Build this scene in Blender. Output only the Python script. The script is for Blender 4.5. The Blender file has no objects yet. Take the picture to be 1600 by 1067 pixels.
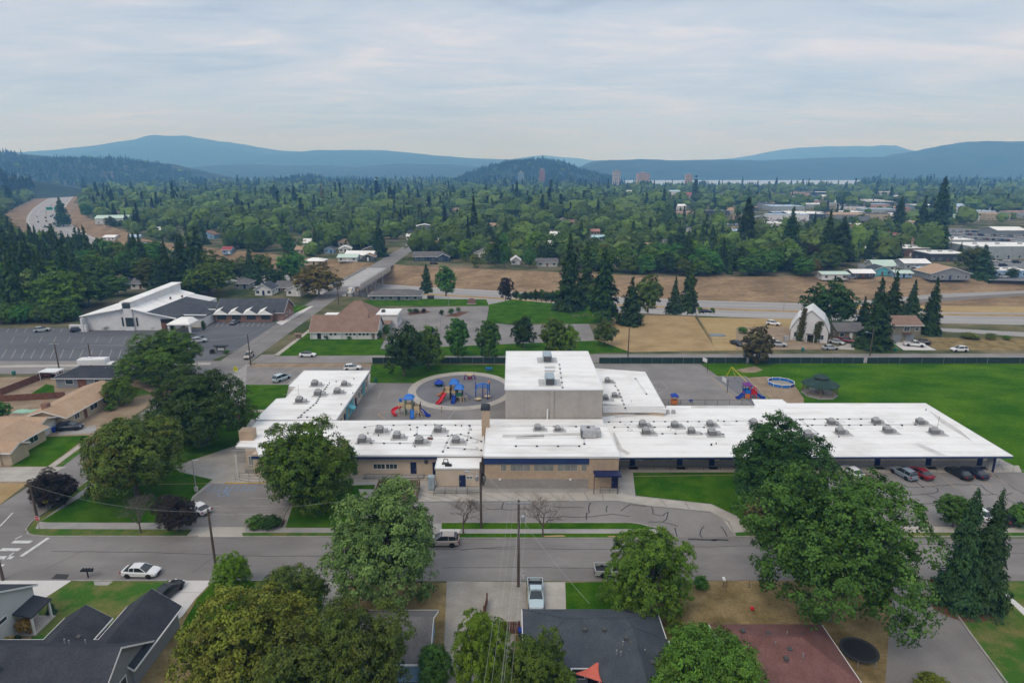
import bpy,math,random
import numpy as np
from mathutils import Vector,Matrix
# ------------------------------------------------------------------ camera, world, sun, exposure
scene =bpy.context.scene
COL =scene.collection
R =math.radians
CAM_H,FPX,PITCH =52.0,990.0,15.15
cam_data =bpy.data.cameras.new("camera")
cam_data.sensor_width =36.0
cam_data.lens =36.0*FPX/1600.0
cam_data.clip_start =0.5
cam_data.clip_end =60000.0
cam =bpy.data.objects.new("camera",cam_data)
cam.location = (0,0,CAM_H)
cam.rotation_euler = (R(90-PITCH),0,0)
COL.objects.link(cam)
scene.camera =cam
scene.view_settings.view_transform = 'Standard'
scene.view_settings.look = 'None'
scene.view_settings.gamma =1.0
scene.view_settings.use_curve_mapping =False
scene.view_settings.exposure =0.0
scene.render.engine = 'CYCLES'
scene.cycles.use_denoising =True
scene.cycles.denoiser = 'OPENIMAGEDENOISE'
scene.cycles.max_bounces =6
scene.cycles.diffuse_bounces =3
scene.cycles.glossy_bounces =2
scene.cycles.transmission_bounces =3
scene.cycles.transparent_max_bounces =6
scene.cycles.volume_bounces =2
scene.cycles.caustics_reflective =False
scene.cycles.caustics_refractive =False
SUN_EL,SUN_AZ =52.0,215.0          # the sun stands behind the camera, to its left, veiled by the cloud deck
sun_data =bpy.data.lights.new("sun",'SUN')
sun_data.energy =1.25
sun_data.angle =R(26)
sun_data.color = (1.0,0.90,0.76)
sun =bpy.data.objects.new("sun",sun_data)
_a =R(SUN_AZ)
sun_dir =Vector((math.sin(_a) *math.cos(R(SUN_EL)),math.cos(_a) *math.cos(R(SUN_EL)),math.sin(R(SUN_EL))))
sun.rotation_euler =sun_dir.to_track_quat('Z','Y').to_euler()
sun.location = (0,0,300)
COL.objects.link(sun)
world =bpy.data.worlds.new("World")
scene.world =world
world.use_nodes =True
wt =world.node_tree
for n in list(wt.nodes):
 wt.nodes.remove(n)
def N(tree,typ,**kw):
 n =tree.nodes.new(typ)
 for k,v in kw.items():
  if k == 'inp':
   for i,val in v.items():
    n.inputs[i].default_value =val
  else:
   setattr(n,k,v)
 return n
def math_node(t,op,a,b=None,clamp=False):
 n =N(t,'ShaderNodeMath',operation=op,use_clamp=clamp)
 for i,v in enumerate((a,b)):
  if v is None:
   continue
  if isinstance(v,(int,float)):
   n.inputs[i].default_value =v
  else:
   t.links.new(v,n.inputs[i])
 return n.outputs[0]
def ramp(t,fac,stops,interp='LINEAR'):
 n =N(t,'ShaderNodeValToRGB')
 cr =n.color_ramp
 cr.interpolation =interp
 while len(cr.elements) < len(stops):
  cr.elements.new(0.5)
 for e,(p,c) in zip(cr.elements,stops):
  e.position =p
  e.color = (c[0],c[1],c[2],1)
 t.links.new(fac,n.inputs[0])
 return n.outputs[0]
def build_world():
 t =wt
 out =N(t,'ShaderNodeOutputWorld')
 sky =N(t,'ShaderNodeTexSky',sky_type='NISHITA')
 sky.sun_disc =False
 sky.sun_elevation =R(SUN_EL)
 sky.sun_rotation =R(SUN_AZ)
 sky.altitude =700
 sky.dust_density =2.0
 bg1 =N(t,'ShaderNodeBackground',inp={1: 0.08})
 t.links.new(sky.outputs[0],bg1.inputs[0])
 tc =N(t,'ShaderNodeTexCoord')
 sep =N(t,'ShaderNodeSeparateXYZ')
 t.links.new(tc.outputs['Generated'],sep.inputs[0])
 el =math_node(t,'MAXIMUM',sep.outputs[2],0.0)
 den =math_node(t,'ADD',el,0.10)
 u =math_node(t,'DIVIDE',sep.outputs[0],den)
 v =math_node(t,'DIVIDE',sep.outputs[1],den)
 comb =N(t,'ShaderNodeCombineXYZ')
 t.links.new(u,comb.inputs[0])
 t.links.new(v,comb.inputs[1])
 # broad cloud deck: long soft rolls, and finer ragged scraps
 mp =N(t,'ShaderNodeMapping')
 mp.inputs['Scale'].default_value = (0.46,0.95,1)
 mp.inputs['Location'].default_value = (3.1,1.7,0)
 mp.inputs['Rotation'].default_value = (0,0,R(9))
 t.links.new(comb.outputs[0],mp.inputs[0])
 n1 =N(t,'ShaderNodeTexNoise',inp={'Scale': 0.9,'Detail': 8.0,'Roughness': 0.60,'Distortion': 0.5})
 t.links.new(mp.outputs[0],n1.inputs['Vector'])
 n2 =N(t,'ShaderNodeTexNoise',inp={'Scale': 2.6,'Detail': 9.0,'Roughness': 0.62,'Distortion': 0.7})
 t.links.new(mp.outputs[0],n2.inputs['Vector'])
 mixn =math_node(t,'ADD',math_node(t,'MULTIPLY',n1.outputs[0],0.55),math_node(t,'MULTIPLY',n2.outputs[0],0.45))
 cloud =ramp(t,mixn,[(0.39,(0.40,0.475,0.60)),(0.455,(0.495,0.575,0.70)),(0.52,(0.575,0.635,0.74)),
       (0.565,(0.665,0.69,0.765)),(0.625,(0.77,0.765,0.805))])
 # paler, slightly pink light between cloud base and hills; brighter overhead, as every overcast sky is
 hz =math_node(t,'POWER',math_node(t,'SUBTRACT',1.0,el),9.0)
 mix =N(t,'ShaderNodeMix',data_type='RGBA')
 t.links.new(math_node(t,'MULTIPLY',hz,0.72),mix.inputs['Factor'])
 t.links.new(cloud,mix.inputs['A'])
 mix.inputs['B'].default_value = (0.58,0.83,1.34,1)
 bg2 =N(t,'ShaderNodeBackground')
 t.links.new(mix.outputs['Result'],bg2.inputs[0])
 t.links.new(math_node(t,'ADD',math_node(t,'MULTIPLY',el,0.62),1.0),bg2.inputs[1])
 ms =N(t,'ShaderNodeMixShader',inp={0: 0.90})
 t.links.new(bg1.outputs[0],ms.inputs[1])
 t.links.new(bg2.outputs[0],ms.inputs[2])
 t.links.new(ms.outputs[0],out.inputs[0])
build_world()
# ------------------------------------------------------------------ pixel -> place helpers (photograph 1600 x 1067)
SP,CP =math.sin(R(PITCH)),math.cos(R(PITCH))
def G(x,y,z=0.0):
 """the point at height z that the photograph shows at pixel x, y"""
 u,v = (x-800.0) /FPX,(y-533.5) /FPX
 d =SP+CP*v
 zc = (CAM_H-z) /d
 return Vector((u*zc,zc* (CP-SP*v),z))
def PX(p):
 dx,dy,dz =p[0],p[1],p[2] -CAM_H
 zc =dy*CP-dz*SP
 up =dy*SP+dz*CP
 return 800+FPX*dx/zc,533.5-FPX*up/zc
def ZAT(x,y,Y):
 """height of the point seen at row y when it stands at distance Y"""
 v = (y-533.5) /FPX
 zc =Y/ (CP-SP*v)
 return CAM_H-zc* (SP+CP*v)
def XAT(x,y,Y):
 v = (y-533.5) /FPX
 return (x-800.0) /FPX*Y/ (CP-SP*v)
# ------------------------------------------------------------------ materials
MATS = {}
def lin(r,g,b):
 f =lambda c: (c/255/12.92) if c/255 <= 0.04045 else ((c/255+0.055) /1.055) ** 2.4
 return (f(r),f(g),f(b))
def mat(name,col,rough=0.8,col2=None,scale=3.0,detail=4.0,lo=0.35,hi=0.65,metal=0.0,spec=0.3,bump=0.0,
  fine=None,fine_amt=0.15,stretch=None,obj=False):
 """colour broken up by noise: col..col2 in broad blotches, and a finer grain; world position so nothing repeats"""
 if name in MATS:
  return MATS[name]
 m =bpy.data.materials.new(name)
 m.use_nodes =True
 t =m.node_tree
 b =t.nodes['Principled BSDF']
 b.inputs['Roughness'].default_value =rough
 b.inputs['Metallic'].default_value =metal
 b.inputs['Specular IOR Level'].default_value =spec
 if col2 is None and not fine:
  b.inputs['Base Color'].default_value = (*col,1)
 else:
  if obj:
   g =N(t,'ShaderNodeTexCoord')
   pos =g.outputs['Object']
  else:
   g =N(t,'ShaderNodeNewGeometry')
   pos =g.outputs['Position']
  if stretch:
   mp =N(t,'ShaderNodeMapping')
   mp.inputs['Scale'].default_value =stretch
   t.links.new(pos,mp.inputs[0])
   pos =mp.outputs[0]
  c2 =col2 or col
  nz =N(t,'ShaderNodeTexNoise',inp={'Scale': 1.0/scale,'Detail': detail,'Roughness': 0.6})
  t.links.new(pos,nz.inputs['Vector'])
  c =ramp(t,nz.outputs[0],[(lo,col),(hi,c2)])
  if fine:
   nf =N(t,'ShaderNodeTexNoise',inp={'Scale': 1.0/fine,'Detail': 3.0,'Roughness': 0.65})
   t.links.new(pos,nf.inputs['Vector'])
   k =math_node(t,'ADD',math_node(t,'MULTIPLY',math_node(t,'SUBTRACT',nf.outputs[0],0.5),fine_amt*4),1.0)
   hs =N(t,'ShaderNodeVectorMath',operation='SCALE')
   t.links.new(c,hs.inputs[0])
   t.links.new(k,hs.inputs['Scale'])
   c =hs.outputs[0]
  t.links.new(c,b.inputs['Base Color'])
  if bump:
   bp =N(t,'ShaderNodeBump',inp={'Strength': bump,'Distance': 0.1})
   t.links.new((nf if fine else nz).outputs[0],bp.inputs['Height'])
   t.links.new(bp.outputs[0],b.inputs['Normal'])
 MATS[name] =m
 return m
def leaf_mat(name,dark,light,warm=None,warm_amt=0.0,transl=0.10):
 """leaf colours: every clump carries its own tint (face attribute), each tree its own (object random)"""
 if name in MATS:
  return MATS[name]
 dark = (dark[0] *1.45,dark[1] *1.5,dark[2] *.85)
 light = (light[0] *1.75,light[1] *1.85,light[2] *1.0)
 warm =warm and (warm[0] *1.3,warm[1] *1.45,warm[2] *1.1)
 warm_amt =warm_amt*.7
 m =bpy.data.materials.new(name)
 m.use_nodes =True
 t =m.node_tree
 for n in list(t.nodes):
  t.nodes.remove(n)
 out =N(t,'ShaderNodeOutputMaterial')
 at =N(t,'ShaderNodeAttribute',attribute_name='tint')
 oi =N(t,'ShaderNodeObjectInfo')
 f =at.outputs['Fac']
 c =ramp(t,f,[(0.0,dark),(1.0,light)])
 if warm:
  at2 =N(t,'ShaderNodeAttribute',attribute_name='warm')
  mx =N(t,'ShaderNodeMix',data_type='RGBA')
  t.links.new(math_node(t,'MULTIPLY',at2.outputs['Fac'],warm_amt,clamp=True),mx.inputs['Factor'])
  t.links.new(c,mx.inputs['A'])
  mx.inputs['B'].default_value = (*warm,1)
  c =mx.outputs['Result']
 hsv =N(t,'ShaderNodeHueSaturation',inp={'Saturation': 1.0})
 t.links.new(c,hsv.inputs['Color'])
 t.links.new(math_node(t,'ADD',math_node(t,'MULTIPLY',oi.outputs['Random'],0.32),0.86),hsv.inputs['Value'])
 t.links.new(math_node(t,'ADD',math_node(t,'MULTIPLY',oi.outputs['Random'],0.03),0.485),hsv.inputs['Hue'])
 d =N(t,'ShaderNodeBsdfPrincipled',inp={'Roughness': 0.6,'Specular IOR Level': 0.10})
 t.links.new(hsv.outputs[0],d.inputs['Base Color'])
 tr =N(t,'ShaderNodeBsdfTranslucent')
 t.links.new(hsv.outputs[0],tr.inputs[0])
 ms =N(t,'ShaderNodeMixShader',inp={0: transl})
 t.links.new(d.outputs[0],ms.inputs[1])
 t.links.new(tr.outputs[0],ms.inputs[2])
 t.links.new(ms.outputs[0],out.inputs[0])
 MATS[name] =m
 return m
def roof_mat(name,col,col2,course=0.14):
 """asphalt shingle: courses and tabs as fine relief and tone"""
 if name in MATS:
  return MATS[name]
 m =mat(name,col,0.92,col2,scale=2.2,detail=5,fine=0.16,fine_amt=0.28,bump=0.25,spec=0.15)
 return m
def wave_mat(name,col,col2,period,axis='Z',rough=0.7,fine=0.3):
 """boards or block courses: a thin darker joint line every period metres"""
 if name in MATS:
  return MATS[name]
 m =bpy.data.materials.new(name)
 m.use_nodes =True
 t =m.node_tree
 b =t.nodes['Principled BSDF']
 b.inputs['Roughness'].default_value =rough
 b.inputs['Specular IOR Level'].default_value =0.25
 g =N(t,'ShaderNodeNewGeometry')
 sep =N(t,'ShaderNodeSeparateXYZ')
 t.links.new(g.outputs['Position'],sep.inputs[0])
 a =sep.outputs['XYZ'.index(axis)] if axis in 'XYZ' else None
 fr =math_node(t,'FRACT',math_node(t,'DIVIDE',a,period))
 ln =math_node(t,'LESS_THAN',fr,0.09)
 nz =N(t,'ShaderNodeTexNoise',inp={'Scale': 0.5,'Detail': 6.0,'Roughness': 0.65})
 t.links.new(g.outputs['Position'],nz.inputs['Vector'])
 c =ramp(t,nz.outputs[0],[(0.35,col),(0.68,col2)])
 mx =N(t,'ShaderNodeMix',data_type='RGBA')
 t.links.new(math_node(t,'MULTIPLY',ln,fine),mx.inputs['Factor'])
 t.links.new(c,mx.inputs['A'])
 mx.inputs['B'].default_value = (col[0] *.4,col[1] *.4,col[2] *.4,1)
 t.links.new(mx.outputs['Result'],b.inputs['Base Color'])
 MATS[name] =m
 return m
def block_mat(name,col,col2,mortar,bw=0.4,bh=0.2):
 if name in MATS:
  return MATS[name]
 m =bpy.data.materials.new(name)
 m.use_nodes =True
 t =m.node_tree
 b =t.nodes['Principled BSDF']
 b.inputs['Roughness'].default_value =0.9
 b.inputs['Specular IOR Level'].default_value =0.15
 g =N(t,'ShaderNodeNewGeometry')
 sep =N(t,'ShaderNodeSeparateXYZ')
 t.links.new(g.outputs['Position'],sep.inputs[0])
 cmb =N(t,'ShaderNodeCombineXYZ')
 t.links.new(math_node(t,'ADD',sep.outputs[0],sep.outputs[1]),cmb.inputs[0])
 t.links.new(sep.outputs[2],cmb.inputs[1])
 br =N(t,'ShaderNodeTexBrick',inp={'Color1': (*col,1),'Color2': (*col2,1),'Mortar': (*mortar,1),'Scale': 1.0,
           'Mortar Size': 0.012,'Brick Width': bw,'Row Height': bh})
 t.links.new(cmb.outputs[0],br.inputs['Vector'])
 nz =N(t,'ShaderNodeTexNoise',inp={'Scale': 0.35,'Detail': 6.0,'Roughness': 0.65})
 t.links.new(g.outputs['Position'],nz.inputs['Vector'])
 k =math_node(t,'ADD',math_node(t,'MULTIPLY',math_node(t,'SUBTRACT',nz.outputs[0],0.5),0.5),1.0)
 hs =N(t,'ShaderNodeVectorMath',operation='SCALE')
 t.links.new(br.outputs[0],hs.inputs[0])
 t.links.new(k,hs.inputs['Scale'])
 t.links.new(hs.outputs[0],b.inputs['Base Color'])
 MATS[name] =m
 return m
def glass_mat(name,col=(0.03,0.045,0.05),rough=0.06):
 return mat(name,col,rough,spec=0.6)
# ------------------------------------------------------------------ mesh builder
class MB:
 def __init__(self):
  self.v,self.f,self.m = [],[],[]
 def add(self,vs,fs,mi=0):
  o =len(self.v)
  self.v.extend([tuple(p) for p in vs])
  self.f.extend([tuple(i+o for i in f) for f in fs])
  self.m.extend([mi] *len(fs))
  return self
 def box(self,x0,x1,y0,y1,z0,z1,mi=0):
  return self.add([(x0,y0,z0),(x1,y0,z0),(x1,y1,z0),(x0,y1,z0),(x0,y0,z1),(x1,y0,z1),(x1,y1,z1),(x0,y1,z1)],
      [(3,2,1,0),(4,5,6,7),(0,1,5,4),(1,2,6,5),(2,3,7,6),(3,0,4,7)],mi)
 def cbox(self,c,s,mi=0):
  return self.box(c[0] -s[0] /2,c[0] +s[0] /2,c[1] -s[1] /2,c[1] +s[1] /2,c[2] -s[2] /2,c[2] +s[2] /2,mi)
 def bevbox(self,x0,x1,y0,y1,z0,z1,b=0.05,mi=0):
  """box with chamfered top edges"""
  vs = [(x0,y0,z0),(x1,y0,z0),(x1,y1,z0),(x0,y1,z0),(x0,y0,z1-b),(x1,y0,z1-b),(x1,y1,z1-b),(x0,y1,z1-b),
    (x0+b,y0+b,z1),(x1-b,y0+b,z1),(x1-b,y1-b,z1),(x0+b,y1-b,z1)]
  fs = [(3,2,1,0),(0,1,5,4),(1,2,6,5),(2,3,7,6),(3,0,4,7),(4,5,9,8),(5,6,10,9),(6,7,11,10),(7,4,8,11),(8,9,10,11)]
  return self.add(vs,fs,mi)
 def prism(self,poly,z0,z1,mi=0,top=True,bottom=True):
  """poly: list of (x, y) any winding; z0/z1 numbers or lists"""
  n =len(poly)
  area =sum(poly[i][0] *poly[(i+1) % n][1] -poly[(i+1) % n][0] *poly[i][1] for i in range(n))
  za =z0 if isinstance(z0,(list,tuple)) else [z0] *n
  zb =z1 if isinstance(z1,(list,tuple)) else [z1] *n
  p = [(q[0],q[1],a,b) for q,a,b in zip(poly,za,zb)]
  if area < 0:
   p =p[::-1]
  vs = [(q[0],q[1],q[2]) for q in p] + [(q[0],q[1],q[3]) for q in p]
  fs = [(i,(i+1) % n,n+ (i+1) % n,n+i) for i in range(n)]
  if top:
   fs.append(tuple(range(n,2*n)))
  if bottom:
   fs.append(tuple(range(n-1,-1,-1)))
  return self.add(vs,fs,mi)
 def poly(self,pts,mi=0):
  return self.add(pts,[tuple(range(len(pts)))],mi)
 def tube(self,a,b,r0,r1=None,n=8,mi=0,cap=True):
  a,b =Vector(a),Vector(b)
  r1 =r0 if r1 is None else r1
  d =b-a
  if d.length < 1e-6:
   return self
  d.normalize()
  t =d.orthogonal().normalized()
  s =d.cross(t)
  vs = []
  for c,r in ((a,r0),(b,r1)):
   for i in range(n):
    an =2*math.pi*i/n
    vs.append(c+ (t*math.cos(an) +s*math.sin(an)) *r)
  fs = [(i,(i+1) % n,n+ (i+1) % n,n+i) for i in range(n)]
  if cap:
   fs += [tuple(range(n-1,-1,-1)),tuple(range(n,2*n))]
  return self.add(vs,fs,mi)
 def path(self,pts,r,n=6,mi=0):
  for i in range(len(pts) -1):
   ra =r[i] if isinstance(r,(list,tuple)) else r
   rb =r[i+1] if isinstance(r,(list,tuple)) else r
   self.tube(pts[i],pts[i+1],ra,rb,n,mi)
  return self
 def lathe(self,prof,n=12,c=(0,0,0),mi=0,axis='Z'):
  vs,fs = [],[]
  for (r,z) in prof:
   for i in range(n):
    a =2*math.pi*i/n
    if axis == 'Z':
     vs.append((c[0] +r*math.cos(a),c[1] +r*math.sin(a),c[2] +z))
    elif axis == 'Y':
     vs.append((c[0] +r*math.cos(a),c[1] +z,c[2] +r*math.sin(a)))
    else:
     vs.append((c[0] +z,c[1] +r*math.cos(a),c[2] +r*math.sin(a)))
  for k in range(len(prof) -1):
   for i in range(n):
    j = (i+1) % n
    fs.append((k*n+i,k*n+j,(k+1) *n+j,(k+1) *n+i))
  fs.append(tuple(range(n-1,-1,-1)))
  fs.append(tuple(range((len(prof) -1) *n,len(prof) *n)))
  return self.add(vs,fs,mi)
 def loft(self,rings,mi=0,caps=True):
  n =len(rings[0])
  vs = [p for r in rings for p in r]
  fs = []
  for k in range(len(rings) -1):
   for i in range(n):
    j = (i+1) % n
    fs.append((k*n+i,k*n+j,(k+1) *n+j,(k+1) *n+i))
  if caps:
   fs.append(tuple(range(n-1,-1,-1)))
   fs.append(tuple(range((len(rings) -1) *n,len(rings) *n)))
  return self.add(vs,fs,mi)
 def xform(self,M):
  self.v = [tuple(M @ Vector(p)) for p in self.v]
  return self
 def mesh(self,name,mats,smooth=False):
  me =bpy.data.meshes.new(name)
  me.from_pydata(self.v,[],self.f)
  mats =mats if isinstance(mats,(list,tuple)) else [mats]
  for m in mats:
   me.materials.append(m)
  if len(mats) > 1:
   me.polygons.foreach_set('material_index',self.m)
  if smooth:
   me.polygons.foreach_set('use_smooth',[True] *len(me.polygons))
  me.update()
  return me
 def build(self,name,mats,parent=None,world=True,smooth=False,**props):
  """world=True: vertices are given in world coordinates and moved into the parent's frame (parents carry no rotation then)"""
  if parent is not None and world:
   o3 =WLOC(parent)
   self.v = [(p[0] -o3.x,p[1] -o3.y,p[2] -o3.z) for p in self.v]
  o =bpy.data.objects.new(name,self.mesh(name,mats,smooth))
  COL.objects.link(o)
  o.parent =parent
  for k,val in props.items():
   o[k] =val
  return o
def WLOC(o):
 v =Vector((0,0,0))
 while o is not None:
  v =v+Vector(o.location)
  o =o.parent
 return v
def add_obj(name,me,parent=None,loc=None,rz=None,scale=None):
 o =bpy.data.objects.new(name,me)
 COL.objects.link(o)
 o.parent =parent
 if loc is not None:
  o.location =loc
 if rz is not None:
  o.rotation_euler = (0,0,rz)
 if scale is not None:
  o.scale =scale
 return o
def tag(o,label=None,cat=None,group=None,kind=None):
 if label:
  o['label'] =label
 if cat:
  o['category'] =cat
 if group:
  o['group'] =group
 if kind:
  o['kind'] =kind
 return o
def thing(name,label,cat,loc=(0,0,0),rz=0.0,group=None):
 o =bpy.data.objects.new(name,None)
 o.empty_display_size =0.5
 o.location =loc
 o.rotation_euler = (0,0,rz)
 COL.objects.link(o)
 return tag(o,label,cat,group)
KIDS = {}
def children_of(o):
 return [c for c in COL.objects if c.parent == o]
def copy_tree(o,kids=None):
 kids =kids if kids is not None else {k: children_of(k) for k in [o] +children_of(o)}
 r =o.copy()
 COL.objects.link(r)
 for ch in kids[o]:
  c =ch.copy()
  COL.objects.link(c)
  c.parent =r
  for g in kids.get(ch,[]):
   d =g.copy()
   COL.objects.link(d)
   d.parent =c
 return r
LEVELN = {}
def sheet(name,px,level,m,z=0.0,world=False,kind='structure',parent=None,**props):
 """a flat ground surface; px are photograph pixels (or world x, y)"""
 LEVELN[level] =LEVELN.get(level,0) +1
 zz =z+0.004*level+0.00018*LEVELN[level]
 pts = [(p[0],p[1],zz) for p in px] if world else [tuple(G(p[0],p[1],zz)) for p in px]
 n =len(pts)
 if sum(pts[i][0] *pts[(i+1) % n][1] -pts[(i+1) % n][0] *pts[i][1] for i in range(n)) < 0:
  pts =pts[::-1]
 b =MB().poly(pts)
 o =b.build(name,m,parent)
 if parent is None:
  o['kind'] =kind
 for k,v in props.items():
  o[k] =v
 return o
def strip_mesh(b,pts,w,z,mi=0):
 """a flat ribbon along pts (world x, y)"""
 for i in range(len(pts) -1):
  a,c =Vector((pts[i][0],pts[i][1])),Vector((pts[i+1][0],pts[i+1][1]))
  d =c-a
  if d.length < 1e-4:
   continue
  n =Vector((-d.y,d.x)).normalized() *w/2
  b.add([(a.x-n.x,a.y-n.y,z),(c.x-n.x,c.y-n.y,z),(c.x+n.x,c.y+n.y,z),(a.x+n.x,a.y+n.y,z)],[(0,1,2,3)],mi)
 return b
def kerb(name,pts_px,h=0.13,w=0.18,m=None,z=0.0,world=False):
 pts = [(p[0],p[1]) for p in pts_px] if world else [tuple(G(p[0],p[1],z))[:2] for p in pts_px]
 b =MB()
 rings = []
 n =len(pts)
 for i in range(n):
  a =Vector(pts[max(i-1,0)])
  c =Vector(pts[min(i+1,n-1)])
  d = (c-a).normalized()
  nn =Vector((-d.y,d.x)) *w/2
  p =Vector(pts[i])
  rings.append([(p.x-nn.x,p.y-nn.y,z-.02),(p.x-nn.x,p.y-nn.y,z+h),(p.x+nn.x,p.y+nn.y,z+h),(p.x+nn.x,p.y+nn.y,z-.02)])
 b.loft(rings)
 o =b.build(name,m or M_kerb)
 o['kind'] = 'structure'
 return o
rng =random.Random(7)
nrg =np.random.default_rng(7)
# ------------------------------------------------------------------ material list
M_kerb =mat('kerb_concrete',(0.36,0.34,0.30),0.9,(0.26,0.245,0.22),1.5,fine=0.2)
M_street =mat('street_asphalt',(0.175,0.16,0.148),0.88,(0.24,0.222,0.205),6.0,detail=9,lo=0.38,hi=0.62,fine=0.35,fine_amt=0.07,stretch=(0.35,1,1),spec=0.25)
M_drive =mat('drive_asphalt',(0.205,0.185,0.171),0.9,(0.26,0.237,0.222),6.0,fine=0.3,fine_amt=0.08)
M_lot =mat('lot_asphalt',(0.185,0.170,0.158),0.9,(0.25,0.23,0.213),7.0,fine=0.3,fine_amt=0.09)
M_dark_lot =mat('church_lot_asphalt',(0.088,0.09,0.098),0.85,(0.125,0.126,0.13),10.0,fine=0.5,fine_amt=0.06,stretch=(0.3,1,1))
M_play =mat('rubber_play_surface',(0.15,0.148,0.155),0.95,(0.185,0.18,0.185),4.0,fine=0.3,fine_amt=0.06)
M_conc =mat('old_concrete',(0.36,0.325,0.28),0.9,(0.45,0.41,0.36),3.0,fine=0.3,fine_amt=0.07)
M_conc_new =mat('pale_concrete',(0.55,0.52,0.49),0.9,(0.62,0.59,0.56),4.0,fine=0.3,fine_amt=0.05)
M_conc_grey =mat('grey_concrete',(0.28,0.265,0.245),0.9,(0.36,0.34,0.315),3.0,fine=0.3,fine_amt=0.07)
M_deck =mat('bridge_deck_concrete',(0.36,0.345,0.33),0.9,(0.44,0.42,0.40),5.0,fine=0.6,fine_amt=0.07)
M_lawn =mat('lawn_grass',(0.025,0.082,0.003),0.95,(0.066,0.134,0.008),4.0,detail=9,lo=0.38,hi=0.66,fine=0.3,fine_amt=0.34,spec=0.0,bump=0.3)
M_field =mat('field_grass',(0.030,0.098,0.003),0.95,(0.082,0.162,0.008),8.0,detail=9,lo=0.38,hi=0.66,fine=0.5,fine_amt=0.26,spec=0.0,stretch=(0.6,1,1))
M_lawn_dry =mat('tired_lawn',(0.05,0.125,0.018),0.95,(0.19,0.16,0.06),4.0,detail=6,lo=0.42,hi=0.66,fine=0.25,fine_amt=0.2,spec=0.0)
M_dry =mat('dry_grass',(0.29,0.20,0.095),0.97,(0.40,0.285,0.15),7.0,detail=7,fine=0.5,fine_amt=0.16,spec=0.0)
M_dry_patchy =mat('patchy_dry_grass',(0.155,0.115,0.05),0.97,(0.30,0.225,0.11),2.6,detail=7,fine=0.3,fine_amt=0.26,spec=0.0)
M_bank =mat('brown_bank_grass',(0.185,0.128,0.075),0.97,(0.315,0.222,0.132),6.0,detail=9,fine=1.1,fine_amt=0.26,spec=0.0,stretch=(0.4,1,1))
M_gold =mat('golden_dry_grass',(0.33,0.235,0.105),0.97,(0.42,0.31,0.16),9.0,detail=7,fine=0.8,fine_amt=0.14,spec=0.0,stretch=(0.3,1,1))
M_dirt =mat('bare_dirt',(0.24,0.175,0.115),0.97,(0.33,0.255,0.18),4.0,detail=7,fine=0.3,fine_amt=0.14,spec=0.0)
M_gravel =mat('gravel',(0.26,0.235,0.20),0.95,(0.35,0.32,0.28),3.0,detail=6,fine=0.22,fine_amt=0.16,spec=0.15)
M_mulch =mat('bark_mulch',(0.105,0.055,0.035),0.97,(0.17,0.095,0.062),1.0,fine=0.2,fine_amt=0.3,spec=0.0)
M_town =mat('town_ground',(0.055,0.075,0.028),0.95,(0.20,0.165,0.10),26.0,detail=8,lo=0.42,hi=0.62,fine=4.0,fine_amt=0.2,spec=0.0)
M_freeway =mat('freeway_concrete',(0.28,0.265,0.25),0.9,(0.35,0.33,0.315),12.0,fine=1.5,fine_amt=0.05,stretch=(0.15,1,1))
M_white =mat('white_paint_line',(0.66,0.65,0.62),0.7,(0.5,0.49,0.47),0.6)
M_worn =mat('worn_line_paint',(0.44,0.42,0.39),0.8,(0.27,0.255,0.24),0.8)
M_orange_line =mat('orange_line_paint',(0.44,0.30,0.17),0.8,(0.30,0.235,0.175),0.8)
M_yellow =mat('yellow_paint',(0.62,0.40,0.035),0.7,(0.5,0.33,0.05),0.6)
M_blue_line =mat('blue_line_paint',(0.16,0.26,0.42),0.8,(0.23,0.27,0.33),0.6)
M_tar =mat('crack_tar',(0.03,0.029,0.028),0.7,(0.05,0.048,0.046),0.5)
M_roofwhite =mat('white_membrane',(0.84,0.82,0.785),0.6,(0.62,0.59,0.55),6.0,detail=9,lo=0.48,hi=0.74,fine=1.4,fine_amt=0.025,stretch=(0.5,1,1),spec=0.25)
M_roofstain =mat('stained_membrane',(0.66,0.64,0.61),0.6,(0.50,0.47,0.43),2.5,detail=8,fine=0.8,fine_amt=0.06)
M_white_metal =mat('white_metal',(0.76,0.76,0.75),0.5,(0.68,0.68,0.67),3.0)
M_whitewall =mat('white_wall',(0.68,0.67,0.66),0.8,(0.58,0.57,0.56),3.0,detail=6)
M_tan =mat('tan_render',(0.50,0.405,0.305),0.9,(0.58,0.475,0.37),2.5,detail=6,fine=0.3,fine_amt=0.05)
M_tanblock =block_mat('tan_block',(0.43,0.315,0.215),(0.50,0.375,0.265),(0.33,0.25,0.18))
M_greyblock =block_mat('grey_block',(0.30,0.275,0.25),(0.35,0.325,0.295),(0.22,0.20,0.185))
M_gymblock =block_mat('gym_block',(0.37,0.338,0.305),(0.395,0.36,0.325),(0.29,0.265,0.24),0.4,0.4)
M_brick =block_mat('red_brick',(0.20,0.085,0.055),(0.27,0.125,0.085),(0.27,0.22,0.18),0.24,0.08)
M_blue =mat('school_blue',(0.016,0.034,0.115),0.5,(0.022,0.046,0.14),2.0)
M_navy =mat('navy_door',(0.010,0.018,0.075),0.45)
M_teal =mat('teal_panel',(0.09,0.36,0.42),0.6,(0.12,0.42,0.47),1.0)
M_glass =glass_mat('window_glass')
M_glass_pale =mat('blind_behind_glass',(0.17,0.18,0.165),0.12,(0.24,0.25,0.23),0.7,spec=0.5)
M_dark =mat('dark_recess',(0.02,0.019,0.018),0.9)
M_hvac =mat('galvanised_unit',(0.44,0.44,0.44),0.6,(0.33,0.33,0.33),0.8)
M_hvac_dark =mat('unit_grille',(0.075,0.075,0.075),0.6)
M_pad =mat('roof_walk_pad',(0.42,0.41,0.40),0.9,(0.52,0.51,0.50),1.0)
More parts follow.
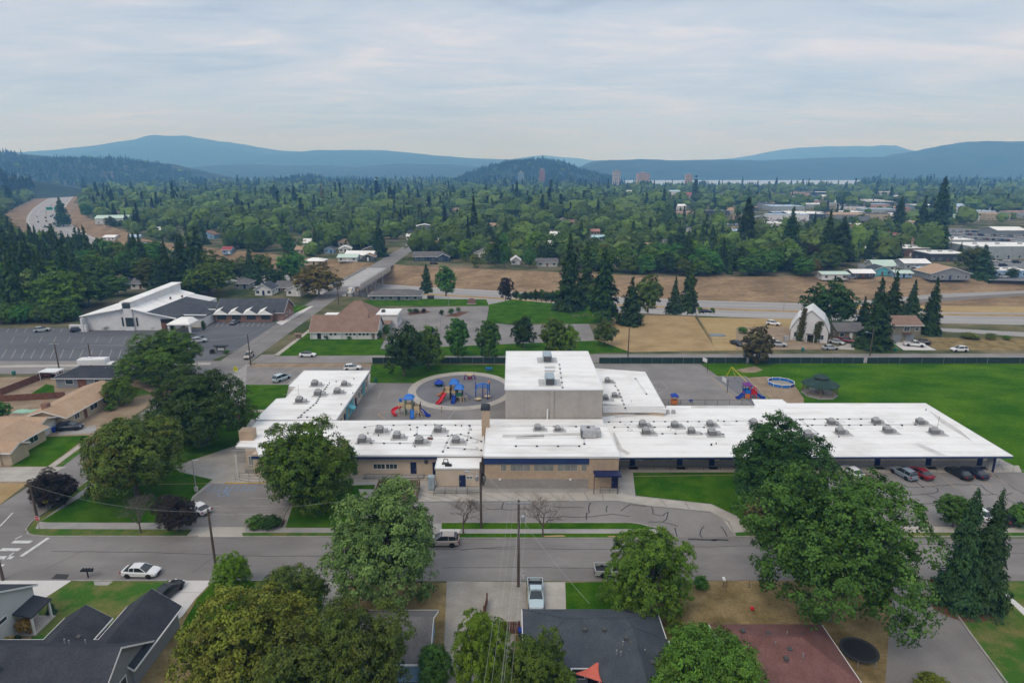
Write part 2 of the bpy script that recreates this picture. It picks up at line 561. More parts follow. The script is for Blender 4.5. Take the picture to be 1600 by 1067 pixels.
M_rail =mat('dark_rail_metal',(0.045,0.038,0.035),0.5,metal=0.4)
M_wood =mat('grey_brown_wood',(0.16,0.115,0.08),0.9,(0.25,0.185,0.13),0.8,fine=0.15)
M_redwood =mat('redwood_fence',(0.13,0.055,0.035),0.9,(0.19,0.085,0.055),0.8,fine=0.15)
M_pole =mat('pole_wood',(0.075,0.055,0.042),0.9,(0.115,0.085,0.065),0.5)
M_galv =mat('galvanised_metal',(0.38,0.39,0.40),0.45,metal=0.5)
M_wire =mat('wire',(0.42,0.42,0.42),0.5)
M_screen =mat('green_fence_screen',(0.012,0.030,0.026),0.85,(0.018,0.042,0.036),1.5)
M_bark =mat('bark',(0.085,0.065,0.05),0.95,(0.14,0.11,0.09),0.4,fine=0.1)
M_bark_grey =mat('grey_bark',(0.20,0.165,0.14),0.95,(0.28,0.235,0.205),0.4,fine=0.1)
M_black =mat('black_rubber',(0.012,0.012,0.013),0.7)
M_shingle_dark =roof_mat('charcoal_shingle',(0.040,0.042,0.050),(0.056,0.058,0.066))
M_shingle_blue =roof_mat('slate_shingle',(0.058,0.066,0.078),(0.078,0.088,0.10))
M_shingle_grey =roof_mat('grey_shingle',(0.115,0.108,0.105),(0.16,0.152,0.148))
M_shingle_red =roof_mat('red_shingle',(0.15,0.072,0.062),(0.20,0.10,0.088))
M_shingle_tan =roof_mat('tan_shingle',(0.38,0.255,0.165),(0.44,0.305,0.205))
M_shingle_brown =roof_mat('brown_shingle',(0.215,0.135,0.098),(0.265,0.175,0.132))
M_church_dark =roof_mat('church_dark_shingle',(0.058,0.062,0.07),(0.08,0.085,0.095))
M_siding_grey =wave_mat('grey_siding',(0.20,0.215,0.225),(0.235,0.25,0.26),0.2,'Z',0.7,0.35)
M_siding_pale =wave_mat('pale_siding',(0.50,0.51,0.49),(0.55,0.56,0.54),0.25,'Z',0.7,0.2)
M_siding_blue =wave_mat('blue_siding',(0.20,0.34,0.50),(0.24,0.39,0.55),0.2,'Z',0.7,0.35)
M_siding_tan =wave_mat('tan_siding',(0.42,0.34,0.235),(0.48,0.40,0.285),0.2,'Z',0.7,0.3)
M_siding_olive =wave_mat('olive_siding',(0.17,0.155,0.105),(0.21,0.19,0.135),0.2,'Z',0.7,0.3)
M_siding_darkblue =wave_mat('dark_blue_siding',(0.035,0.06,0.085),(0.05,0.08,0.105),0.2,'Z',0.7,0.3)
M_trim =mat('white_trim',(0.74,0.74,0.73),0.6)
M_hill =mat('hill_forest_floor',(0.020,0.034,0.022),0.95,(0.050,0.060,0.034),140.0,detail=9,lo=0.40,hi=0.66,fine=22.0,fine_amt=0.30,spec=0.05)
M_hill_rock =mat('hill_with_bare_rock',(0.026,0.040,0.022),0.95,(0.19,0.125,0.085),70.0,detail=9,lo=0.56,hi=0.70,fine=14.0,fine_amt=0.3,spec=0.05)
M_water =mat('lake_water',(0.30,0.36,0.42),0.35,spec=0.5)
# ------------------------------------------------------------------ terrain: flat town with the freeway cut through it
from mathutils import noise as mnoise
CL = [(2400,250),(1200,256),(700,260),(450,262),(217,264),(86,278),(-30,308),(-73,322),(-150,360),(-295,455),(-366,535),
  (-537,742),(-729,1030),(-1075,1580),(-1700,2600),(-2500,3900)]
def smooth_line(pts,step=18.0):
 P = [Vector(p) for p in pts]
 P = [P[0] *2-P[1]] +P+ [P[-1] *2-P[-2]]
 out = []
 for i in range(1,len(P) -2):
  n =max(2,int((P[i+1] -P[i]).length/step))
  for k in range(n):
   t =k/n
   p0,p1,p2,p3 =P[i-1],P[i],P[i+1],P[i+2]
   m1,m2 = (p2-p0) *.5,(p3-p1) *.5
   L = (p2-p1).length
   if m1.length > L:
    m1 =m1.normalized() *L
   if m2.length > L:
    m2 =m2.normalized() *L
   out.append(p1* (2*t**3-3*t*t+1) +m1* (t**3-2*t*t+t) +p2* (-2*t**3+3*t*t) +m2* (t**3-t*t))
 out.append(P[-2])
 return out
CLS =smooth_line(CL)
CLN = []
for i in range(len(CLS)):
 d = (CLS[min(i+1,len(CLS) -1)] -CLS[max(i-1,0)]).normalized()
 CLN.append(Vector((d.y,-d.x)) if False else Vector((-d.y,d.x)))
CLN = [n if n.y > 0 or n.x > 0 else -n for n in CLN]
CLN = [n if n.dot(Vector((0.55,0.83))) > 0 else -n for n in CLN]   # towards the town (far side)
def fw_depth(p):
 x =p.x
 t =min(1,max(0,(x+720) /400))
 return 0.3+7.7* (t*t* (3-2*t))
def fw_off(p):
 """far bank width, near bank width"""
 t =min(1,max(0,(p.x-60) /110))
 far =18+14*t*t* (3-2*t)
 s =min(1,max(0,(-p.x-90) /90))
 near =33-12*s
 return far,near
def build_ground():
 rows = []
 n =len(CLS)
 for i,(p,nn) in enumerate(zip(CLS,CLN)):
  d =fw_depth(p)
  far,near =fw_off(p)
  t =i/ (n-1)
  nb,fb =p-nn*19,p+nn*19
  nt,ft =p-nn* (19+near),p+nn* (19+far)
  rows.append((nt,nb,fb,ft,d))
 b =MB()
 vs,fs = [],[]
 tx = [4200+ (-2300-4200) * (i/ (n-1)) for i in range(n)]
 for i,(nt,nb,fb,ft,d) in enumerate(rows):
  # the far edge is the lake shore: a bay reaches in towards the town right of the middle
  sx =3000*ft.x/max(ft.y,1)
  yfar =None
  vs += [(nt.x,-160.0,0),(nt.x,nt.y,0),(nb.x,nb.y,-d),(fb.x,fb.y,-d),(ft.x,ft.y,0)]
 for i in range(n-1):
  a,c =i*5,(i+1) *5
  for k,mi in ((0,0),(1,1),(2,2),(3,1)):
   fs.append(((a+k,a+k+1,c+k+1,c+k),mi))
 # far town sheet as a fan of strips from the far bank top to the shore
 shore = []
 for i in range(n):
  f =i/ (n-1)
  px =1850+ (-260-1850) *f
  bay =0.0
  if 925 < px < 1345:
   bay =min(1,(px-925) /40,(1345-px) /60)
  Y =3000-1000*bay
  shore.append(((px-800) /FPX*Y*1.03,Y))
 ftp = [(r[3].x,r[3].y) for r in rows]
 keep = [i for i in range(n) if ftp[i][1] < 2500]
 o =len(vs)
 m =len(keep)
 for j,i in enumerate(keep):
  s =shore[int(round(j/ (m-1) * (n-1)))]
  vs += [(ftp[i][0],ftp[i][1],0),(s[0],s[1],0),]
 for j in range(m-1):
  a,c =o+2*j,o+2* (j+1)
  fs.append(((a,a+1,c+1,c),0))
 for f,mi in fs:
  b.add([vs[k] for k in f],[(0,1,2,3)],mi)
 # consistent upward faces
 for k,f in enumerate(b.f):
  p0,p1,p2 = [Vector(b.v[q]) for q in f[:3]]
  if (p1-p0).cross(p2-p0).z < 0:
   b.f[k] =tuple(reversed(f))
 g =b.build('ground',[M_town,M_bank,M_freeway])
 tag(g,kind='structure')
 # median and shoulder lines of the freeway, as sheets just above it
 med,edge =MB(),MB()
 for s_,w_,bb,m_ in ((0,4.0,med,0),(-17.2,.5,edge,0),(17.2,.5,edge,0),(-9.5,.25,edge,0),(9.5,.25,edge,0)):
  for i in range(n-1):
   p,q =CLS[i],CLS[i+1]
   if bb is med:
    w_ =4.0 if p.x > -120 else 0.7
   z0,z1 = -fw_depth(p) +.006+ (.004 if bb is edge else 0),-fw_depth(q) +.006+ (.004 if bb is edge else 0)
   a0,a1 =p+CLN[i] * (s_-w_/2),p+CLN[i] * (s_+w_/2)
   c0,c1 =q+CLN[i+1] * (s_-w_/2),q+CLN[i+1] * (s_+w_/2)
   bb.add([(a0.x,a0.y,z0),(a1.x,a1.y,z0),(c1.x,c1.y,z1),(c0.x,c0.y,z1)],[(0,1,2,3)] if True else [])
 for bb,nm,mm in ((med,'freeway_median',M_dry),(edge,'freeway_lane_lines',M_white)):
  for k,f in enumerate(bb.f):
   p0,p1,p2 = [Vector(bb.v[q]) for q in f[:3]]
   if (p1-p0).cross(p2-p0).z < 0:
    bb.f[k] =tuple(reversed(f))
  tag(bb.build(nm,mm),kind='structure')
build_ground()
def fw_dist(x,y):
 """signed distance to the freeway centre line (+ = town side)"""
 best,s =1e9,1
 p =Vector((x,y))
 for i in range(0,len(CLS),2):
  d = (p-CLS[i]).length
  if d < best:
   best =d
   s =1 if (p-CLS[i]).dot(CLN[i]) > 0 else -1
 return best*s
def ground_z(x,y):
 best,bi =1e9,0
 p =Vector((x,y))
 for i in range(len(CLS)):
  d = (p-CLS[i]).length
  if d < best:
   best,bi =d,i
 off = (p-CLS[bi]).dot(CLN[bi])
 d =fw_depth(CLS[bi])
 far,near =fw_off(CLS[bi])
 if abs(off) <= 19:
  return -d
 w =far if off > 0 else near
 t =min(1,(abs(off) -19) /w)
 return -d* (1-t)
lake =MB().poly([(-12000,1850,-1.5),(16000,1850,-1.5),(16000,14000,-1.5),(-12000,14000,-1.5)]).build('lake',M_water)
tag(lake,kind='structure')
# hills: real mounds with their own distance and depth
def hill(name,prof,dist,depth,m,nx=150,ny=22,rough=0.07,base=-4.0,seed=0,sharp=1.0):
 prof = [(a,c+ (3.2 if dist < 3500 else 0)) for a,c in prof]
 xs =np.array([p[0] for p in prof],float)
 ys =np.array([p[1] for p in prof],float)
 X =np.array([XAT(a,c,dist) for a,c in prof])
 Z =np.array([ZAT(a,c,dist) for a,c in prof])
 gx =np.linspace(X[0],X[-1],nx)
 zr =np.interp(gx,X,Z)
 k =np.ones(3) /3
 zr =np.maximum(np.convolve(np.pad(zr,1,'edge'),k,'valid'),base)
 vs = []
 wid =X[-1] -X[0]
 grid =np.zeros((ny,nx))
 tt =np.linspace(-1,1,ny)
 for j in range(ny):
  t =tt[j]
  prof_t =math.cos(t*math.pi/2) ** sharp
  for i in range(nx):
   y =dist+t*depth
   h = (zr[i] -base) *prof_t+base
   e =min(1,4*abs(t)) *prof_t
   nz =mnoise.fractal(Vector((gx[i] /depth*3.0+seed*7.3,t*3.0,seed)),1.0,2.0,5)
   fine =mnoise.noise(Vector((gx[i] /60.0,y/60.0,seed*3.1)))
   h =h+nz*rough*2.2* (zr[i] -base) *e+fine*rough*.22* (zr[i] -base)
   if abs(t) > .999:
    h =base-2
   grid[j,i] =h
   vs.append((gx[i],y,h))
 fs = [(j*nx+i,j*nx+i+1,(j+1) *nx+i+1,(j+1) *nx+i) for j in range(ny-1) for i in range(nx-1)]
 o =MB().add(vs,fs).build(name,m,smooth=True)
 tag(o,kind='structure')
 def z_at(x,y):
  fi = (x-gx[0]) / (gx[-1] -gx[0]) * (nx-1)
  fj = ((y-dist) /depth+1) /2* (ny-1)
  if fi < 0 or fj < 0 or fi >= nx-1 or fj >= ny-1:
   return None
  i,j =int(fi),int(fj)
  a,c =fi-i,fj-j
  return (grid[j,i] * (1-a) * (1-c) +grid[j,i+1] *a* (1-c) +grid[j+1,i] * (1-a) *c+grid[j+1,i+1] *a*c)
 return z_at,gx[0],gx[-1],dist,depth
HILLS = {}
HILLS['left'] =hill('hill',[(-140,231),(-60,233),(0,236),(25,238),(45,245),(65,249),(100,250),(130,247),(165,246),(200,248),(230,254),
         (255,261),(264,268),(285,272),(300,277),(325,283)],2600,800,M_hill_rock,seed=1,nx=180)
HILLS['slope'] =hill('hillside',[(-330,250),(-200,258),(-90,268),(0,280),(40,287),(85,298),(125,309)],1300,300,M_hill,seed=2)
HILLS['tubbs'] =hill('hill',[(715,282),(726,275),(745,266),(765,259),(790,252),(815,249),(845,248),(870,251),(890,258),(910,265),(930,271),
          (950,278),(965,284)],3000,650,M_hill_rock,seed=3)
HILLS['knoll'] =hill('hill',[(425,286),(455,277),(480,274),(500,274),(515,279),(545,286)],2500,250,M_hill,seed=4,nx=60)
hill('mountain',[(30,262),(60,247),(80,240),(110,237),(150,234),(185,230),(210,226),(230,224),(260,222),(280,217),(305,215.5),(330,219),(360,225),
     (400,230),(440,236),(475,238),(510,236),(550,235),(600,235.5),(640,239),(690,244),(740,248),(800,250),(830,254),(860,262)],8200,2800,M_hill,seed=5,nx=220)
hill('foothill',[(255,278),(280,268),(320,261),(380,256),(450,259),(520,258),(560,262),(640,256),(700,257),(760,261),(830,276)],5300,1400,M_hill,seed=6,nx=180)
hill('ridge',[(895,276),(905,264),(925,255),(940,251),(980,250),(1050,251),(1110,251),(1150,251),(1180,251),(1260,248),(1330,246),(1400,245),(1430,240),(1460,232),(1490,226),
    (1520,222),(1540,221),(1580,222),(1620,225),(1700,232),(1800,240)],4700,1250,M_hill,seed=7,nx=240)
hill('mountain',[(1060,262),(1100,251),(1150,247),(1200,240),(1240,233),(1290,229.5),(1340,229),(1365,232),(1390,239),(1420,250),(1460,262)],8700,2300,M_hill,seed=8)
hill('mountain',[(770,262),(790,251),(820,247),(850,243.5),(880,246),(910,250),(950,255),(990,262)],11000,2000,M_hill,seed=9,nx=80)
# the air: one closed box of thin even haze round the whole scene
hz =MB().box(-17000,17000,-400,14500,-12,640).build('haze',None)
hm =bpy.data.materials.new('haze_air')
hm.use_nodes =True
for n_ in list(hm.node_tree.nodes):
 hm.node_tree.nodes.remove(n_)
pv =N(hm.node_tree,'ShaderNodeVolumePrincipled')
pv.inputs['Color'].default_value = (0.40,1.0,1.95,1)
pv.inputs['Density'].default_value =1.2e-4
pv.inputs['Absorption Color'].default_value = (1,1,1,1)
pv.inputs['Anisotropy'].default_value =0.0
ho =N(hm.node_tree,'ShaderNodeOutputMaterial')
hm.node_tree.links.new(pv.outputs[0],ho.inputs['Volume'])
hz.data.materials.clear()
hz.data.materials.append(hm)
tag(hz,kind='stuff')
# at the right the far carriageway peels off up the bank as a ramp, leaving a brown wedge between
sheet('freeway_verge',[(1250,482.4),(1360,484),(1470,487.5),(1780,491),(1780,470),(1600,472.5),(1470,474.5),(1330,476)],6,M_gold,z=-8.0)
rp = [G(1290,474,-7.8),G(1350,471,-7.0),G(1400,467.5,-6.2),G(1467,462,-4.9),G(1600,455,-3.8),G(1780,445,-2.4)]
b =MB()
b.loft([[(p.x,p.y-4,p.z-3),(p.x,p.y-4,p.z),(p.x,p.y+4,p.z),(p.x,p.y+4,p.z-3)] for p in rp])
tag(b.build('freeway_ramp',M_freeway),kind='structure')
# ------------------------------------------------------------------ roads, lots, lawns (sheets, each a few mm above the one below)
YN,YF =72.0,82.4
sheet('street',[(-230,YN),(230,YN),(230,YF),(-230,YF)],2,M_street,world=True)
sheet('side_street',[(-82.3,60),(-73.6,60),(-73.6,258),(-71,292),(-82.0,292),(-82.3,258)],3,M_street,world=True)
sheet('side_street',[(-79.5,344),(-67.5,344),(-66,470),(-76,470)],3,M_street,world=True)
YB0,YB1 =G(900,567).y,G(900,554).y
sheet('back_street',[(-73,YB0),(260,YB0),(260,YB1+1.5),(-73,YB1)],4,M_drive,world=True)
sheet('back_street',[(-300,157),(-81,160),(-81,171),(-300,171)],4,M_drive,world=True)
# corner curves of the crossing
def fillet(cx,cy,r,qx,qy,n=8):
 pts = [(cx,cy)]
 for k in range(n+1):
  a =math.pi/2*k/n
  pts.append((cx+qx*r* (1-math.sin(a)),cy+qy*r* (1-math.cos(a))))
 return pts
sheet('street_corner',fillet(-73.6,YF,4.0,1,1),5,M_street,world=True)
sheet('street_corner',fillet(-82.3,YF,5.0,-1,1),5,M_street,world=True)
# school grounds, from the street back
sheet('school_yard',[(-73.6,YF+.1),(100,YF+.1),(100,128),(-40,160),(-73.6,168)],1,M_conc_grey,world=True)
sheet('lawn',[(-72.3,86.5),(-70.9,86.3),(-50.0,86.2),G(300,776)[:2],G(332,749)[:2],G(280,737)[:2],G(272,728)[:2],(-63,109),(-70.9,112),(-70.9,95)],4,M_lawn,world=True)
sheet('verge',[(-73.4,84),(-70.9,83.0),(-68,82.6),(-46.5,82.6),(-46.5,84.3),(-71.6,84.5),(-72.3,86),(-72.3,150),(-73.4,150)],4,M_lawn_dry,world=True)
sheet('sidewalk',[(-72.3,84.4),(-46,84.3),(-46,86.1),(-70.9,86.3),(-70.9,150),(-72.3,150)],3,M_conc_grey,world=True)
sheet('lawn',[(272,728),(368,696),(392,655),(432,640),(432,624),(446,621),(384,600),(386,640),(330,615),(240,640),(205,690),(215,727)],4,M_lawn)
sheet('lawn',[(384,601),(452,601),(447,621),(433,622),(398,655),(384,655)],5,M_lawn)
sheet('sidewalk',[(384,640),(416,640),(414,643.5),(384,643.5)],6,M_conc)
sheet('west_lot',[(386,571),(582,569),(582,579),(474,580),(448,600),(384,600)],5,M_lot)
sheet('dry_verge',[(402,567.6),(560,567.5),(582,569),(578,574),(386,574)],6,M_dirt)
sheet('school_lot',[(330,756),(452,756),(470,772),(446,800),(438,823),(292,823),(297,790),(302,778)],4,M_lot)
sheet('plaza',[(262,727),(368,697),(372,722),(686,742),(686,764),(470,772),(452,756),(332,755),(324,749)],3,M_conc)
sheet('lawn',[(446,824),(457,790),(468,772),(540,758),(586,757),(583,778),(556,824)],5,M_lawn)
sheet('lot_apron',[(290,838.5),(384,838.5),(382,823),(304,823)],5,M_conc)
sheet('shrub_bed',[(384,823),(440,823),(447,812),(394,812)],6,M_mulch)
sheet('verge',[(380,838),(378,832),(530,832),(532,838)],5,M_lawn_dry)
sheet('sidewalk',[(384,831.5),(700,831.5),(700,825),(386,825)],5,M_conc_grey)
# bus loop in front of the school
sheet('bus_loop',[(648,784),(966,783),(1010,790),(1110,800),(1138,815),(1150,838.5),(1045,838.5),(1042,834),(1028,826),(1000,819),(985,817),(690,817),(600,826),(600,800)],4,M_drive)
sheet('front_walk',[(560,764),(970,766),(992,776),(1110,788),(1152,808),(1175,829),(1145,832),(1130,812),(1110,800),(1010,790),(966,783),(648,784),(600,800),(570,790)],5,M_conc)
sheet('front_walk',[(968,735),(989,738),(993,776),(966,770)],5,M_conc_grey)
sheet('lawn',[(989,738),(1292,737),(1300,820),(1172,828),(1152,806),(1112,787),(993,774)],6,M_lawn)
sheet('verge',[(690,826),(690,817),(985,817),(1008,820),(1026,826)],6,M_lawn)
sheet('sidewalk',[(686,833),(686,826.4),(1026,826.4),(1040,833)],6,M_conc_grey)
sheet('verge',[(720,841),(716,833.2),(1044,833.2),(1048,841)],6,M_lawn)
sheet('ramp_pad',[(1028,826.5),(1037,826.5),(1043,833),(1034,833)],7,M_yellow)
sheet('driveway_apron',[(686,833),(716,833),(720,826.4),(688,826.4)],7,M_conc_new)
sheet('dry_patch',[(845,836.5),(880,835.5),(884,838),(850,838.5)],7,M_dry)
sheet('dry_patch',[(948,837),(975,836),(984,838),(952,838.6)],7,M_dry)
sheet('verge',[(1150,838),(1146,832),(1175,830),(1300,832),(1300,838)],6,M_lawn_dry)
# right parking lot
sheet('class_walk',[(970,728),(1592,727),(1597,738.5),(1290,738.5),(970,736)],6,M_conc)
sheet('east_lot',[(1290,738.5),(1596,738.5),(1720,780),(1760,822),(1290,822)],5,M_lot)
sheet('sidewalk',[(1290,831.5),(1290,822.6),(1760,822.6),(1760,831.5)],6,M_conc)
sheet('verge',[(1290,840.5),(1290,831.7),(1780,831.7),(1780,840.5)],6,M_lawn_dry)
# courtyard and play field
sheet('courtyard',[(520,662),(590,597),(792,597),(792,662)],4,M_lot)
sheet('lawn',[(580,570),(800,570),(800,600),(578,598)],5,M_lawn)
sheet('field',[(1096,568),(1720,568),(1900,800),(1592,737),(1583,727),(1430,640),(1230,640),(1190,640)],4,M_field)
sheet('ball_court',[(925,568),(1093,568),(1186,632),(1186,645),(925,645)],5,M_lot)
sheet('play_pad',[(1111,588),(1165,588),(1215,640),(1186,640)],6,M_play)
sheet('worn_ground',[(1166,590),(1200,588),(1243,604),(1256,622),(1256,632),(1215,632),(1190,612)],5,M_dirt)
sheet('worn_ground',[(1150,578),(1180,572),(1192,578),(1180,582),(1160,582)],5,M_dirt)
sheet('lawn',[(935,556),(1093,568),(925,568),(922,548)],3,M_lawn)
def ellipse(cx,cy,rx,ry,n=48,a0=0,a1=360):
 return [(cx+rx*math.cos(R(a0+ (a1-a0) *k/n)),cy+ry*math.sin(R(a0+ (a1-a0) *k/n))) for k in range(n)]
def world_ellipse(px,py,rx_px,ry_px,n=56):
 c =G(px,py)
 rx =abs(G(px+rx_px,py).x-c.x)
 ry = (G(px,py-ry_px).y-G(px,py+ry_px).y) /2
 cy = (G(px,py-ry_px).y+G(px,py+ry_px).y) /2
 return [(c.x+rx*math.cos(2*math.pi*k/n),cy+ry*math.sin(2*math.pi*k/n)) for k in range(n)]
sheet('play_ring',world_ellipse(720,611,83,30),7,M_conc,world=True)
sheet('play_circle',world_ellipse(721,610.5,71,24.5),8,M_play,world=True)
# near side of the street
sheet('near_yards',[(-120,71.6),(120,71.6),(120,20),(-120,20)],1,M_dry_patchy,world=True)
sheet('driveway',[(-40,906.5),(112,906.5),(64,938),(44,962),(-60,962)],3,M_conc_new)
sheet('lawn',[(113,906.5),(266,906.5),(262,935),(236,960),(70,1030),(40,1030),(64,938)],3,M_lawn_dry)
sheet('sidewalk_patch',[(146,906.8),(178,906.8),(168,914),(148,914)],5,M_conc_grey)
sheet('driveway',[(264,906.5),(333,906.5),(306,934),(285,962),(255,985),(262,935)],4,M_conc_new)
sheet('lawn',[(335,906.5),(520,906.5),(505,960),(280,985),(308,935)],3,M_lawn)
sheet('driveway',[(506,908),(545,908),(530,945),(515,985),(500,985)],4,M_conc_grey)
sheet('gravel_drive',[(698,907.5),(822,908.5),(824,965),(805,985),(790,1120),(690,1120),(696,960)],4,M_gravel)
sheet('driveway',[(824,909),(884,909),(884,956),(824,956)],5,M_conc)
sheet('lawn',[(883,910),(975,908),(1010,925),(1005,956),(885,956)],5,M_lawn)
sheet('dry_yard',[(1075,908),(1250,906),(1290,985),(1150,985),(1020,1000),(1060,950)],4,M_dry_patchy)
sheet('lane',[(1395,907),(1458,907),(1600,1110),(1380,1110)],4,M_lot)
sheet('dry_verge',[(1340,960),(1400,985),(1420,1110),(1330,1110)],3,M_dry_patchy)
sheet('lawn',[(1460,908),(1720,908),(1840,1110),(1600,1110)],3,M_lawn_dry)
sheet('garden_path',[(1556,918),(1563,918),(1660,1000),(1640,1000)],5,M_conc_new)
sheet('mulch_bed',world_ellipse(1500,948,44,24,30),5,M_mulch,world=True)
kerb('kerb',[(1459,910),(1520,995),(1605,1110)],0.12,0.2)
# left block of ranch houses
sheet('ranch_yards',[(-150,85),(-83.0,85),(-83.0,158),(-150,156)],1,M_dirt,world=True)
sheet('driveway',[(-30,730),(104,729),(52,752),(-40,752)],3,M_conc)
sheet('lawn',[(16,728.5),(48,700),(70,682),(140,680),(74,728.5)],3,M_lawn)
sheet('sidewalk',[(75,728.5),(128,692),(134,692),(86,728.5)],4,M_conc)
sheet('verge',[(87,728.5),(134,694),(136,700),(98,728.5)],4,M_lawn_dry)
sheet('driveway',[(95,672),(150,664),(150,676),(90,680)],3,M_conc_grey)
sheet('verge',[(-30,790),(-30,755),(42,755),(0,788)],3,M_dry)
sheet('garden',[(47,616),(72,600),(84,602),(86,616)],3,M_lawn)
sheet('lawn',[(165,610),(215,605),(240,615),(205,622)],3,M_lawn_dry)
# church parking and grounds
sheet('church_lot',[(-160,514),(120,512),(265,517),(318,512),(336,503),(450,503),(400,535),(340,558),(330,565),(200,569),(-180,571)],2,M_dark_lot)
sheet('sidewalk',[(-180,573),(330,566.5),(328,570),(-180,576.5)],5,M_conc)
sheet('lawn',[(415,503),(448,478),(487,478),(430,503)],4,M_lawn)
sheet('sidewalk',[(431,504),(484,478.5),(490,478.5),(440,508)],5,M_conc_new)
sheet('verge',[(428,556),(488,511),(489,520),(437,556)],4,M_lawn)
sheet('sidewalk',[(428,555),(486,512),(489,514),(436,555)],5,M_conc)
sheet('lawn',[(437,556),(489,520),(600,529),(594,545),(620,555)],4,M_lawn)
sheet('lawn',[(540,478),(590,466),(760,468),(764,478)],3,M_lawn)
sheet('meeting_lot',[(594,545),(622,490),(618,481),(764,478),(760,504),(800,508),(920,506),(932,533),(800,538),(690,545),(640,545)],4,M_lot)
sheet('lawn',[(764,476),(800,468),(930,480),(960,500),(940,504),(930,506),(762,505)],5,M_lawn)
sheet('lawn',[(600,556),(640,544),(800,537),(935,532),(985,550),(800,556)],5,M_lawn)
sheet('dry_field',[(932,532),(940,500),(975,492),(1085,494),(1120,548),(985,550)],4,M_dry)
sheet('dry_yard',[(1090,496),(1240,498),(1250,546),(1120,548)],4,M_gold)
sheet('worn_yard',[(1150,512),(1240,510),(1300,546),(1150,547)],5,M_dirt)
sheet('driveway',[(1300,545),(1338,532),(1342,547)],5,M_conc)
sheet('driveway',[(1393,534),(1436,534),(1464,547),(1412,547)],6,M_conc_new)
sheet('lawn',[(1330,533),(1396,534),(1408,547),(1336,547)],5,M_lawn_dry)
sheet('dry_field',[(1436,527),(1720,530),(1720,547),(1464,547)],4,M_dry_patchy)
sheet('frontage_road',[(1440,511),(1720,525),(1720,533),(1440,516)],5,M_freeway)
sheet('shrub_bed',[(636,489),(664,484),(674,488),(640,493)],6,M_mulch)
sheet('shrub_bed',[(694,494),(720,487),(734,487),(715,495)],6,M_mulch)
# kerbs
kerb('kerb',[(-69.4,YF),(-46.2,YF)],world=True)
kerb('kerb',[(380,838.6),(532,838.6)])
kerb('kerb',[(718,841.2),(1046,841.2),(1042,834),(1028,826),(1000,818.6),(985,816.7),(692,816.7)])
kerb('kerb',[(1150,839),(1138,815),(1110,800),(1010,790),(966,783),(650,784)])
kerb('kerb',[(1150,838.8),(1780,838.8)])
kerb('kerb',[(1290,738.3),(1596,738.3)])
kerb('kerb',[(-150,907.2),(-42,907.2)])
kerb('kerb',[(114,907.2),(262,907.2)])
kerb('kerb',[(336,907.2),(505,907.2)])
kerb('kerb',[(-73.5,86.3),(-73.5,155)],world=True)
kerb('kerb',[(-69.4,82.45),(-71.3,82.9),(-72.8,84.2),(-73.5,86.3)],world=True)
kerb('kerb',[(302,778),(297,790),(292,822)])
kerb('kerb',[(437,823),(446,800),(468,772)])
kerb('yellow_kerb',[(352,755),(402,755),(420,754)],m=M_yellow)
kerb('kerb',[(384,600.5),(448,600.5)])
kerb('kerb',[(338,560),(400,536),(440,508)])
# painted lines, each lot's own
def lines(name,parent,segs,w,m,level=7,world=False):
 b =MB()
 for a,c in segs:
  pa,pc = (a,c) if world else (G(*a)[:2],G(*c)[:2])
  strip_mesh(b,[pa,pc],w,0.004*level+.002)
 for k,f in enumerate(b.f):
  p0,p1,p2 = [Vector(b.v[q]) for q in f[:3]]
  if (p1-p0).cross(p2-p0).z < 0:
   b.f[k] =tuple(reversed(f))
 o =b.build(name,m)
 return tag(o,kind='structure')
lines('stop_line',None,[((33,869),(76,840))],0.55,M_white)
lines('crosswalk_bars',None,[((20,846.5),(49,846.5)),((1,858.5),(31,858.5)),((-12,871),(20,871)),((-30,884),(5,884))],0.7,M_white)
lines('lane_line',None,[((0,822),(20,801)),((5,875),(22,863)),((24,842),(34,837))],0.22,M_white)
# school lot bays
lines('bay_lines',None,[((390,778),(440,778)),((380,790),(446,791)),((372,803),(448,804)),((310,791),(345,791)),((306,803),(366,804))],0.12,M_worn)
lines('bay_lines',None,[((1290+k*0+x,738.8),(x+dx,738.8+21)) for x,dx in ((30,20),) for k in (0,)] +
  [((x,739.5),(x+ (x-830) *.046,762)) for x in (1300,1330,1357,1386,1412,1436,1464,1494,1520,1548)],0.12,M_orange_line)
lines('bay_lines',None,[((x,804),(x+30,820)) for x in (1430,1462,1500,1535)],0.12,M_orange_line)
lines('bay_lines',None,[((x,573),(x-16,581)) for x in (420,436,452,468,484)] + [((x,590),(x-13,599)) for x in (405,420,435,448)],0.14,M_orange_line)
lines('bay_lines',None,[((x,546),(x-3- (400-x) *.012,560)) for x in range(-20,215,15)] + [((x,513.5),(x-4,519)) for x in range(0,110,14)]
  + [((x,504),(x-4,510)) for x in (342,350,358,374,382,390,398,406,414)],0.14,M_worn)
lines('bay_lines',None,[((x,526),(x-5,536)) for x in range(0,250,22)],0.1,M_worn)
lines('court_lines',None,[((1018,600),(1032,595)),((1032,595),(1044,607)),((1018,600),(1026,608)),((1026,608),(1044,607)),((1030,615),(1043,607)),((1024,608),(1030,616)),
        ((1060,580),(1078,580)),((1111,588),(1186,640)),((572,638),(598,632)),((575,632),(600,632)),((570,638),(596,638)),
        ((590,622),(597,610)),((700,655),(712,640))],0.12,M_worn)
lines('pad_edge',None,[((590,647),(630,637)),((590,647),(602,655)),((1165,588),(1215,638)),((1111,588),(1165,588)),((1112,589),(1150,625))],0.25,M_orange_line)
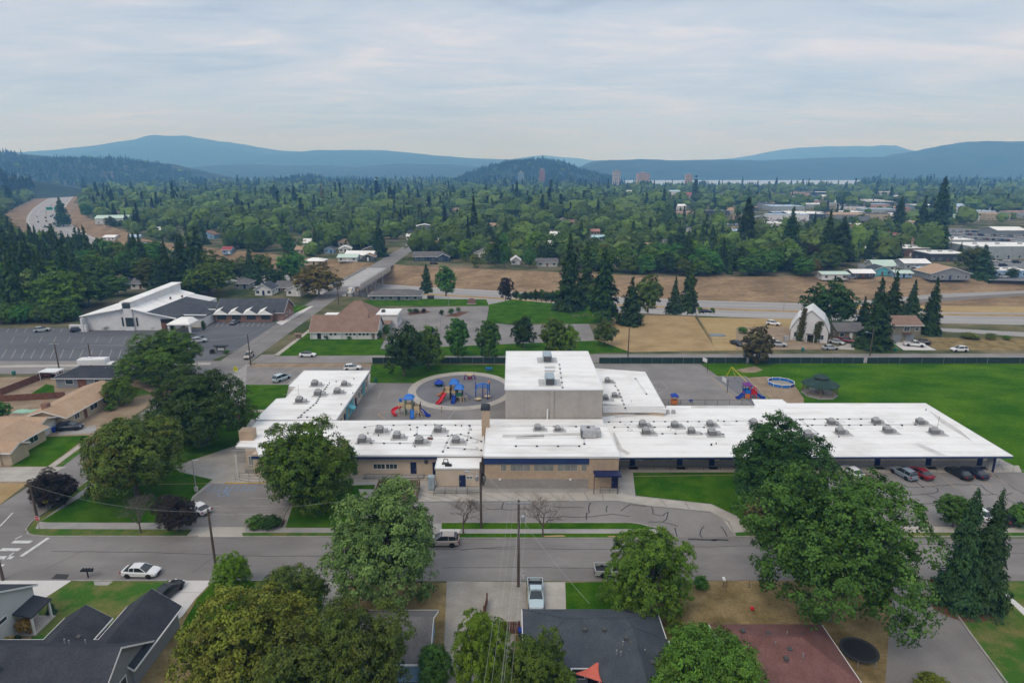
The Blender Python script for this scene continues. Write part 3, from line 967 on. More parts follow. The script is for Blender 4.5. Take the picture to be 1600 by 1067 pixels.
# accessible bays: wheelchair sign and hatching in blue
wc =G(348,772)
b =MB()
for a0 in range(0,300,20):
 p = [(wc.x+.75*math.cos(R(a+120)),wc.y+.75*math.sin(R(a+120))) for a in (a0,a0+20)]
 strip_mesh(b,p,.22,.032)
strip_mesh(b,[(wc.x-.1,wc.y+1.5),(wc.x-.05,wc.y+.4),(wc.x+.75,wc.y+.35),(wc.x+1.1,wc.y-.5),(wc.x+1.4,wc.y-.4)],.22,.034)
strip_mesh(b,[(wc.x-.05,wc.y+.95),(wc.x+.6,wc.y+.95)],.2,.036)
b.add([(wc.x-.1+.26*math.cos(2*math.pi*k/10),wc.y+1.95+.26*math.sin(2*math.pi*k/10),.034) for k in range(10)],[tuple(range(10))])
tag(b.build('wheelchair_marking',M_blue_line),kind='structure')
lines('hatched_bay',None,[((330+k*9,757),(322+k*9,768)) for k in range(9)] + [((322,767),(400,764))],0.16,M_blue_line)
def cracks(name,paths,w,level,m=M_tar,jit=0.25):
 b =MB()
 for p in paths:
  pts = [G(*q)[:2] for q in p]
  fine = [Vector(pts[0])]
  for i in range(len(pts) -1):
   a,c =Vector(pts[i]),Vector(pts[i+1])
   n =max(2,int((c-a).length/1.0))
   for k in range(1,n+1):
    q =a.lerp(c,k/n)
    if k < n:
     q =q+Vector((rng.uniform(-jit,jit),rng.uniform(-jit,jit)))
    fine.append(q)
  strip_mesh(b,fine,w,0.004*level+.003)
 for k,f in enumerate(b.f):
  p0,p1,p2 = [Vector(b.v[q]) for q in f[:3]]
  if (p1-p0).cross(p2-p0).z < 0:
   b.f[k] =tuple(reversed(f))
 return tag(b.build(name,m),kind='structure')
cracks('tar_seams',[[(862,791),(912,793)],[(923,785),(921,801),(915,803)],[(949,790),(948,800)],[(970,798),(985,788),(1010,791)],[(835,807),(905,808),(957,803),(985,807)],
      [(917,803),(916,812)],[(1018,792),(1020,803),(1035,806),(1044,800),(1036,815)],[(1055,824),(1058,838)],[(1100,822),(1094,833),(1098,840)],
      [(1126,822),(1136,838)],[(1012,815),(1032,815),(1060,822)],[(760,795),(800,797),(840,794)],[(787,785),(784,795)]],0.17,5)
cracks('tar_seams',[[(1411,760),(1440,761),(1500,757),(1530,758)],[(1457,757),(1466,768),(1455,771),(1410,774)],[(1448,773),(1472,784),(1480,781)],[(1415,788),(1452,787),(1478,783)],
      [(1432,790),(1440,803)],[(1525,772),(1555,772),(1585,785),(1600,787)],[(1532,757),(1552,772)],[(1563,775),(1582,770)],[(1575,757),(1605,775)],
      [(1533,737),(1556,743),(1562,748)],[(1430,752),(1444,762)]],0.18,6)
cracks('street_seams',[[(80,861),(240,863),(420,869),(520,868)],[(680,858),(770,857),(960,858),(1180,852)],[(690,887),(800,886),(960,888)],[(1320,848),(1480,850),(1600,849)],
      [(1440,862),(1600,864)],[(720,860),(730,858),(810,853)]],0.09,3,jit=0.06)
cracks('street_seams',[[(70,890),(130,860)],[(300,895),(340,865)],[(440,895),(455,882)],[(196,862),(210,855)]],0.06,3,jit=0.05)
cracks('street_stain',[[(1112,843.5),(1125,843),(1138,844)],[(1075,842),(1120,844)]],0.4,3,jit=.1)
sheet('street_patch',[(80,904),(88,896),(108,897),(104,904.5)],4,M_tar)
def joints(name,pts,step,axis='x'):
 """saw-cut joints across a concrete strip between two pixel edges"""
 (a0,a1),(b0,b1) =pts
 A0,A1,B0,B1 = (Vector(G(*q)[:2]) for q in (a0,a1,b0,b1))
 n =max(1,int((A1-A0).length/step))
 segs = [(tuple(A0.lerp(A1,k/n)),tuple(B0.lerp(B1,k/n))) for k in range(1,n)]
 lines(name,None,segs,.06,M_conc_grey if 'pale' in name else M_tar,level=8,world=True)
for e in (((570,765),(968,766)),((650,783),(966,783))),(((993,776),(1110,788)),((1010,789.5),(1112,800))),(((970,729),(1590,728)),((970,735.5),(1595,738))):
 joints('walk_joints',e,3.0)
for e in (((112,907),(64,938)),((20,907),(-20,938))),(((334,907),(300,945)),((266,907),(250,945))),(((884,910),(884,950)),((824,910),(824,950))),(((385,838),(382,823)),((290,838),(304,823))),(((0,731),(-30,751)),((104,730),(52,751))):
 joints('pale_joints',e,2.4)
for x0,x1,y0,y1 in ((390,690,825.2,831.3),(690,1026,826.6,832.8),(1300,1590,822.8,831.3)):
 joints('pale_joints',(((x0,y0),(x1,y0)),((x0,y1),(x1,y1))),1.8)
# ------------------------------------------------------------------ the school
Z0 =0.03
def rails(b,pts,z0,z1,r=.025,post=1.5,n=5):
 for i in range(len(pts) -1):
  a,c =Vector(pts[i]),Vector(pts[i+1])
  L = (c-a).length
  m =max(1,int(L/post))
  for k in range(m+1):
   p =a.lerp(c,k/m)
   b.tube((p.x,p.y,z0),(p.x,p.y,z1),r,n=n)
  for zz in (z1,(z0+z1) /2):
   b.tube((a.x,a.y,zz),(c.x,c.y,zz),r,n=n)
 return b
def roof_slab(root,name,pts,z,t=.35,side=None,parapet=.0,top=None):
 """a flat roof: membrane above, fascia round the edge"""
 b =MB()
 area =sum(pts[i][0] *pts[(i+1) % len(pts)][1] -pts[(i+1) % len(pts)][0] *pts[i][1] for i in range(len(pts)))
 p =list(pts) if area > 0 else list(pts)[::-1]
 n =len(p)
 vs = [(q[0],q[1],z-t) for q in p] + [(q[0],q[1],z) for q in p]
 b.add(vs,[tuple(range(n,2*n))],0)
 b.add(vs,[(i,(i+1) % n,n+ (i+1) % n,n+i) for i in range(n)] + [tuple(range(n-1,-1,-1))],1)
 o =b.build(name,[top or M_roofwhite,side or M_white_metal],root)
 # metal edge strip a little proud of the membrane
 e =MB()
 w =.16
 for i in range(n):
  a,c =Vector(p[i]),Vector(p[(i+1) % n])
  d = (c-a)
  if d.length < .3:
   continue
  d.normalize()
  nn =Vector((d.y,-d.x))
  q = [a+nn*.03,c+nn*.03,c-nn*w,a-nn*w]
  z_ =z+.045+.003* (i % 3)
  e.add([(k.x,k.y,z-.07) for k in q] + [(k.x,k.y,z_) for k in q],
    [(0,1,5,4),(1,2,6,5),(2,3,7,6),(3,0,4,7),(4,5,6,7)])
 e.build('roof_edge',M_white_metal,o)
 return o
def wl(pts,z):
 return [tuple(G(x,y,z))[:2] for x,y in pts]
def panel(root,name,face,a,c,z0,z1,plane,m,t=.05,depth=.0):
 """a flat piece on a wall plane. face: '-y' (plane = y), '+x' (plane = x) ..."""
 b =MB()
 if face == '-y':
  b.box(a,c,plane-t,plane+.12,z0,z1)
 elif face == '+y':
  b.box(a,c,plane-.12,plane+t,z0,z1)
 elif face == '+x':
  b.box(plane-.12,plane+t,a,c,z0,z1)
 else:
  b.box(plane-t,plane+.12,a,c,z0,z1)
 return b
def wwin(root,face,a,c,z0,z1,plane,glass=None,frame=None,mull=0,world=True):
 """window: frame (part) with its pane (sub-part)"""
 fm =frame or M_trim
 fr =MB()
 w =.07
 def bx(b,a0,a1,b0,b1,t0,t1):
  if face == '-y':
   b.box(a0,a1,plane-t1,plane-t0,b0,b1)
  elif face == '+y':
   b.box(a0,a1,plane+t0,plane+t1,b0,b1)
  elif face == '+x':
   b.box(plane+t0,plane+t1,a0,a1,b0,b1)
  else:
   b.box(plane-t1,plane-t0,a0,a1,b0,b1)
 bx(fr,a,a+w,z0,z1,-.05,.06)
 bx(fr,c-w,c,z0,z1,-.05,.06)
 bx(fr,a+w,c-w,z1-w,z1,-.05,.06)
 bx(fr,a+w,c-w,z0,z0+w,-.05,.075)
 for k in range(mull):
  x =a+ (c-a) * (k+1) / (mull+1)
  bx(fr,x-.025,x+.025,z0+w,z1-w,-.05,.05)
 o =fr.build('window',fm,root,world=world)
 p =MB()
 bx(p,a+w*.6,c-w*.6,z0+w*.6,z1-w*.6,-.04,.02)
 p.build('pane',glass or M_glass,o,world=world)
 return o
school =thing('school_building','sprawling single-storey school with white flat roofs, a tall grey gym block and blue trim','school',(0,110,0))
zA,zB,zC,zD,zE,zF =4.2,4.3,6.0,11.2,5.0,3.4
A_ =wl([(398,656),(432,623),(446,622),(462,604.5),(451,603.5),(475,579),(578,579),(525,656)],zA)
B_ =wl([(401,658),(757,656),(756,711),(404,711),(400,699),(368,698)],zB)
C_ = [(-4.75,96.7),(18.0,96.7),(17.7,109.6),(-4.75,109.6)]
D_ = [(-1.4,115.4),(17.7,115.4),(17.7,142.0),(-1.4,142.0)]
E_ =wl([(930,574.5),(1008,581),(1041,639.5),(938,630)],zE)
E_[0] = (17.9,E_[0][1])
E_[3] = (17.9,E_[3][1])
F_ =wl([(944,652),(1000,644),(1041,640),(1041,634),(1180,634),(1175,624),(1222,624),(1230,630),(1446,630),(1583,712.5),(972,714.5),(956,672)],zF)
F_[0] = (17.95,F_[0][1])
F_[-1] = (18.2,F_[-1][1])
F_[-2] = (18.2,F_[-2][1])
LINK = [(-4.7,109.75),(17.6,109.75),(17.6,115.2),(-4.7,115.2)]
roof_slab(school,'roof',A_,zA,.45)
roof_slab(school,'roof',B_,zB,.30)
roof_slab(school,'roof',C_,zC,.30)
roof_slab(school,'roof',LINK,5.1,.4)
roof_slab(school,'roof',D_,zD,.25)
roof_slab(school,'roof',E_,zE,.9)
roof_slab(school,'roof',F_,zF,.42,side=M_blue)
# welded seams of the membrane, every few metres
for nm,x0,x1,y0,y1,z in (('F',19,88,103,127,zF),('C',-4.4,17.6,97,109,zC),('B',-50,-5.2,101.6,116.4,zB),('A',-50.6,-35.3,118.5,143,zA),('D',-1.2,17.5,115.7,141.8,zD)):
 b =MB()
 y =y0+1.2
 while y < y1:
  xe =x1- (0 if nm != 'F' else 0)
  strip_mesh(b,[(x0+ (2.5 if nm == 'F' and y > 124 else 0) + (14 if nm == 'F' and y > 125.8 else 0),y),(xe,y)],.09,z+.012)
  y += 3.05
 b.build('roof_seam',M_roofstain,school,kind='stuff')
# stained seams where roofs meet, patches a little above the membrane
def patch(pts,z,m=M_roofstain):
 b =MB()
 p =wl(pts,z)
 q = [(x,y,z+.03) for x,y in p]
 if sum(q[i][0] *q[(i+1) % len(q)][1] -q[(i+1) % len(q)][0] *q[i][1] for i in range(len(q))) < 0:
  q =q[::-1]
 b.poly(q).build('roof_patch',m,school)
patch([(785,679),(908,676),(909,680),(785,683)],zC)
patch([(806,682),(850,680),(850,684),(806,686)],zC)
patch([(957,676),(960,675),(972,700),(985,708),(980,711),(966,702)],zF)
patch([(960,650),(1034,643),(1036,645),(962,653)],zF)
patch([(1080,634.5),(1178,634.5),(1178,637),(1080,637)],zF)
patch([(1436,692),(1480,712),(1466,712),(1425,693)],zF)
patch([(1450,640),(1500,672),(1520,690),(1470,660)],zF)
# raised kerb between C's lower part and the gym
MB().box(-4.6,17.5,109.3,109.6,6.0,6.35).build('roof_curb',M_white_metal,school)
MB().box(18.6,31.3,121.5,121.8,4.0,5.35).build('roof_curb',M_white_metal,school)
# walls
def wall(poly,z0,z1,m,name='wall',inset=0):
 if inset:
  cx =sum(p[0] for p in poly) /len(poly)
  cy =sum(p[1] for p in poly) /len(poly)
  poly = [(p[0] + (inset if p[0] < cx else -inset),p[1] + (inset if p[1] < cy else -inset)) for p in poly]
 return MB().prism(poly,z0,z1).build(name,m,school)
wall(A_,0,zA-.46,M_tan,inset=.5)
yB =101.9
wall([(-45.5,yB),(-5.0,yB),(-5.0,116.8),(-45.5,116.8)],0,zB-.31,M_tan)
wall([(-4.6,97.0),(17.75,97.0),(17.5,109.5),(-4.6,109.5)],1.75,zC-.31,M_tanblock)
wall([(-4.62,96.98),(12.9,96.98),(12.9,109.5),(-4.62,109.5)],0,1.75,M_greyblock,'base_wall')
wall([(12.91,96.9),(17.85,96.9),(17.85,109.4),(12.91,109.4)],0,zC-.02-.3,M_tanblock)
wall([(-4.6,109.8),(17.5,109.8),(17.5,115.1),(-4.6,115.1)],0,4.65,M_greyblock)
wall(D_,0,zD-.26,M_gymblock,inset=.12)
wall(E_,0,zE-.92,M_tan,inset=.35)
yF =105.6
wall([(18.5,yF),(87,yF),(87,126),(18.5,126)],0,zF-.43,mat('brightened_tan_render',(0.62,0.53,0.42),0.9,(0.68,0.59,0.48),2.0))  # school tan raised in tone: light under the deep eave put into the colour
wall([(18.4,yF-.06),(87.1,yF-.06),(87.1,126),(18.4,126)],0,.95,M_greyblock,'base_wall')
# gym pilaster, joints and downpipe
for x in (7.75,):
 MB().box(x-.35,x+.35,115.3,115.53,5.2,10.9).build('pilaster',M_gymblock,school)
MB().tube((6.9,115.25,5.15),(6.9,115.25,7.2),.16).build('downpipe',M_white_metal,school)
for x in (2.4,13.0):
 MB().box(x-.03,x+.03,115.49,115.53,5.2,10.9).build('wall_joint',M_greyblock,school)
# B front: blue fascia, windows, doors
MB().box(-45.3,-12.6,101.0,101.12,3.45,3.98).build('fascia',M_blue,school)
def zrow(y,Y):
 return ZAT(800,y,Y)
def xcol(x,y,Y):
 return XAT(x,y,Y)
for a,c in ((583,602),(602.5,621)):
 wwin(school,'-y',xcol(a,728,yB),xcol(c,728,yB),zrow(732.5,yB),zrow(724,yB),yB,glass=M_glass,mull=2)
for a,c in ((641.5,650.5),(676,681),(552,558),(413,419.5),(420,426)):
 d =MB().box(xcol(a,730,yB),xcol(c,730,yB),yB-.08,yB+.1,.1,2.45).build('door',M_navy,school)
 MB().box(xcol(c,730,yB) -.25,xcol(c,730,yB) -.12,yB-.14,yB-.08,1.0,1.15).build('handle',M_galv,d)
MB().box(-43.6,-41.8,101.5,101.85,2.6,3.0).build('door_canopy',M_navy,school)
for x in (-36,-31,-27.5):
 pass
MB().box(xcol(666,724,yB) -.3,xcol(666,724,yB) +.3,yB-.1,yB+.05,2.2,2.9).build('wall_vent',M_hvac_dark,school)
b =MB()
rails(b,[(-19,99.6,0),(-16.2,99.6,0),(-14,99.6,0)],.1,1.1)
rails(b,[(-25.5,100.2,0),(-19.5,100.2,0)],.1,1.0)
b.build('handrail',M_rail,school)
MB().box(-26,-15.5,100.3,101.8,0.0,.28).build('landing',M_conc_grey,school)
# entrance at the left end: porch walls, glazed front, masonry pier through the roof, bench, ramp rails
px0 =G(388,685,zB)
MB().bevbox(px0.x-1.25,px0.x+1.25,px0.y-.9,px0.y+.9,zB-.2,zB+1.9,.06).build('masonry_pier',M_tanblock,school)
e0 =G(384,722)
MB().box(-47.6,-43.5,104.0,114.0,0,3.95).build('porch_wall',M_tan,school)
wwin(school,'-y',-47.2,-45.4,.9,2.7,104.0,glass=M_glass_pale,mull=3)
wwin(school,'-y',-45.3,-43.7,.9,2.7,104.0,glass=M_glass_pale,mull=2)
MB().box(-47.4,-43.4,102.6,103.9,0,.75).build('planter_wall',M_greyblock,school)
for x in (-48.3,-44.2):
 MB().tube((x,101.6,0),(x,101.6,4.0),.1).build('column',M_white_metal,school)
b =MB()
rails(b,[(-47.6,100.6,0),(-42.4,100.4,0)],0.05,1.05)
rails(b,[(-47.8,99.4,0),(-45.0,98.4,0),(-41.4,98.2,0)],0.05,1.05)
b.build('handrail',M_rail,school)
# annex with the kitchen door
yN_ =97.0
ax0,ax1 =xcol(681,750,yN_),xcol(749,750,yN_)
roof_slab(school,'roof',[(ax0-.1,yN_-.1),(ax1+.2,yN_-.1),(ax1+.2,101.0),(ax0-.1,101.0)],3.75,.2)
wall([(ax0,yN_),(ax1,yN_),(ax1,101.7),(ax0,101.7)],0,3.56,M_tan)
d =MB().box(xcol(717.5,750,yN_),xcol(727.5,750,yN_),yN_-.08,yN_+.1,.35,2.5).build('door',M_navy,school)
MB().box(xcol(719,750,yN_),xcol(719,750,yN_) +.12,yN_-.14,yN_-.08,1.3,1.45).build('handle',M_galv,d)
wwin(school,'-y',xcol(728.5,748,yN_),xcol(739,748,yN_),1.7,2.35,yN_,glass=M_glass_pale,mull=1)
MB().box(ax0-.05,ax1+.3,95.2,97.0,0,.35).build('landing',M_conc_grey,school)
b =MB()
rails(b,[(ax0-.1,95.2,0),(-7.4,95.2,0),(ax1+.2,95.2,0)],.05,1.35)
rails(b,[(ax0-.1,94.4,0),(-7.4,94.4,0),(ax1+.4,94.0,0)],.0,.9)
b.build('handrail',M_rail,school)
b =MB()
for x in (-11.6,-10.9):
 b.tube((x,98.6,3.7),(x,98.6,4.6),.07)
b.tube((-11.6,98.6,4.6),(-10.9,98.6,4.6),.07)
b.box(-11.9,-10.7,98.3,98.9,3.72,3.95)
b.build('roof_pipe',M_hvac_dark,school)
MB().box(-11.3,-10.2,97.6,98.1,3.72,4.05).build('roof_vent',M_black,school)
# C front
yC =97.0
MB().box(-4.75,12.85,96.80,96.93,zrow(724.2,yC),zC-.31).build('fascia',M_blue,school)
for a,c in ((782,791.5),(797,828.5),(833.5,865.5),(870.5,902.5),(908,917.2)):
 wwin(school,'-y',xcol(a,730,yC),xcol(c,730,yC),zrow(736,yC),zrow(725,yC),yC,glass=M_glass_pale,frame=M_tan,mull=2 if c-a > 12 else 0)
for x in (781,891):
 MB().cbox((xcol(x,748,yC),96.93,zrow(748.5,yC)),(.35,.2,.3)).build('wall_lamp',M_trim,school)
MB().box(xcol(926.5,744,yC),xcol(967.5,744,yC),94.9,96.89,3.15,3.4).build('door_canopy',M_navy,school)
d =MB().box(xcol(955,758,yC),xcol(964.5,758,yC),96.8,96.99,.15,2.7).build('door',M_navy,school)
MB().box(xcol(956,758,yC),xcol(956,758,yC) +.1,96.74,96.8,1.2,1.35).build('handle',M_galv,d)
b =MB()
rails(b,[(xcol(938,765,95.3),95.3,0),(xcol(967,765,95.3),95.3,0)],.05,1.2)
b.tube((xcol(929,745,95),95.1,0),(xcol(929,745,95),95.1,3.15),.06)
b.tube((xcol(966,745,95),95.1,0),(xcol(966,745,95),95.1,3.15),.06)
b.build('handrail',M_rail,school)
MB().box(xcol(936,765,96),17.6,95.4,96.88,0,.15).build('landing',M_conc_grey,school)
MB().box(-4.6,12.8,95.6,96.97,0,.06).build('splash_strip',M_conc_grey,school)
for k in range(5):
 MB().box(xcol(800+k*22,755,yC) -.02,xcol(800+k*22,755,yC) +.02,96.95,96.99,0.05,1.72).build('wall_joint',M_conc_grey,school)
# chimney
cb =G(758,690,zB)
ch =MB().box(-5.6,-4.85,107.6,109.2,4.2,9.3)
ch =MB().box(cb.x-.72,cb.x+.72,109.0,110.4,4.2,9.4).build('chimney',M_tanblock,school)
MB().bevbox(cb.x-.85,cb.x+.85,108.85,110.55,9.4,10.3,.35).build('chimney_cap',M_shingle_dark,ch)
# F front: doors, strip windows, columns, end screen
for x in (988,1062,1112,1290,1370.5,1450.5,1530.5):
 xx =xcol(x,722,yF)
 d =MB().box(xx-.5,xx+.5,yF-.12,yF+.1,.05,2.35).build('door',M_navy,school)
 MB().box(xx+.3,xx+.4,yF-.18,yF-.12,1.0,1.15).build('handle',M_galv,d)
 MB().box(xx-.8,xx+.8,yF-1.6,yF-.6,0.035,.05).build('door_mat',M_black,school)
for a,c in ((1000,1050),(1072,1105),(1120,1180),(1300,1325),(1333,1362),(1381,1402),(1428,1442),(1463,1484),(1510,1522),(940,940)):
 if c > a:
  wwin(school,'-y',xcol(a,718,yF),xcol(c,718,yF),2.0,2.85,yF,glass=M_glass,frame=M_blue,mull=2)
for a,c in ((1004,1050),(1076,1108),(1124,1180)):
 MB().box(xcol(a,722,yF),xcol(c,722,yF),yF-.1,yF+.05,1.1,1.5).build('wall_panel',M_wood,school)
for a,c in ((1382,1440),(1462,1522),(1303,1360)):
 MB().box(xcol(a,721,yF),xcol(c,721,yF),yF-.09,yF+.05,1.0,1.9).build('wall_panel',M_tan,school)
for x in (1556,1470,1390):
 q =XAT(x,714,102.8)
 if x == 1556:
  MB().box(q-.12,q+.12,102.7,102.95,0,3.1).build('column',M_navy,school)
for k in range(7):
 MB().box(86.9+.02,87.02+.02,yF+.3+k*.5,yF+.62+k*.5,.1,3.0).build('screen_slat',M_white_metal,school)
MB().box(85.6,85.75,103.0,104.6,.1,2.9).build('screen_wall',M_white_metal,school)
# east face of wing A (to the courtyard)
xA =max(p[0] for p in A_) -.5
ya0,ya1 =A_[-1][1] +.6,A_[-2][1] -.6
L =ya1-ya0
for k,(s,kind) in enumerate(((.06,'w'),(.14,'w'),(.24,'d'),(.31,'p'),(.40,'p'),(.47,'p'),(.56,'d'),(.66,'w'),(.74,'w'),(.82,'p'),(.90,'w'))):
 y =ya0+s*L
 if kind == 'w':
  wwin(school,'+x',y-.85,y+.85,1.0,2.6,xA,mull=1,glass=M_glass)
 elif kind == 'd':
  d =MB().box(xA-.05,xA+.1,y-.55,y+.55,.05,2.3).build('door',M_navy,school)
  MB().box(xA+.1,xA+.16,y-.4,y-.28,1.0,1.15).build('handle',M_galv,d)
 else:
  MB().box(xA-.05,xA+.07,y-.7,y+.7,.1,3.0).build('wall_panel',M_teal,school)
yk =ya0+.35*L
MB().prism([(xA,yk-1.1),(xA+1.5,yk-.9),(xA+1.5,yk+.9),(xA,yk+1.1)],[2.9,2.3,2.3,2.9],[3.0,2.4,2.4,3.0]).build('awning',M_teal,school)
MB().box(xA-.06,xA+.05,ya0,ya1,3.1,3.7).build('fascia',M_blue,school)
for y in (ya0+.2*L,ya0+.5*L):
 b =MB()
 b.tube((xA+.6,y,.95),(xA+.6,y+1.2,.95),.03).build('handrail',M_rail,school)
# rooftop units: one of each part, then copies
def unit_meshes():
 body =MB().bevbox(-.62,.62,-.6,.6,.12,1.0,.06)
 for k in range(4):
  body.box(-.66,.66,-.63+.0,-.605,.22+k*.17,.30+k*.17,1)
  body.box(-.655,-.63,-.5,.5,.22+k*.17,.30+k*.17,1)
  body.box(.63,.655,-.5,.5,.22+k*.17,.30+k*.17,1)
 body.box(-.5,.5,-.5,.5,0,.12,1)
 shroud =MB().lathe([(.36,1.0),(.5,1.02),(.5,1.2),(.42,1.24),(.42,1.14),(.1,1.12)],14)
 duct =MB().bevbox(.68,1.45,-.42,.42,.05,.62,.05)
 duct.box(.62,.70,-.3,.3,.2,.5)
 pad =MB().box(-1.0,2.0,-1.15,.75,0,.035)
 return (body.mesh('rooftop_unit',[M_hvac,M_hvac_dark]),shroud.mesh('fan_shroud',M_hvac),duct.mesh('duct',M_hvac),pad.mesh('base_pad',M_pad))
UM =unit_meshes()
UNITS = [(492,602,zA),(538,602,zA),(497,617,zA),(527,614,zA),(468,628,zA),
   (429,674,zB),(504,667,zB),(447,690,zB),(566,690,zB),(593,675,zB),(620,684,zB),(655,692,zB),(684,674,zB),(712,691,zB),
   (840,671,zC),(871,672.5,zC),
   (1004,666,zF),(1009,677,zF),(1054,667,zF),(1080,676,zF),(1109,665,zF),(1112,679,zF),(1177,663,zF),(1223,657,zF),(1298,662,zF),(1262,682,zF),
   (1312,677,zF),(1368,661,zF),(1386,675,zF),(1437,662,zF),(1459,677,zF),(949,597,zE),(946,624,zE),(960,620,zE)]
for x,y,z in UNITS:
 p =G(x,y,z+.03)
 u =add_obj('rooftop_unit',UM[0],school,p-school.location,rz=rng.choice([0,0,0,.02,-.02]))
 sc =rng.uniform(.92,1.12) * (.85 if z in (zC,zE) else 1)
 u.scale = (sc,sc,sc)
 add_obj('fan_shroud',UM[1],u)
 if rng.random() < .85:
  add_obj('duct',UM[2],u)
 add_obj('base_pad',UM[3],u)
# the big dark unit on the hall roof, and the gym's air handlers
p =G(922,683,zC)
u =MB().bevbox(p.x-2.6,p.x+.0,p.y-.6,p.y+1.8,zC+.15,zC+1.6,.05)
u.bevbox(p.x+.0,p.x+.9,p.y-.3,p.y+1.5,zC+.15,zC+1.3,.08)
u.xform(Matrix.Translation((1.0,0,0)))
uo =u.build('rooftop_unit',M_hvac,school)
MB().box(p.x-1.66,p.x-1.45,p.y-.66,p.y+.4,zC+.2,zC+1.5).build('intake_grille',M_hvac_dark,uo)
MB().lathe([(.3,0),(.3,.2),(.1,.25)],12,(p.x-.3,p.y+.6,zC+1.6)).build('fan_shroud',M_hvac_dark,uo)
M_hvac_blue =mat('blue_grey_unit',(0.36,0.43,0.47),0.5,(0.28,0.34,0.37),1.0)
for (x,y0_,y1_,w) in ((855.5,567,551,1.9),(859.5,603,586,1.8)):
 a,c =G(x,y0_,zD),G(x,y1_,zD)
 uo =MB().bevbox(a.x-w/2,a.x+w/2,a.y,a.y+3.4,zD+.2,zD+1.7,.08).build('rooftop_unit',M_hvac_blue,school)
 MB().box(a.x-w/2+.1,a.x+w/2-.1,a.y-.05,a.y-.003,zD+.3,zD+1.4).build('intake_grille',M_hvac_dark,uo)
 for s in (-1,1):
  MB().box(a.x+s*1.6-.6,a.x+s*1.6+.6,a.y,a.y+4,zD+.035,zD+.08).build('base_pad',M_pad,uo)
for y in (574,580):
 a =G(859,y,zD)
 MB().bevbox(a.x-1.1,a.x+1.1,a.y-.4,a.y+.4,zD+.2,zD+.55,.1).build('roof_vent',M_white_metal,school)
# gas and condensate lines on their little black blocks
blocks,pipes =MB(),MB()
def run(pts,z,every=2.2):
 w = [G(x,y,z) for x,y in pts]
 for i in range(len(w) -1):
  a,c =w[i],w[i+1]
  pipes.tube((a.x,a.y,z+.17),(c.x,c.y,z+.17),.035,n=4)
  n =max(1,int((c-a).length/every))
  for k in range(n+1):
   q =a.lerp(c,k/n)
   blocks.box(q.x-.17,q.x+.17,q.y-.14,q.y+.14,z+.0,z+.17)
run([(1236,655.5),(1345,655),(1372,655.5)],zF); run([(1248,664),(1290,665),(1345,664.5),(1430,664)],zF); run([(1250,656),(1262,666),(1278,678)],zF)
run([(934,660),(1004,659),(1092,659),(1190,658)],zF); run([(960,668),(1044,667.5),(1100,668)],zF); run([(1004,678),(1035,678),(1096,678),(1130,679)],zF)
run([(570,668),(590,665),(640,664.5),(690,664.5),(755,665)],zB); run([(648,680.5),(700,681.5),(720,679),(752,690)],zB); run([(700,700),(752,704)],zB); run([(652,668),(650,690)],zB)
run([(560,693),(600,693),(650,693)],zB); run([(734,666),(730,688)],zB); run([(692,706),(698,692),(706,680)],zB)
run([(466,653),(494,630),(503,615)],zA,1.2); run([(470,652),(490,652.5)],zA,1.2); run([(503,615),(512,602)],zA,1.4)
run([(806,697.5),(905,697.5)],zC,3.2); run([(912,685),(913,694)],zC); run([(770,666),(830,666),(900,667)],zC-.0,4)
run([(879,606),(874,570)],zD,2.6); run([(977,638),(966,610),(957,597)],zE,2.0); run([(1010,616),(993,592)],zE,30)
for k in range(26):
 x,y,z =rng.choice([(rng.uniform(470,560),rng.uniform(590,640),zA),(rng.uniform(1080,1500),rng.uniform(640,700),zF),(rng.uniform(570,740),rng.uniform(662,700),zB)])
 q =G(x,y,z)
 blocks.lathe([(.1,0),(.09,.35)],6,(q.x,q.y,z))
blocks.build('pipe_support',M_black,school,kind='stuff')
pipes.build('roof_pipe',M_galv,school,kind='stuff')
vm =MB().lathe([(.55,0),(.6,.12),(.42,.26),(.15,.32)],12).mesh('roof_vent',M_white_metal)
for x,y,z in ((1316,659,zF),(1330,669,zF),(1391,658.5,zF),(1406,669,zF),(980,663,zF),(984,672,zF),(1052,673,zF),(1136,663,zF),(1250,668,zF),(742,690,zB),(741,700,zB),(792,665.5,zC)):
 add_obj('roof_vent',vm,school,G(x,y,z) -school.location)
for x in (1043,1052):
 q =G(x,646,zF)
 MB().box(q.x-.35,q.x+.35,q.y-.3,q.y+.3,zF,zF+.8).build('roof_vent',M_hvac,school)
q =G(672,686,zB)
MB().box(q.x-.5,q.x+.5,q.y-.3,q.y+.3,zB,zB+.3).build('roof_hatch',M_shingle_red,school)
for x,y,z in ((467,617,zA),(1465,666,zF),(986,640,zF)):
 q =G(x,y,z)
 MB().tube((q.x,q.y,z),(q.x,q.y,z+2.2),.03,n=5).build('roof_mast',M_hvac_dark,school)
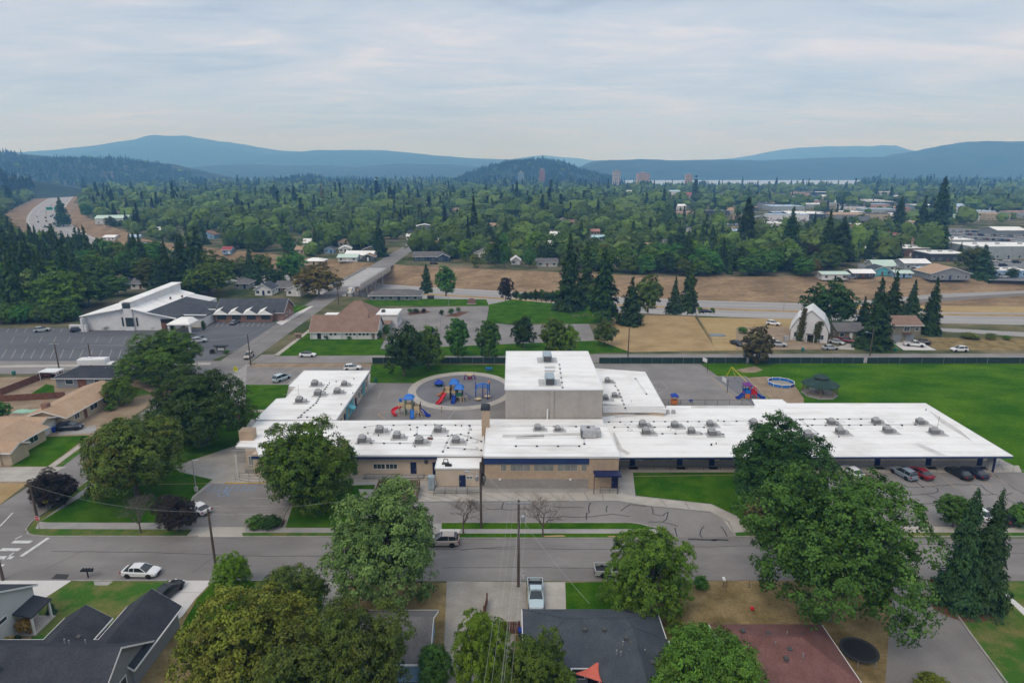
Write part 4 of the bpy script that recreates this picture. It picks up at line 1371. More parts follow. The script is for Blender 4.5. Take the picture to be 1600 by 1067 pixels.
# ------------------------------------------------------------------ houses and other buildings
def gable_parts(root,w,d,h,r,axis,roofm,wallm,ov=.4,t=.16,trim=None,off=(0,0),z0=0.0,chimney=False,name='roof'):
 """gabled block in the root's frame; ridge along axis"""
 ox,oy =off
 b =MB()
 hw,hd =w/2,d/2
 if axis == 'x':
  sec = [(-hd,z0),(hd,z0),(hd,h),(0,r),(-hd,h)]
  ring =lambda x: [(ox+x,oy+y,z) for y,z in sec]
  b.loft([ring(-hw),ring(hw)])
 else:
  sec = [(-hw,z0),(hw,z0),(hw,h),(0,r),(-hw,h)]
  ring =lambda y: [(ox+x,oy+y,z) for x,z in sec]
  b.loft([ring(hd),ring(-hd)])
 b.build('wall',wallm,root,0)
 half =hd if axis == 'x' else hw
 ln = (hw if axis == 'x' else hd) +ov
 sl = (r-h) /half
 rb =MB()
 e =half+ov
 ze =h-ov*sl
 sec = [(-e,ze),(0,r),(e,ze),(e,ze+t),(0,r+t*1.1),(-e,ze+t)]
 if axis == 'x':
  ring =lambda x: [(ox+x,oy+y,z+.01) for y,z in sec]
  rb.loft([ring(-ln),ring(ln)])
 else:
  ring =lambda y: [(ox+x,oy+y,z+.01) for x,z in sec]
  rb.loft([ring(ln),ring(-ln)])
 ro =rb.build(name,roofm,root,world=False)
 if trim:
  tb =MB()
  for s in (-1,1):
   for q in (-1,1):
    # rake boards
    a = (0,r+t*.9)
    c = (q*e,ze+t*.8)
    x0,x1 =s*ln,s* (ln+.05)
    if axis == 'x':
     vs = [(ox+x0,oy+a[0],a[1]),(ox+x0,oy+c[0],c[1]),(ox+x0,oy+c[0],c[1] -.22),(ox+x0,oy+a[0],a[1] -.22),
       (ox+x1,oy+a[0],a[1]),(ox+x1,oy+c[0],c[1]),(ox+x1,oy+c[0],c[1] -.22),(ox+x1,oy+a[0],a[1] -.22)]
    else:
     vs = [(ox+a[0],oy+x0,a[1]),(ox+c[0],oy+x0,c[1]),(ox+c[0],oy+x0,c[1] -.22),(ox+a[0],oy+x0,a[1] -.22),
       (ox+a[0],oy+x1,a[1]),(ox+c[0],oy+x1,c[1]),(ox+c[0],oy+x1,c[1] -.22),(ox+a[0],oy+x1,a[1] -.22)]
    tb.add(vs,[(0,1,2,3),(4,7,6,5),(0,4,5,1),(3,2,6,7),(1,5,6,2),(0,3,7,4)])
   # gutter
   if axis == 'x':
    tb.box(ox-ln,ox+ln,oy+s*e- (.0 if s > 0 else .1),oy+s*e+ (.1 if s > 0 else .0),ze-.04,ze+t-.03)
   else:
    tb.box(ox+s*e- (.0 if s > 0 else .1),ox+s*e+ (.1 if s > 0 else .0),oy-ln,oy+ln,ze-.04,ze+t-.03)
  tb.build('roof_trim',trim,ro,0)
 if chimney:
  cx,cy =ox+w*.18,oy+d*.06
  MB().box(cx-.35,cx+.35,cy-.35,cy+.35,h,r+.9).build('chimney',M_brick,ro,0)
 return ro
def hip_parts(root,w,d,h,r,roofm,wallm,ov=.5,t=.12,off=(0,0),ridge=None,axis=None,walls=True):
 ox,oy =off
 hw,hd =w/2,d/2
 if walls:
  MB().box(ox-hw,ox+hw,oy-hd,oy+hd,0,h).build('wall',wallm,root,0)
 ax =axis or ('x' if w >= d else 'y')
 e0,e1 =hw+ov,hd+ov
 rl =ridge if ridge is not None else (max(0.05,abs(w-d) /2))
 sl = (r-h) / (hd if ax == 'x' else hw)
 ze =h-ov*sl
 ze =h-.05
 R0,R1 = ((ox-rl,oy,r),(ox+rl,oy,r)) if ax == 'x' else ((ox,oy-rl,r),(ox,oy+rl,r))
 lo = [(ox-e0,oy-e1,ze-t),(ox+e0,oy-e1,ze-t),(ox+e0,oy+e1,ze-t),(ox-e0,oy+e1,ze-t)]
 up = [(x,y,z+t) for x,y,z in lo]
 vs =lo+up+ [R0,R1]
 if ax == 'x':
  top = [(4,5,9,8),(5,6,9),(6,7,8,9),(7,4,8)]
 else:
  top = [(4,5,8),(5,6,9,8),(6,7,9),(7,4,8,9)]
 fs = [(3,2,1,0),(0,1,5,4),(1,2,6,5),(2,3,7,6),(3,0,4,7)] +top
 ro =MB().add(vs,fs).build('roof',roofm,root,0)
 g =MB()
 g.box(ox-e0-.06,ox+e0+.06,oy-e1-.1,oy-e1-.005,ze-t-.02,ze-.01)
 g.box(ox+e0+.005,ox+e0+.1,oy-e1,oy+e1,ze-t-.02,ze-.01)
 g.box(ox-e0-.1,ox-e0-.005,oy-e1,oy+e1,ze-t-.02,ze-.01)
 g.build('gutter',M_trim,ro,0)
 cap =MB()
 cs = [up[0],up[1],up[2],up[3]]
 pairs = [(cs[0],R0),(cs[3],R0),(cs[1],R1),(cs[2],R1)] if ax == 'x' else [(cs[0],R0),(cs[1],R0),(cs[2],R1),(cs[3],R1)]
 for a,c in pairs+ [(R0,R1)]:
  cap.tube(a,c,.07,n=5)
 cap.build('ridge_cap',roofm,ro,0)
 return ro
def vents(root,ro,pts,z):
 for (x,y,k) in pts:
  b =MB()
  if k == 'pipe':
   b.lathe([(.07,-.1),(.07,.45)],8,(x,y,z))
   b.build('vent_pipe',M_galv,ro,0)
  else:
   b.bevbox(x-.22,x+.22,y-.22,y+.22,z-.12,z+.16,.06)
   b.build('roof_vent',M_hvac_dark,ro,0)
def house(name,label,x,y,w,d,h,r,kind,axis,roofm,wallm,rz=0.0,wins=3,door=True,chimney=False,trim=None,cat='house',group=None,ov=.4,frame=None,garage=False,side=True):
 t =thing(name,label,cat,(x,y,ground_z(x,y) -.02),R(rz),group)
 if kind == 'gable':
  ro =gable_parts(t,w,d,h,r,axis,roofm,wallm,ov,trim=trim,chimney=chimney)
 elif kind == 'hip':
  ro =hip_parts(t,w,d,h,r,roofm,wallm,ov)
 else:
  MB().box(-w/2,w/2,-d/2,d/2,0,h).build('wall',wallm,t,0)
  ro =MB().box(-w/2-.15,w/2+.15,-d/2-.15,d/2+.15,h+.005,h+.3).build('roof',roofm,t,0)
  if w > 14:
   for k in range(3):
    q = (-.3+.3*k) *w
    MB().bevbox(q-.9,q+.9,-.8,.8,h+.3,h+1.3,.1).build('rooftop_unit',M_hvac,ro,0)
 n =wins+ (1 if door else 0)
 xs = [(-.5+ (k+.5) /n) *w for k in range(n)]
 dk =n // 2 if door else -1
 for k,q in enumerate(xs):
  if k == dk:
   dd =MB().box(q-.48,q+.48,-d/2-.05,-d/2+.05,.15,2.2).build('door',rng.choice([M_navy,M_redwood,M_dark,M_trim]),t,0)
  elif garage and k == n-1:
   MB().box(q-1.3,q+1.3,-d/2-.05,-d/2+.05,.05,2.25).build('garage_door',M_trim,t,0)
  else:
   ww =min(1.5,w/n*.6)
   wwin(t,'-y',q-ww/2,q+ww/2,.95,2.2,-d/2,frame=frame,world=False)
 if side and d > 5:
  f = '+x' if x < 0 else '-x'
  pl =w/2 if x < 0 else -w/2
  for q in (-d*.22,d*.22):
   wwin(t,f,q-.5,q+.5,1.0,2.2,pl,frame=frame,world=False)
 return t
# ---- near houses, bottom of the view
def near_house_dark():
 t =thing('house','new house with steep charcoal shingle gables and grey siding beside the black car, lower left','house',(-47,54,0))
 ro =gable_parts(t,17.0,9.6,2.7,6.0,'x',M_shingle_dark,M_siding_grey,.45,trim=M_trim,off=(-.9,-1.0))      # main, ridge along the street
 gable_parts(t,5.6,9.0,2.65,4.75,'y',M_shingle_dark,M_siding_grey,.4,trim=M_trim,off=(5.0,4.9))
 gable_parts(t,4.6,5.4,2.7,4.2,'y',M_shingle_dark,M_siding_grey,.4,trim=M_trim,off=(-1.4,4.6))
 wwin(t,'+x',-1.6,-.5,.9,2.4,7.6,world=False)
 wwin(t,'-y',-3,-1.6,1.0,2.3,-5.8,world=False)
 vents(t,ro,[(1.2,.6,'pipe'),(2.1,1.4,'cap'),(3.4,.5,'pipe'),(-3,-3,'cap'),(1.8,.4,'pipe')],5.3)
 MB().box(4.0,7.2,9.42,9.5,.1,2.3).build('garage_door',M_trim,t,0)
 return t
near_house_dark()
def near_house_pale():
 t =thing('house','pale rendered house cut by the left edge, dark roof and small narrow window','house',(-64.0,60.2,0))
 ro =gable_parts(t,13.6,10.2,4.2,7.0,'x',M_shingle_dark,M_siding_pale,.35,trim=M_trim)
 # porch on the street side corner
 MB().prism([(6.3,1.6),(8.9,1.6),(8.9,5.0),(6.3,5.0)],[3.0,2.35,2.35,3.0],[3.14,2.5,2.5,3.14]).build('porch_roof',M_shingle_dark,t,0)
 for y in (1.9,4.7):
  MB().box(8.55,8.75,y-.1,y+.1,0,2.36).build('porch_post',M_trim,t,0)
 wwin(t,'+x',-1.0,.9,2.9,3.5,6.8,world=False)
 MB().box(6.81,6.87,3.0,4.0,.1,2.2).build('door',M_dark,t,0)
 MB().box(6.8,8.9,1.6,5.0,0,.15).build('porch_floor',M_conc,t,0)
 return t
near_house_pale()
def near_house_hip():
 t =thing('house','house with blue-grey shingle hip roof around a small court shaded by a coral sail','house',(9.0,58.6,0))
 ro =hip_parts(t,14.6,8.0,2.7,5.0,M_shingle_blue,M_siding_grey,.5)
 r2 =hip_parts(t,7.4,11.0,2.66,4.9,M_shingle_blue,M_siding_grey,.4,off=(3.9,-6.4),axis='y',ridge=5.2)
 r3 =hip_parts(t,4.2,7.5,2.64,4.3,M_shingle_blue,M_siding_grey,.35,off=(-5.4,-5.2),axis='y',ridge=3.6)
 vents(t,ro,[(-1.2,-1.1,'cap'),(.9,-1.1,'cap'),(3.0,-2.4,'cap'),(2.5,-3.4,'pipe'),(3.4,-3.1,'cap')],4.5)
 vents(t,r2,[(1.7,-4.4,'pipe'),(3.1,-4.0,'cap'),(4.6,-4.3,'pipe'),(2.1,-4.6,'pipe'),(5.1,-5.6,'cap'),(6.2,-8.0,'cap')],4.3)
 wwin(t,'-y',-2.8,-1.4,.8,2.2,-4.0,world=False)
 MB().box(-1.1,-.1,-4.06,-3.95,.1,2.15).build('door',M_dark,t,0)
 wwin(t,'+x',-8,-6,.9,2.1,-3.3,world=False)
 MB().box(-3.2,.15,-11.8,-4.1,.0,.08).build('court_floor',M_conc_grey,t,0)
 return t
near_house_hip()
sail =thing('shade_sail','coral red triangular shade sail stretched over the court of the blue-grey house','shade sail',(8.2,51.0,0))
p0,p1,p2 = [G(*q,2.9) for q in ((896,1052),(936,1031),(941,1066))]
M_sail =mat('coral_sail',(0.62,0.13,0.085),0.8,(0.68,0.16,0.11),1.0)
b =MB()
n =8
grid = {}
for i in range(n+1):
 for j in range(n+1-i):
  a,c =i/n,j/n
  e =1-a-c
  sag =.0+.9* (a*c+c*e+a*e)
  q =p0*a+p1*c+p2*e
  cen = (p0+p1+p2) /3
  k =1-.25* (a*c+c*e+a*e) *3* (0 if min(a,c,e) > .001 else 1)
  q =cen+ (q-cen) *k
  grid[i,j] = (q.x,q.y,q.z-sag*.5)
vs =list(grid.values())
ix = {k: i for i,k in enumerate(grid)}
fs = []
for i in range(n):
 for j in range(n-i):
  fs.append((ix[i,j],ix[i+1,j],ix[i,j+1]))
  if i+j < n-1:
   fs.append((ix[i+1,j],ix[i+1,j+1],ix[i,j+1]))
so =b.add(vs,fs).build('cloth',M_sail,sail,smooth=True)
so.modifiers.new('thickness','SOLIDIFY').thickness =.02
for q in (p0,p1,p2):
 MB().tube((q.x,q.y,0),(q.x,q.y,q.z+.15),.05).build('post',M_rail,sail)
def near_house_red():
 t =thing('house','low house with faded red shingle hip roof next to the trampoline','house',(28.6,56.4,0))
 ro =hip_parts(t,11.6,7.6,2.6,4.4,M_shingle_red,M_tan,.5)
 vents(t,ro,[(-3.6,1.6,'cap'),(-1.0,-.6,'pipe'),(0.3,-1.1,'cap'),(-1.0,1.2,'cap'),(.9,1.0,'pipe'),(2.6,.8,'cap'),(1.2,-2.2,'pipe'),(-.6,-2.4,'cap')],3.9)
 for q in (-4,-1.6,.8,3.2):
  wwin(t,'-y',q-.8,q+.8,.8,2.2,-3.8,world=False)
 MB().box(4.4,5.3,-3.86,-3.75,.1,2.15).build('door',M_trim,t,0)
 return t
near_house_red()
def near_house_blue():
 t =thing('house','small house with worn grey shingle roof and light blue gable wall by the gravel drive','house',(-12.6,58.7,0))
 ro =gable_parts(t,7.2,7.4,2.8,4.9,'x',M_shingle_grey,M_siding_blue,.45,trim=M_trim)
 vents(t,ro,[(1.2,-.6,'cap'),(2.6,-.2,'cap'),(-.8,-.9,'cap')],4.6)
 wwin(t,'+x',-1.6,-.4,1.0,2.3,3.6,world=False)
 wwin(t,'+x',.5,1.6,1.0,2.3,3.6,world=False)
 wwin(t,'-y',-1,.4,1.0,2.3,-3.7,world=False)
 return t
near_house_blue()
# ---- ranch houses by the side street
def ranch():
 t =thing('house','long ranch house with tan shingle roof and attached garage, dark SUV in its drive','house',(-96.6,127.5,0))
 ro =gable_parts(t,8.2,18.6,2.7,4.0,'y',M_shingle_tan,M_siding_tan,.6,trim=M_trim,off=(0,4.4))
 r2 =gable_parts(t,10.5,6.6,2.6,3.6,'x',M_shingle_tan,M_siding_tan,.5,trim=M_trim,off=(-3.0,-8.1))
 MB().bevbox(-1.6,-.4,-3.6,-2.4,3.0,5.0,.08).build('chimney',M_brick,ro,0)
 vents(t,ro,[(.6,3,'pipe'),(.8,8,'pipe')],3.7)
 for y,w_ in ((-1.6,1.6),(4.0,2.6),(8.2,2.0),(11.6,1.6)):
  wwin(t,'+x',y-w_/2,y+w_/2,.9,2.2,4.1,world=False,mull=1)
 MB().box(4.05,4.16,.6,1.6,.1,2.2).build('door',M_redwood,t,0)
 MB().box(2.2,2.32,-10.6,-5.6,.05,2.2).build('garage_door',M_siding_pale,t,0)
 return t
ranch()
def ranch_front():
 t =thing('house','ranch house at the left edge with salmon-tan roof and green front lawn','house',(-97.4,111.2,0))
 ro =gable_parts(t,9.0,11.5,2.7,4.1,'y',M_shingle_tan,M_siding_tan,.6,trim=M_trim)
 gable_parts(t,3.4,4.2,2.6,3.5,'x',M_shingle_tan,M_siding_tan,.4,trim=M_trim,off=(4.6,-3.4))
 wwin(t,'+x',1.4,3.8,.9,2.2,4.5,world=False,mull=1)
 wwin(t,'-y',-2,.6,.9,2.2,-5.75,world=False,mull=1)
 MB().box(4.45,4.56,-.4,.6,.1,2.2).build('door',M_redwood,t,0)
 return t
ranch_front()
def grey_hip():
 t =thing('house','grey house with low charcoal roof behind the brown board fence','house',(-105.2,153,0))
 ro =hip_parts(t,14.5,9.5,2.7,4.2,M_shingle_dark,M_siding_grey,.6)
 wwin(t,'-y',-5,-3,.9,2.2,-4.75,world=False)
 wwin(t,'-y',2.2,4.8,.9,2.2,-4.75,world=False,mull=1)
 MB().box(-1.5,-.5,-4.82,-4.7,.1,2.2).build('door',M_redwood,t,0)
 MB().box(-1.9,.2,-4.86,-4.76,.05,2.5).build('porch_panel',M_redwood,t,0)
 vents(t,ro,[(-2,1,'cap'),(3,-1,'pipe'),(1,0.4,'cap')],3.9)
grey_hip()
house('house','tiny pale-roofed house half out of frame beside the left street',-140,138,9,7,2.6,3.9,'gable','x',M_shingle_grey,M_siding_pale,wins=2)
# fences of that block
def board_fence(label,pts,h,m,board=.30):
 a0 =Vector(pts[0])
 t =thing('board_fence',label,'fence',(a0.x,a0.y,0))
 boards = []
 me =None
 for i in range(len(pts) -1):
  a,c =Vector(pts[i]),Vector(pts[i+1])
  L = (c-a).length
  n =max(1,int(L/board))
  ang =math.atan2((c-a).y,(c-a).x)
  if me is None:
   me =MB().box(0,board*.95,-.02,.02,.05,h).mesh('board',m)
   pm =MB().box(-.06,.06,.02,.14,0,h+.05).mesh('post',m)
   rm =MB().box(0,2.4,.02,.07,.35,.45).box(0,2.4,.02,.07,h-.45,h-.35).mesh('rail',m)
  for k in range(n):
   if len(boards) >= 280:
    break
   p =a.lerp(c,k/n)
   o =add_obj('board',me,t,(p.x-a0.x,p.y-a0.y,rng.uniform(-.02,.02)),ang)
   boards.append(o)
  for k in range(int(L/2.4) +1):
   p =a.lerp(c,min(1,k*2.4/L))
   add_obj('post',pm,t,(p.x-a0.x,p.y-a0.y,0),ang)
   if (k+1) *2.4 <= L:
    add_obj('rail',rm,t,(p.x-a0.x,p.y-a0.y,0),ang)
 return t
def gpt(x,y):
 g =G(x,y)
 return (g.x,g.y)
board_fence('long dark brown board fence running diagonally past the garden of the grey house',[gpt(2,618),gpt(70,591)],1.7,M_redwood)
board_fence('reddish brown board fence between the ranch house and the grey house',[gpt(0,628),gpt(103,622)],1.6,M_redwood)
board_fence('short brown board fence behind the low grey house, near the white motorhome',[gpt(96,590),gpt(122,583)],1.6,M_wood)
shed =thing('carport','small white flat-topped carport beside the maroon car','carport',tuple(G(82,592)))
MB().box(-2.2,2.4,-1.6,1.6,2.2,2.4).build('roof',M_white_metal,shed,0)
for x in (-2,2.2):
 for y in (-1.4,1.4):
  MB().tube((x,y,0),(x,y,2.2),.06).build('post',M_trim,shed,0)
board_fence('dark red-brown gate fence at the corner of the blue-grey roofed house',[(-1.6,62.2),(1.0,62.2)],1.7,M_redwood,.3)
board_fence('leaning brown board fence end beside the gravel drive',[gpt(757,962),gpt(762,940)],1.4,M_redwood,.3)
# ---- churches
def church_white():
 x0,x1,y0,y1 = -142.6,-113.2,206.5,238.5
 cx = -128.0
 t =thing('church','modern white church with a tall clerestory fin, broad gable front and dark roof side','church',(cx,y0,0))
 lx0,lx1 =x0-cx,x1-cx
 D =y1-y0
 prof = [(lx0,0),(lx1,0),(lx1,4.6),(0.6,7.6),(lx0,4.9)]
 MB().loft([[(x,.0,z) for x,z in prof],[(x,D,z) for x,z in prof]][::-1]).build('wall',M_whitewall,t,0)
 # roof planes: white on the left and along the middle, dark shingle on the right
 MB().loft([[(lx0-1.2,y,4.75),(-1.5,y,7.35),(-1.5,y,7.65),(lx0-1.2,y,5.05)] for y in (D+.5,-1.2)]).build('roof',M_roofwhite,t,0)
 MB().loft([[(1.5,y,7.5),(6.5,y,6.15),(6.5,y,6.45),(1.5,y,7.8)] for y in (D+.5,-1.2)]).build('roof',M_roofwhite,t,0)
 MB().loft([[(6.52,y,6.1),(lx1+1.4,y,4.1),(lx1+1.4,y,4.4),(6.52,y,6.4)] for y in (D-6,-.9)]).build('roof',M_church_dark,t,0)
 MB().loft([[(6.52,y,6.1),(lx1+1.4,y,4.1),(lx1+1.4,y,4.4),(6.52,y,6.4)] for y in (-.92,-1.25)]).build('roof_trim',M_trim,t,0)
 # the clerestory fin
 b =MB()
 b.loft([[(-1.5,y,7.2),(1.5,y,7.2),(1.5,y,z),(-1.5,y,z)] for y,z in ((D+.4,10.4),(.8,9.6))])
 b.build('clerestory',M_whitewall,t,0)
 MB().loft([[(-1.9,y,z),(1.9,y,z),(1.9,y,z+.25),(-1.9,y,z+.25)] for y,z in ((D+.8,10.42),(-.9,9.62))]).build('roof',M_roofwhite,t,0)
 MB().box(-1.5,1.5,-.5,.75,0,9.3).build('tower_panel',M_whitewall,t,0)
 MB().box(-1.3,1.3,-.62,-.5,7.6,9.2).build('tower_louvre',M_glass,t,0)
 for a,c in ((-2.6,-2.0),(-1.0,1.6),(2.2,2.8)):
  pl = -.5 if a == -1.0 else 0
  wwin(t,'-y',a,c,1.4,4.4,pl,frame=M_dark,world=False)
 MB().box(10.6,14.6,-.35,-.02,.1,3.9).build('entrance_glazing',M_dark,t,0)
 MB().box(10.7,12.2,-.45,-.36,.1,2.6).build('door',M_redwood,t,0)
 MB().box(lx0-4.5,lx0+1.2,-2.2,-1.2,0,2.3).build('screen_wall',M_whitewall,t,0)
 MB().box(lx0-.3,lx0+.3,-2.4,0,0,4.6).build('buttress',M_whitewall,t,0)
 for x in (-1.1,2.2,5.0):
  MB().lathe([(.35,0),(.35,.7)],8,(x+2.6,D*.5+x,7.1)).build('roof_vent',M_shingle_red,t,0)
 # entrance porch at the right front with a white hipped canopy
 MB().loft([[(15.2,-5.5,3.0),(22.8,-5.5,3.0),(22.8,.5,3.0),(15.2,.5,3.0)],[(15.2,-5.5,3.4),(22.8,-5.5,3.4),(22.8,.5,3.4),(15.2,.5,3.4)],
    [(17.5,-3.6,4.6),(21.3,-3.6,4.6),(21.3,.2,4.6),(17.5,.2,4.6)]]).build('porch_roof',M_roofwhite,t,0)
 for x in (15.6,22.4):
  MB().box(x-.3,x+.3,-5.2,-4.6,0,3.0).build('porch_pier',M_whitewall,t,0)
 # folded dark slopes to the right of the nave
 for k,(xa,xb,ya,yb) in enumerate(((15.8,22.5,4,13),(16.2,24.0,13,24))):
  MB().loft([[(xa,ya,3.2),(xb,ya,3.2),(xb,yb,3.2),(xa,yb,3.2)],[(xa,ya+.2,4.2),(xb,ya+3,3.5),(xb,yb,3.6),(xa,yb,6.2-k)]]).build('roof',M_church_dark,t,0)
  MB().box(xa+.2,xb-.3,ya+.3,yb-.2,0,3.2).build('wall',M_whitewall,t,0)
  MB().loft([[(xa-.1,ya-.15,4.15),(xb+.1,ya+2.7,3.45),(xb+.1,ya+3.0,3.55),(xa-.1,ya+.15,4.3)],
     [(xa-.1,ya-.15,4.4),(xb+.1,ya+2.7,3.75),(xb+.1,ya+3.0,3.8),(xa-.1,ya+.15,4.5)]]).build('roof_trim',M_trim,t,0)
 return t
church_white()
def church_hall():
 g0,g1 =G(336,503),G(449,497)
 t =thing('church_hall','brick church hall with dark roof and a white zigzag folded canopy','church hall',(g0.x,g0.y,0))
 W =g1.x-g0.x
 gable_parts(t,W,11,3.2,6.8,'x',M_church_dark,M_brick,.6,off=(W/2,7.5),trim=M_trim)
 MB().box(0,W*.86,0,2.0,0,2.9).build('wall',M_brick,t,0)
 # folded plates: four bays, white with one dark facet each
 nb =4
 bw =W*.88/nb
 for k in range(nb):
  x =k*bw
  MB().add([(x,-.8,3.0),(x+bw,-.8,3.0),(x+bw*.5,2.6,5.0),(x,2.6,3.9),(x+bw,2.6,3.9),(x+bw*.5,-.8,4.5)],
     [(0,5,2,3),(0,1,5)]).build('roof_plate',M_roofwhite,t,0)
  MB().add([(x+bw,-.79,3.02),(x+bw,2.6,3.92),(x+bw*.5,2.6,5.02),(x+bw*.5,-.79,4.52)],[(0,1,2,3)]).build('roof_plate',M_church_dark,t,0)
  wwin(t,'-y',x+bw*.2,x+bw*.8,.9,2.4,0,frame=M_dark,mull=1,world=False)
 MB().box(-.3,W*.88+.3,-1.0,-.8,2.75,3.05).build('fascia',M_trim,t,0)
 wwin(t,'+x',5.0,6.2,1.0,2.3,W,world=False)
 wwin(t,'+x',8.8,10.0,1.0,2.3,W,world=False)
church_hall()
def church_brown():
 t =thing('church','church with brown shingle roofs, white front wing and pyramid-roofed hall by the road','church',(-53.5,194.8,0))
 ro =gable_parts(t,21.0,10.4,2.6,6.6,'x',M_shingle_brown,M_whitewall,.5,off=(0,5.2),trim=M_trim)
 for x in (-7.8,):
  MB().box(x-.6,x+.6,-.07,.05,.1,2.3).build('door',M_dark,t,0)
 for x in (-4,-2.6,1.0,2.2,3.4,5.2,6.4,7.6):
  wwin(t,'-y',x-.45,x+.45,1.2,2.1,0,frame=M_trim,world=False)
 MB().box(9.0,9.9,-.07,.05,.1,2.4).build('door',M_wood,t,0)
 for x in (-10.4,-5.6,-.8,4.0,8.6):
  MB().box(x-.12,x+.12,-.35,.0,0,2.5).build('buttress',M_whitewall,t,0)
 MB().tube((7.3,4.2,5.6),(7.3,4.2,7.6),.18).build('chimney',M_shingle_brown,ro,0)
 # hall behind with hip roof
 hip_parts(t,13.5,15,3.4,8.5,M_shingle_brown,M_whitewall,.6,off=(.2,19.5),axis='x',ridge=1.2)
 MB().box(-11.5,-7.2,12,24,0,3.0).build('side_wall',M_whitewall,t,0)
 MB().box(-11.9,-6.8,11.7,24.3,3.01,3.3).build('flat_roof',M_roofwhite,t,0)
 MB().box(7.6,14.4,15,24,0,4.4).build('side_wall',M_whitewall,t,0)
 MB().box(7.3,14.7,14.7,24.3,4.41,4.7).build('flat_roof',M_roofwhite,t,0)
 for k in range(5):
  wwin(t,'+x',15.6+k*1.7,16.5+k*1.7,1.2,3.4,14.4,world=False)
 MB().bevbox(8.6,9.8,18,19.2,4.7,5.6,.1).build('rooftop_unit',M_hvac_dark,t,0)
 MB().prism([(9.5,9),(13,9),(13,14.6),(9.5,14.6)],2.5,2.7).build('porch_roof',M_shingle_brown,t,0)
 for x in (9.8,12.7):
  MB().tube((x,9.4,0),(x,9.4,2.5),.12).build('porch_post',M_trim,t,0)
church_brown()
house('house','long low grey house with shallow hip roof beside the overpass embankment',-48.5,262,20.5,9,2.6,4.4,'hip','x',M_shingle_grey,M_siding_grey,wins=5,trim=M_trim,ov=.7)
def gambrel():
 t =thing('house','white steep-roofed gambrel house with ivy climbing its front','house',(92.9,191.8,0),R(-26))
 sec = [(-5.3,0),(5.3,0),(5.3,3.6),(3.6,6.9),(0,9.7),(-3.6,6.9),(-5.3,3.6)]
 MB().loft([[(x,0,z) for x,z in sec],[(x,11,z) for x,z in sec]][::-1]).build('wall',M_whitewall,t,0)
 out = [(-5.8,3.2),(-3.75,7.0),(0,9.95),(3.75,7.0),(5.8,3.2),(5.8,3.45),(3.9,7.2),(0,10.25),(-3.9,7.2),(-5.8,3.45)]
 MB().loft([[(x,y,z) for x,z in out] for y in (11.4,-.35)]).build('roof',M_white_metal,t,0)
 wwin(t,'-y',-4.4,-3.5,1.2,2.8,0,world=False)
 wwin(t,'-y',2.6,4.2,1.0,2.6,0,world=False,mull=1)
 wwin(t,'-y',1.2,2.4,4.4,6.0,0,world=False,mull=1)
 MB().box(-.4,1.2,-.07,.05,.1,2.2).build('door',M_dark,t,0)
 MB().prism([(-.8,-1.5),(1.7,-1.5),(1.7,0),(-.8,0)],2.5,2.65).build('porch_roof',M_shingle_grey,t,0)
 for x in (-.6,1.5):
  MB().tube((x,-1.3,0),(x,-1.3,2.5),.07).build('porch_post',M_trim,t,0)
gambrel()
gA =G(1330,531)
house('house','brown-grey ranch house behind the dark firs, red pickup in front',gA.x,gA.y+4.5,8.6,8,2.7,4.5,'gable','x',M_shingle_grey,M_siding_olive,wins=2)
def garage_house():
 g0 =G(1414,535)
 t =thing('house','tan two-storey house with double garage doors behind the white pickup','house',(g0.x,g0.y+.2,0))
 w =9.0
 gable_parts(t,w,9,5.6,7.4,'x',M_shingle_brown,M_siding_olive,.5,off=(0,4.5),trim=M_trim)
 for x in (-2.7,1.4):
  gd =MB().box(x-1.25,x+1.25,-.07,.04,.05,2.4).build('garage_door',M_siding_grey,t,0)
 wwin(t,'-y',-.9,.9,3.5,5.0,0,world=False,mull=1)
 wwin(t,'-y',2.6,3.8,3.7,4.8,0,world=False)
 MB().box(-1.2,1.2,-1.3,-.01,3.0,3.15).build('balcony',M_redwood,t,0)
garage_house()
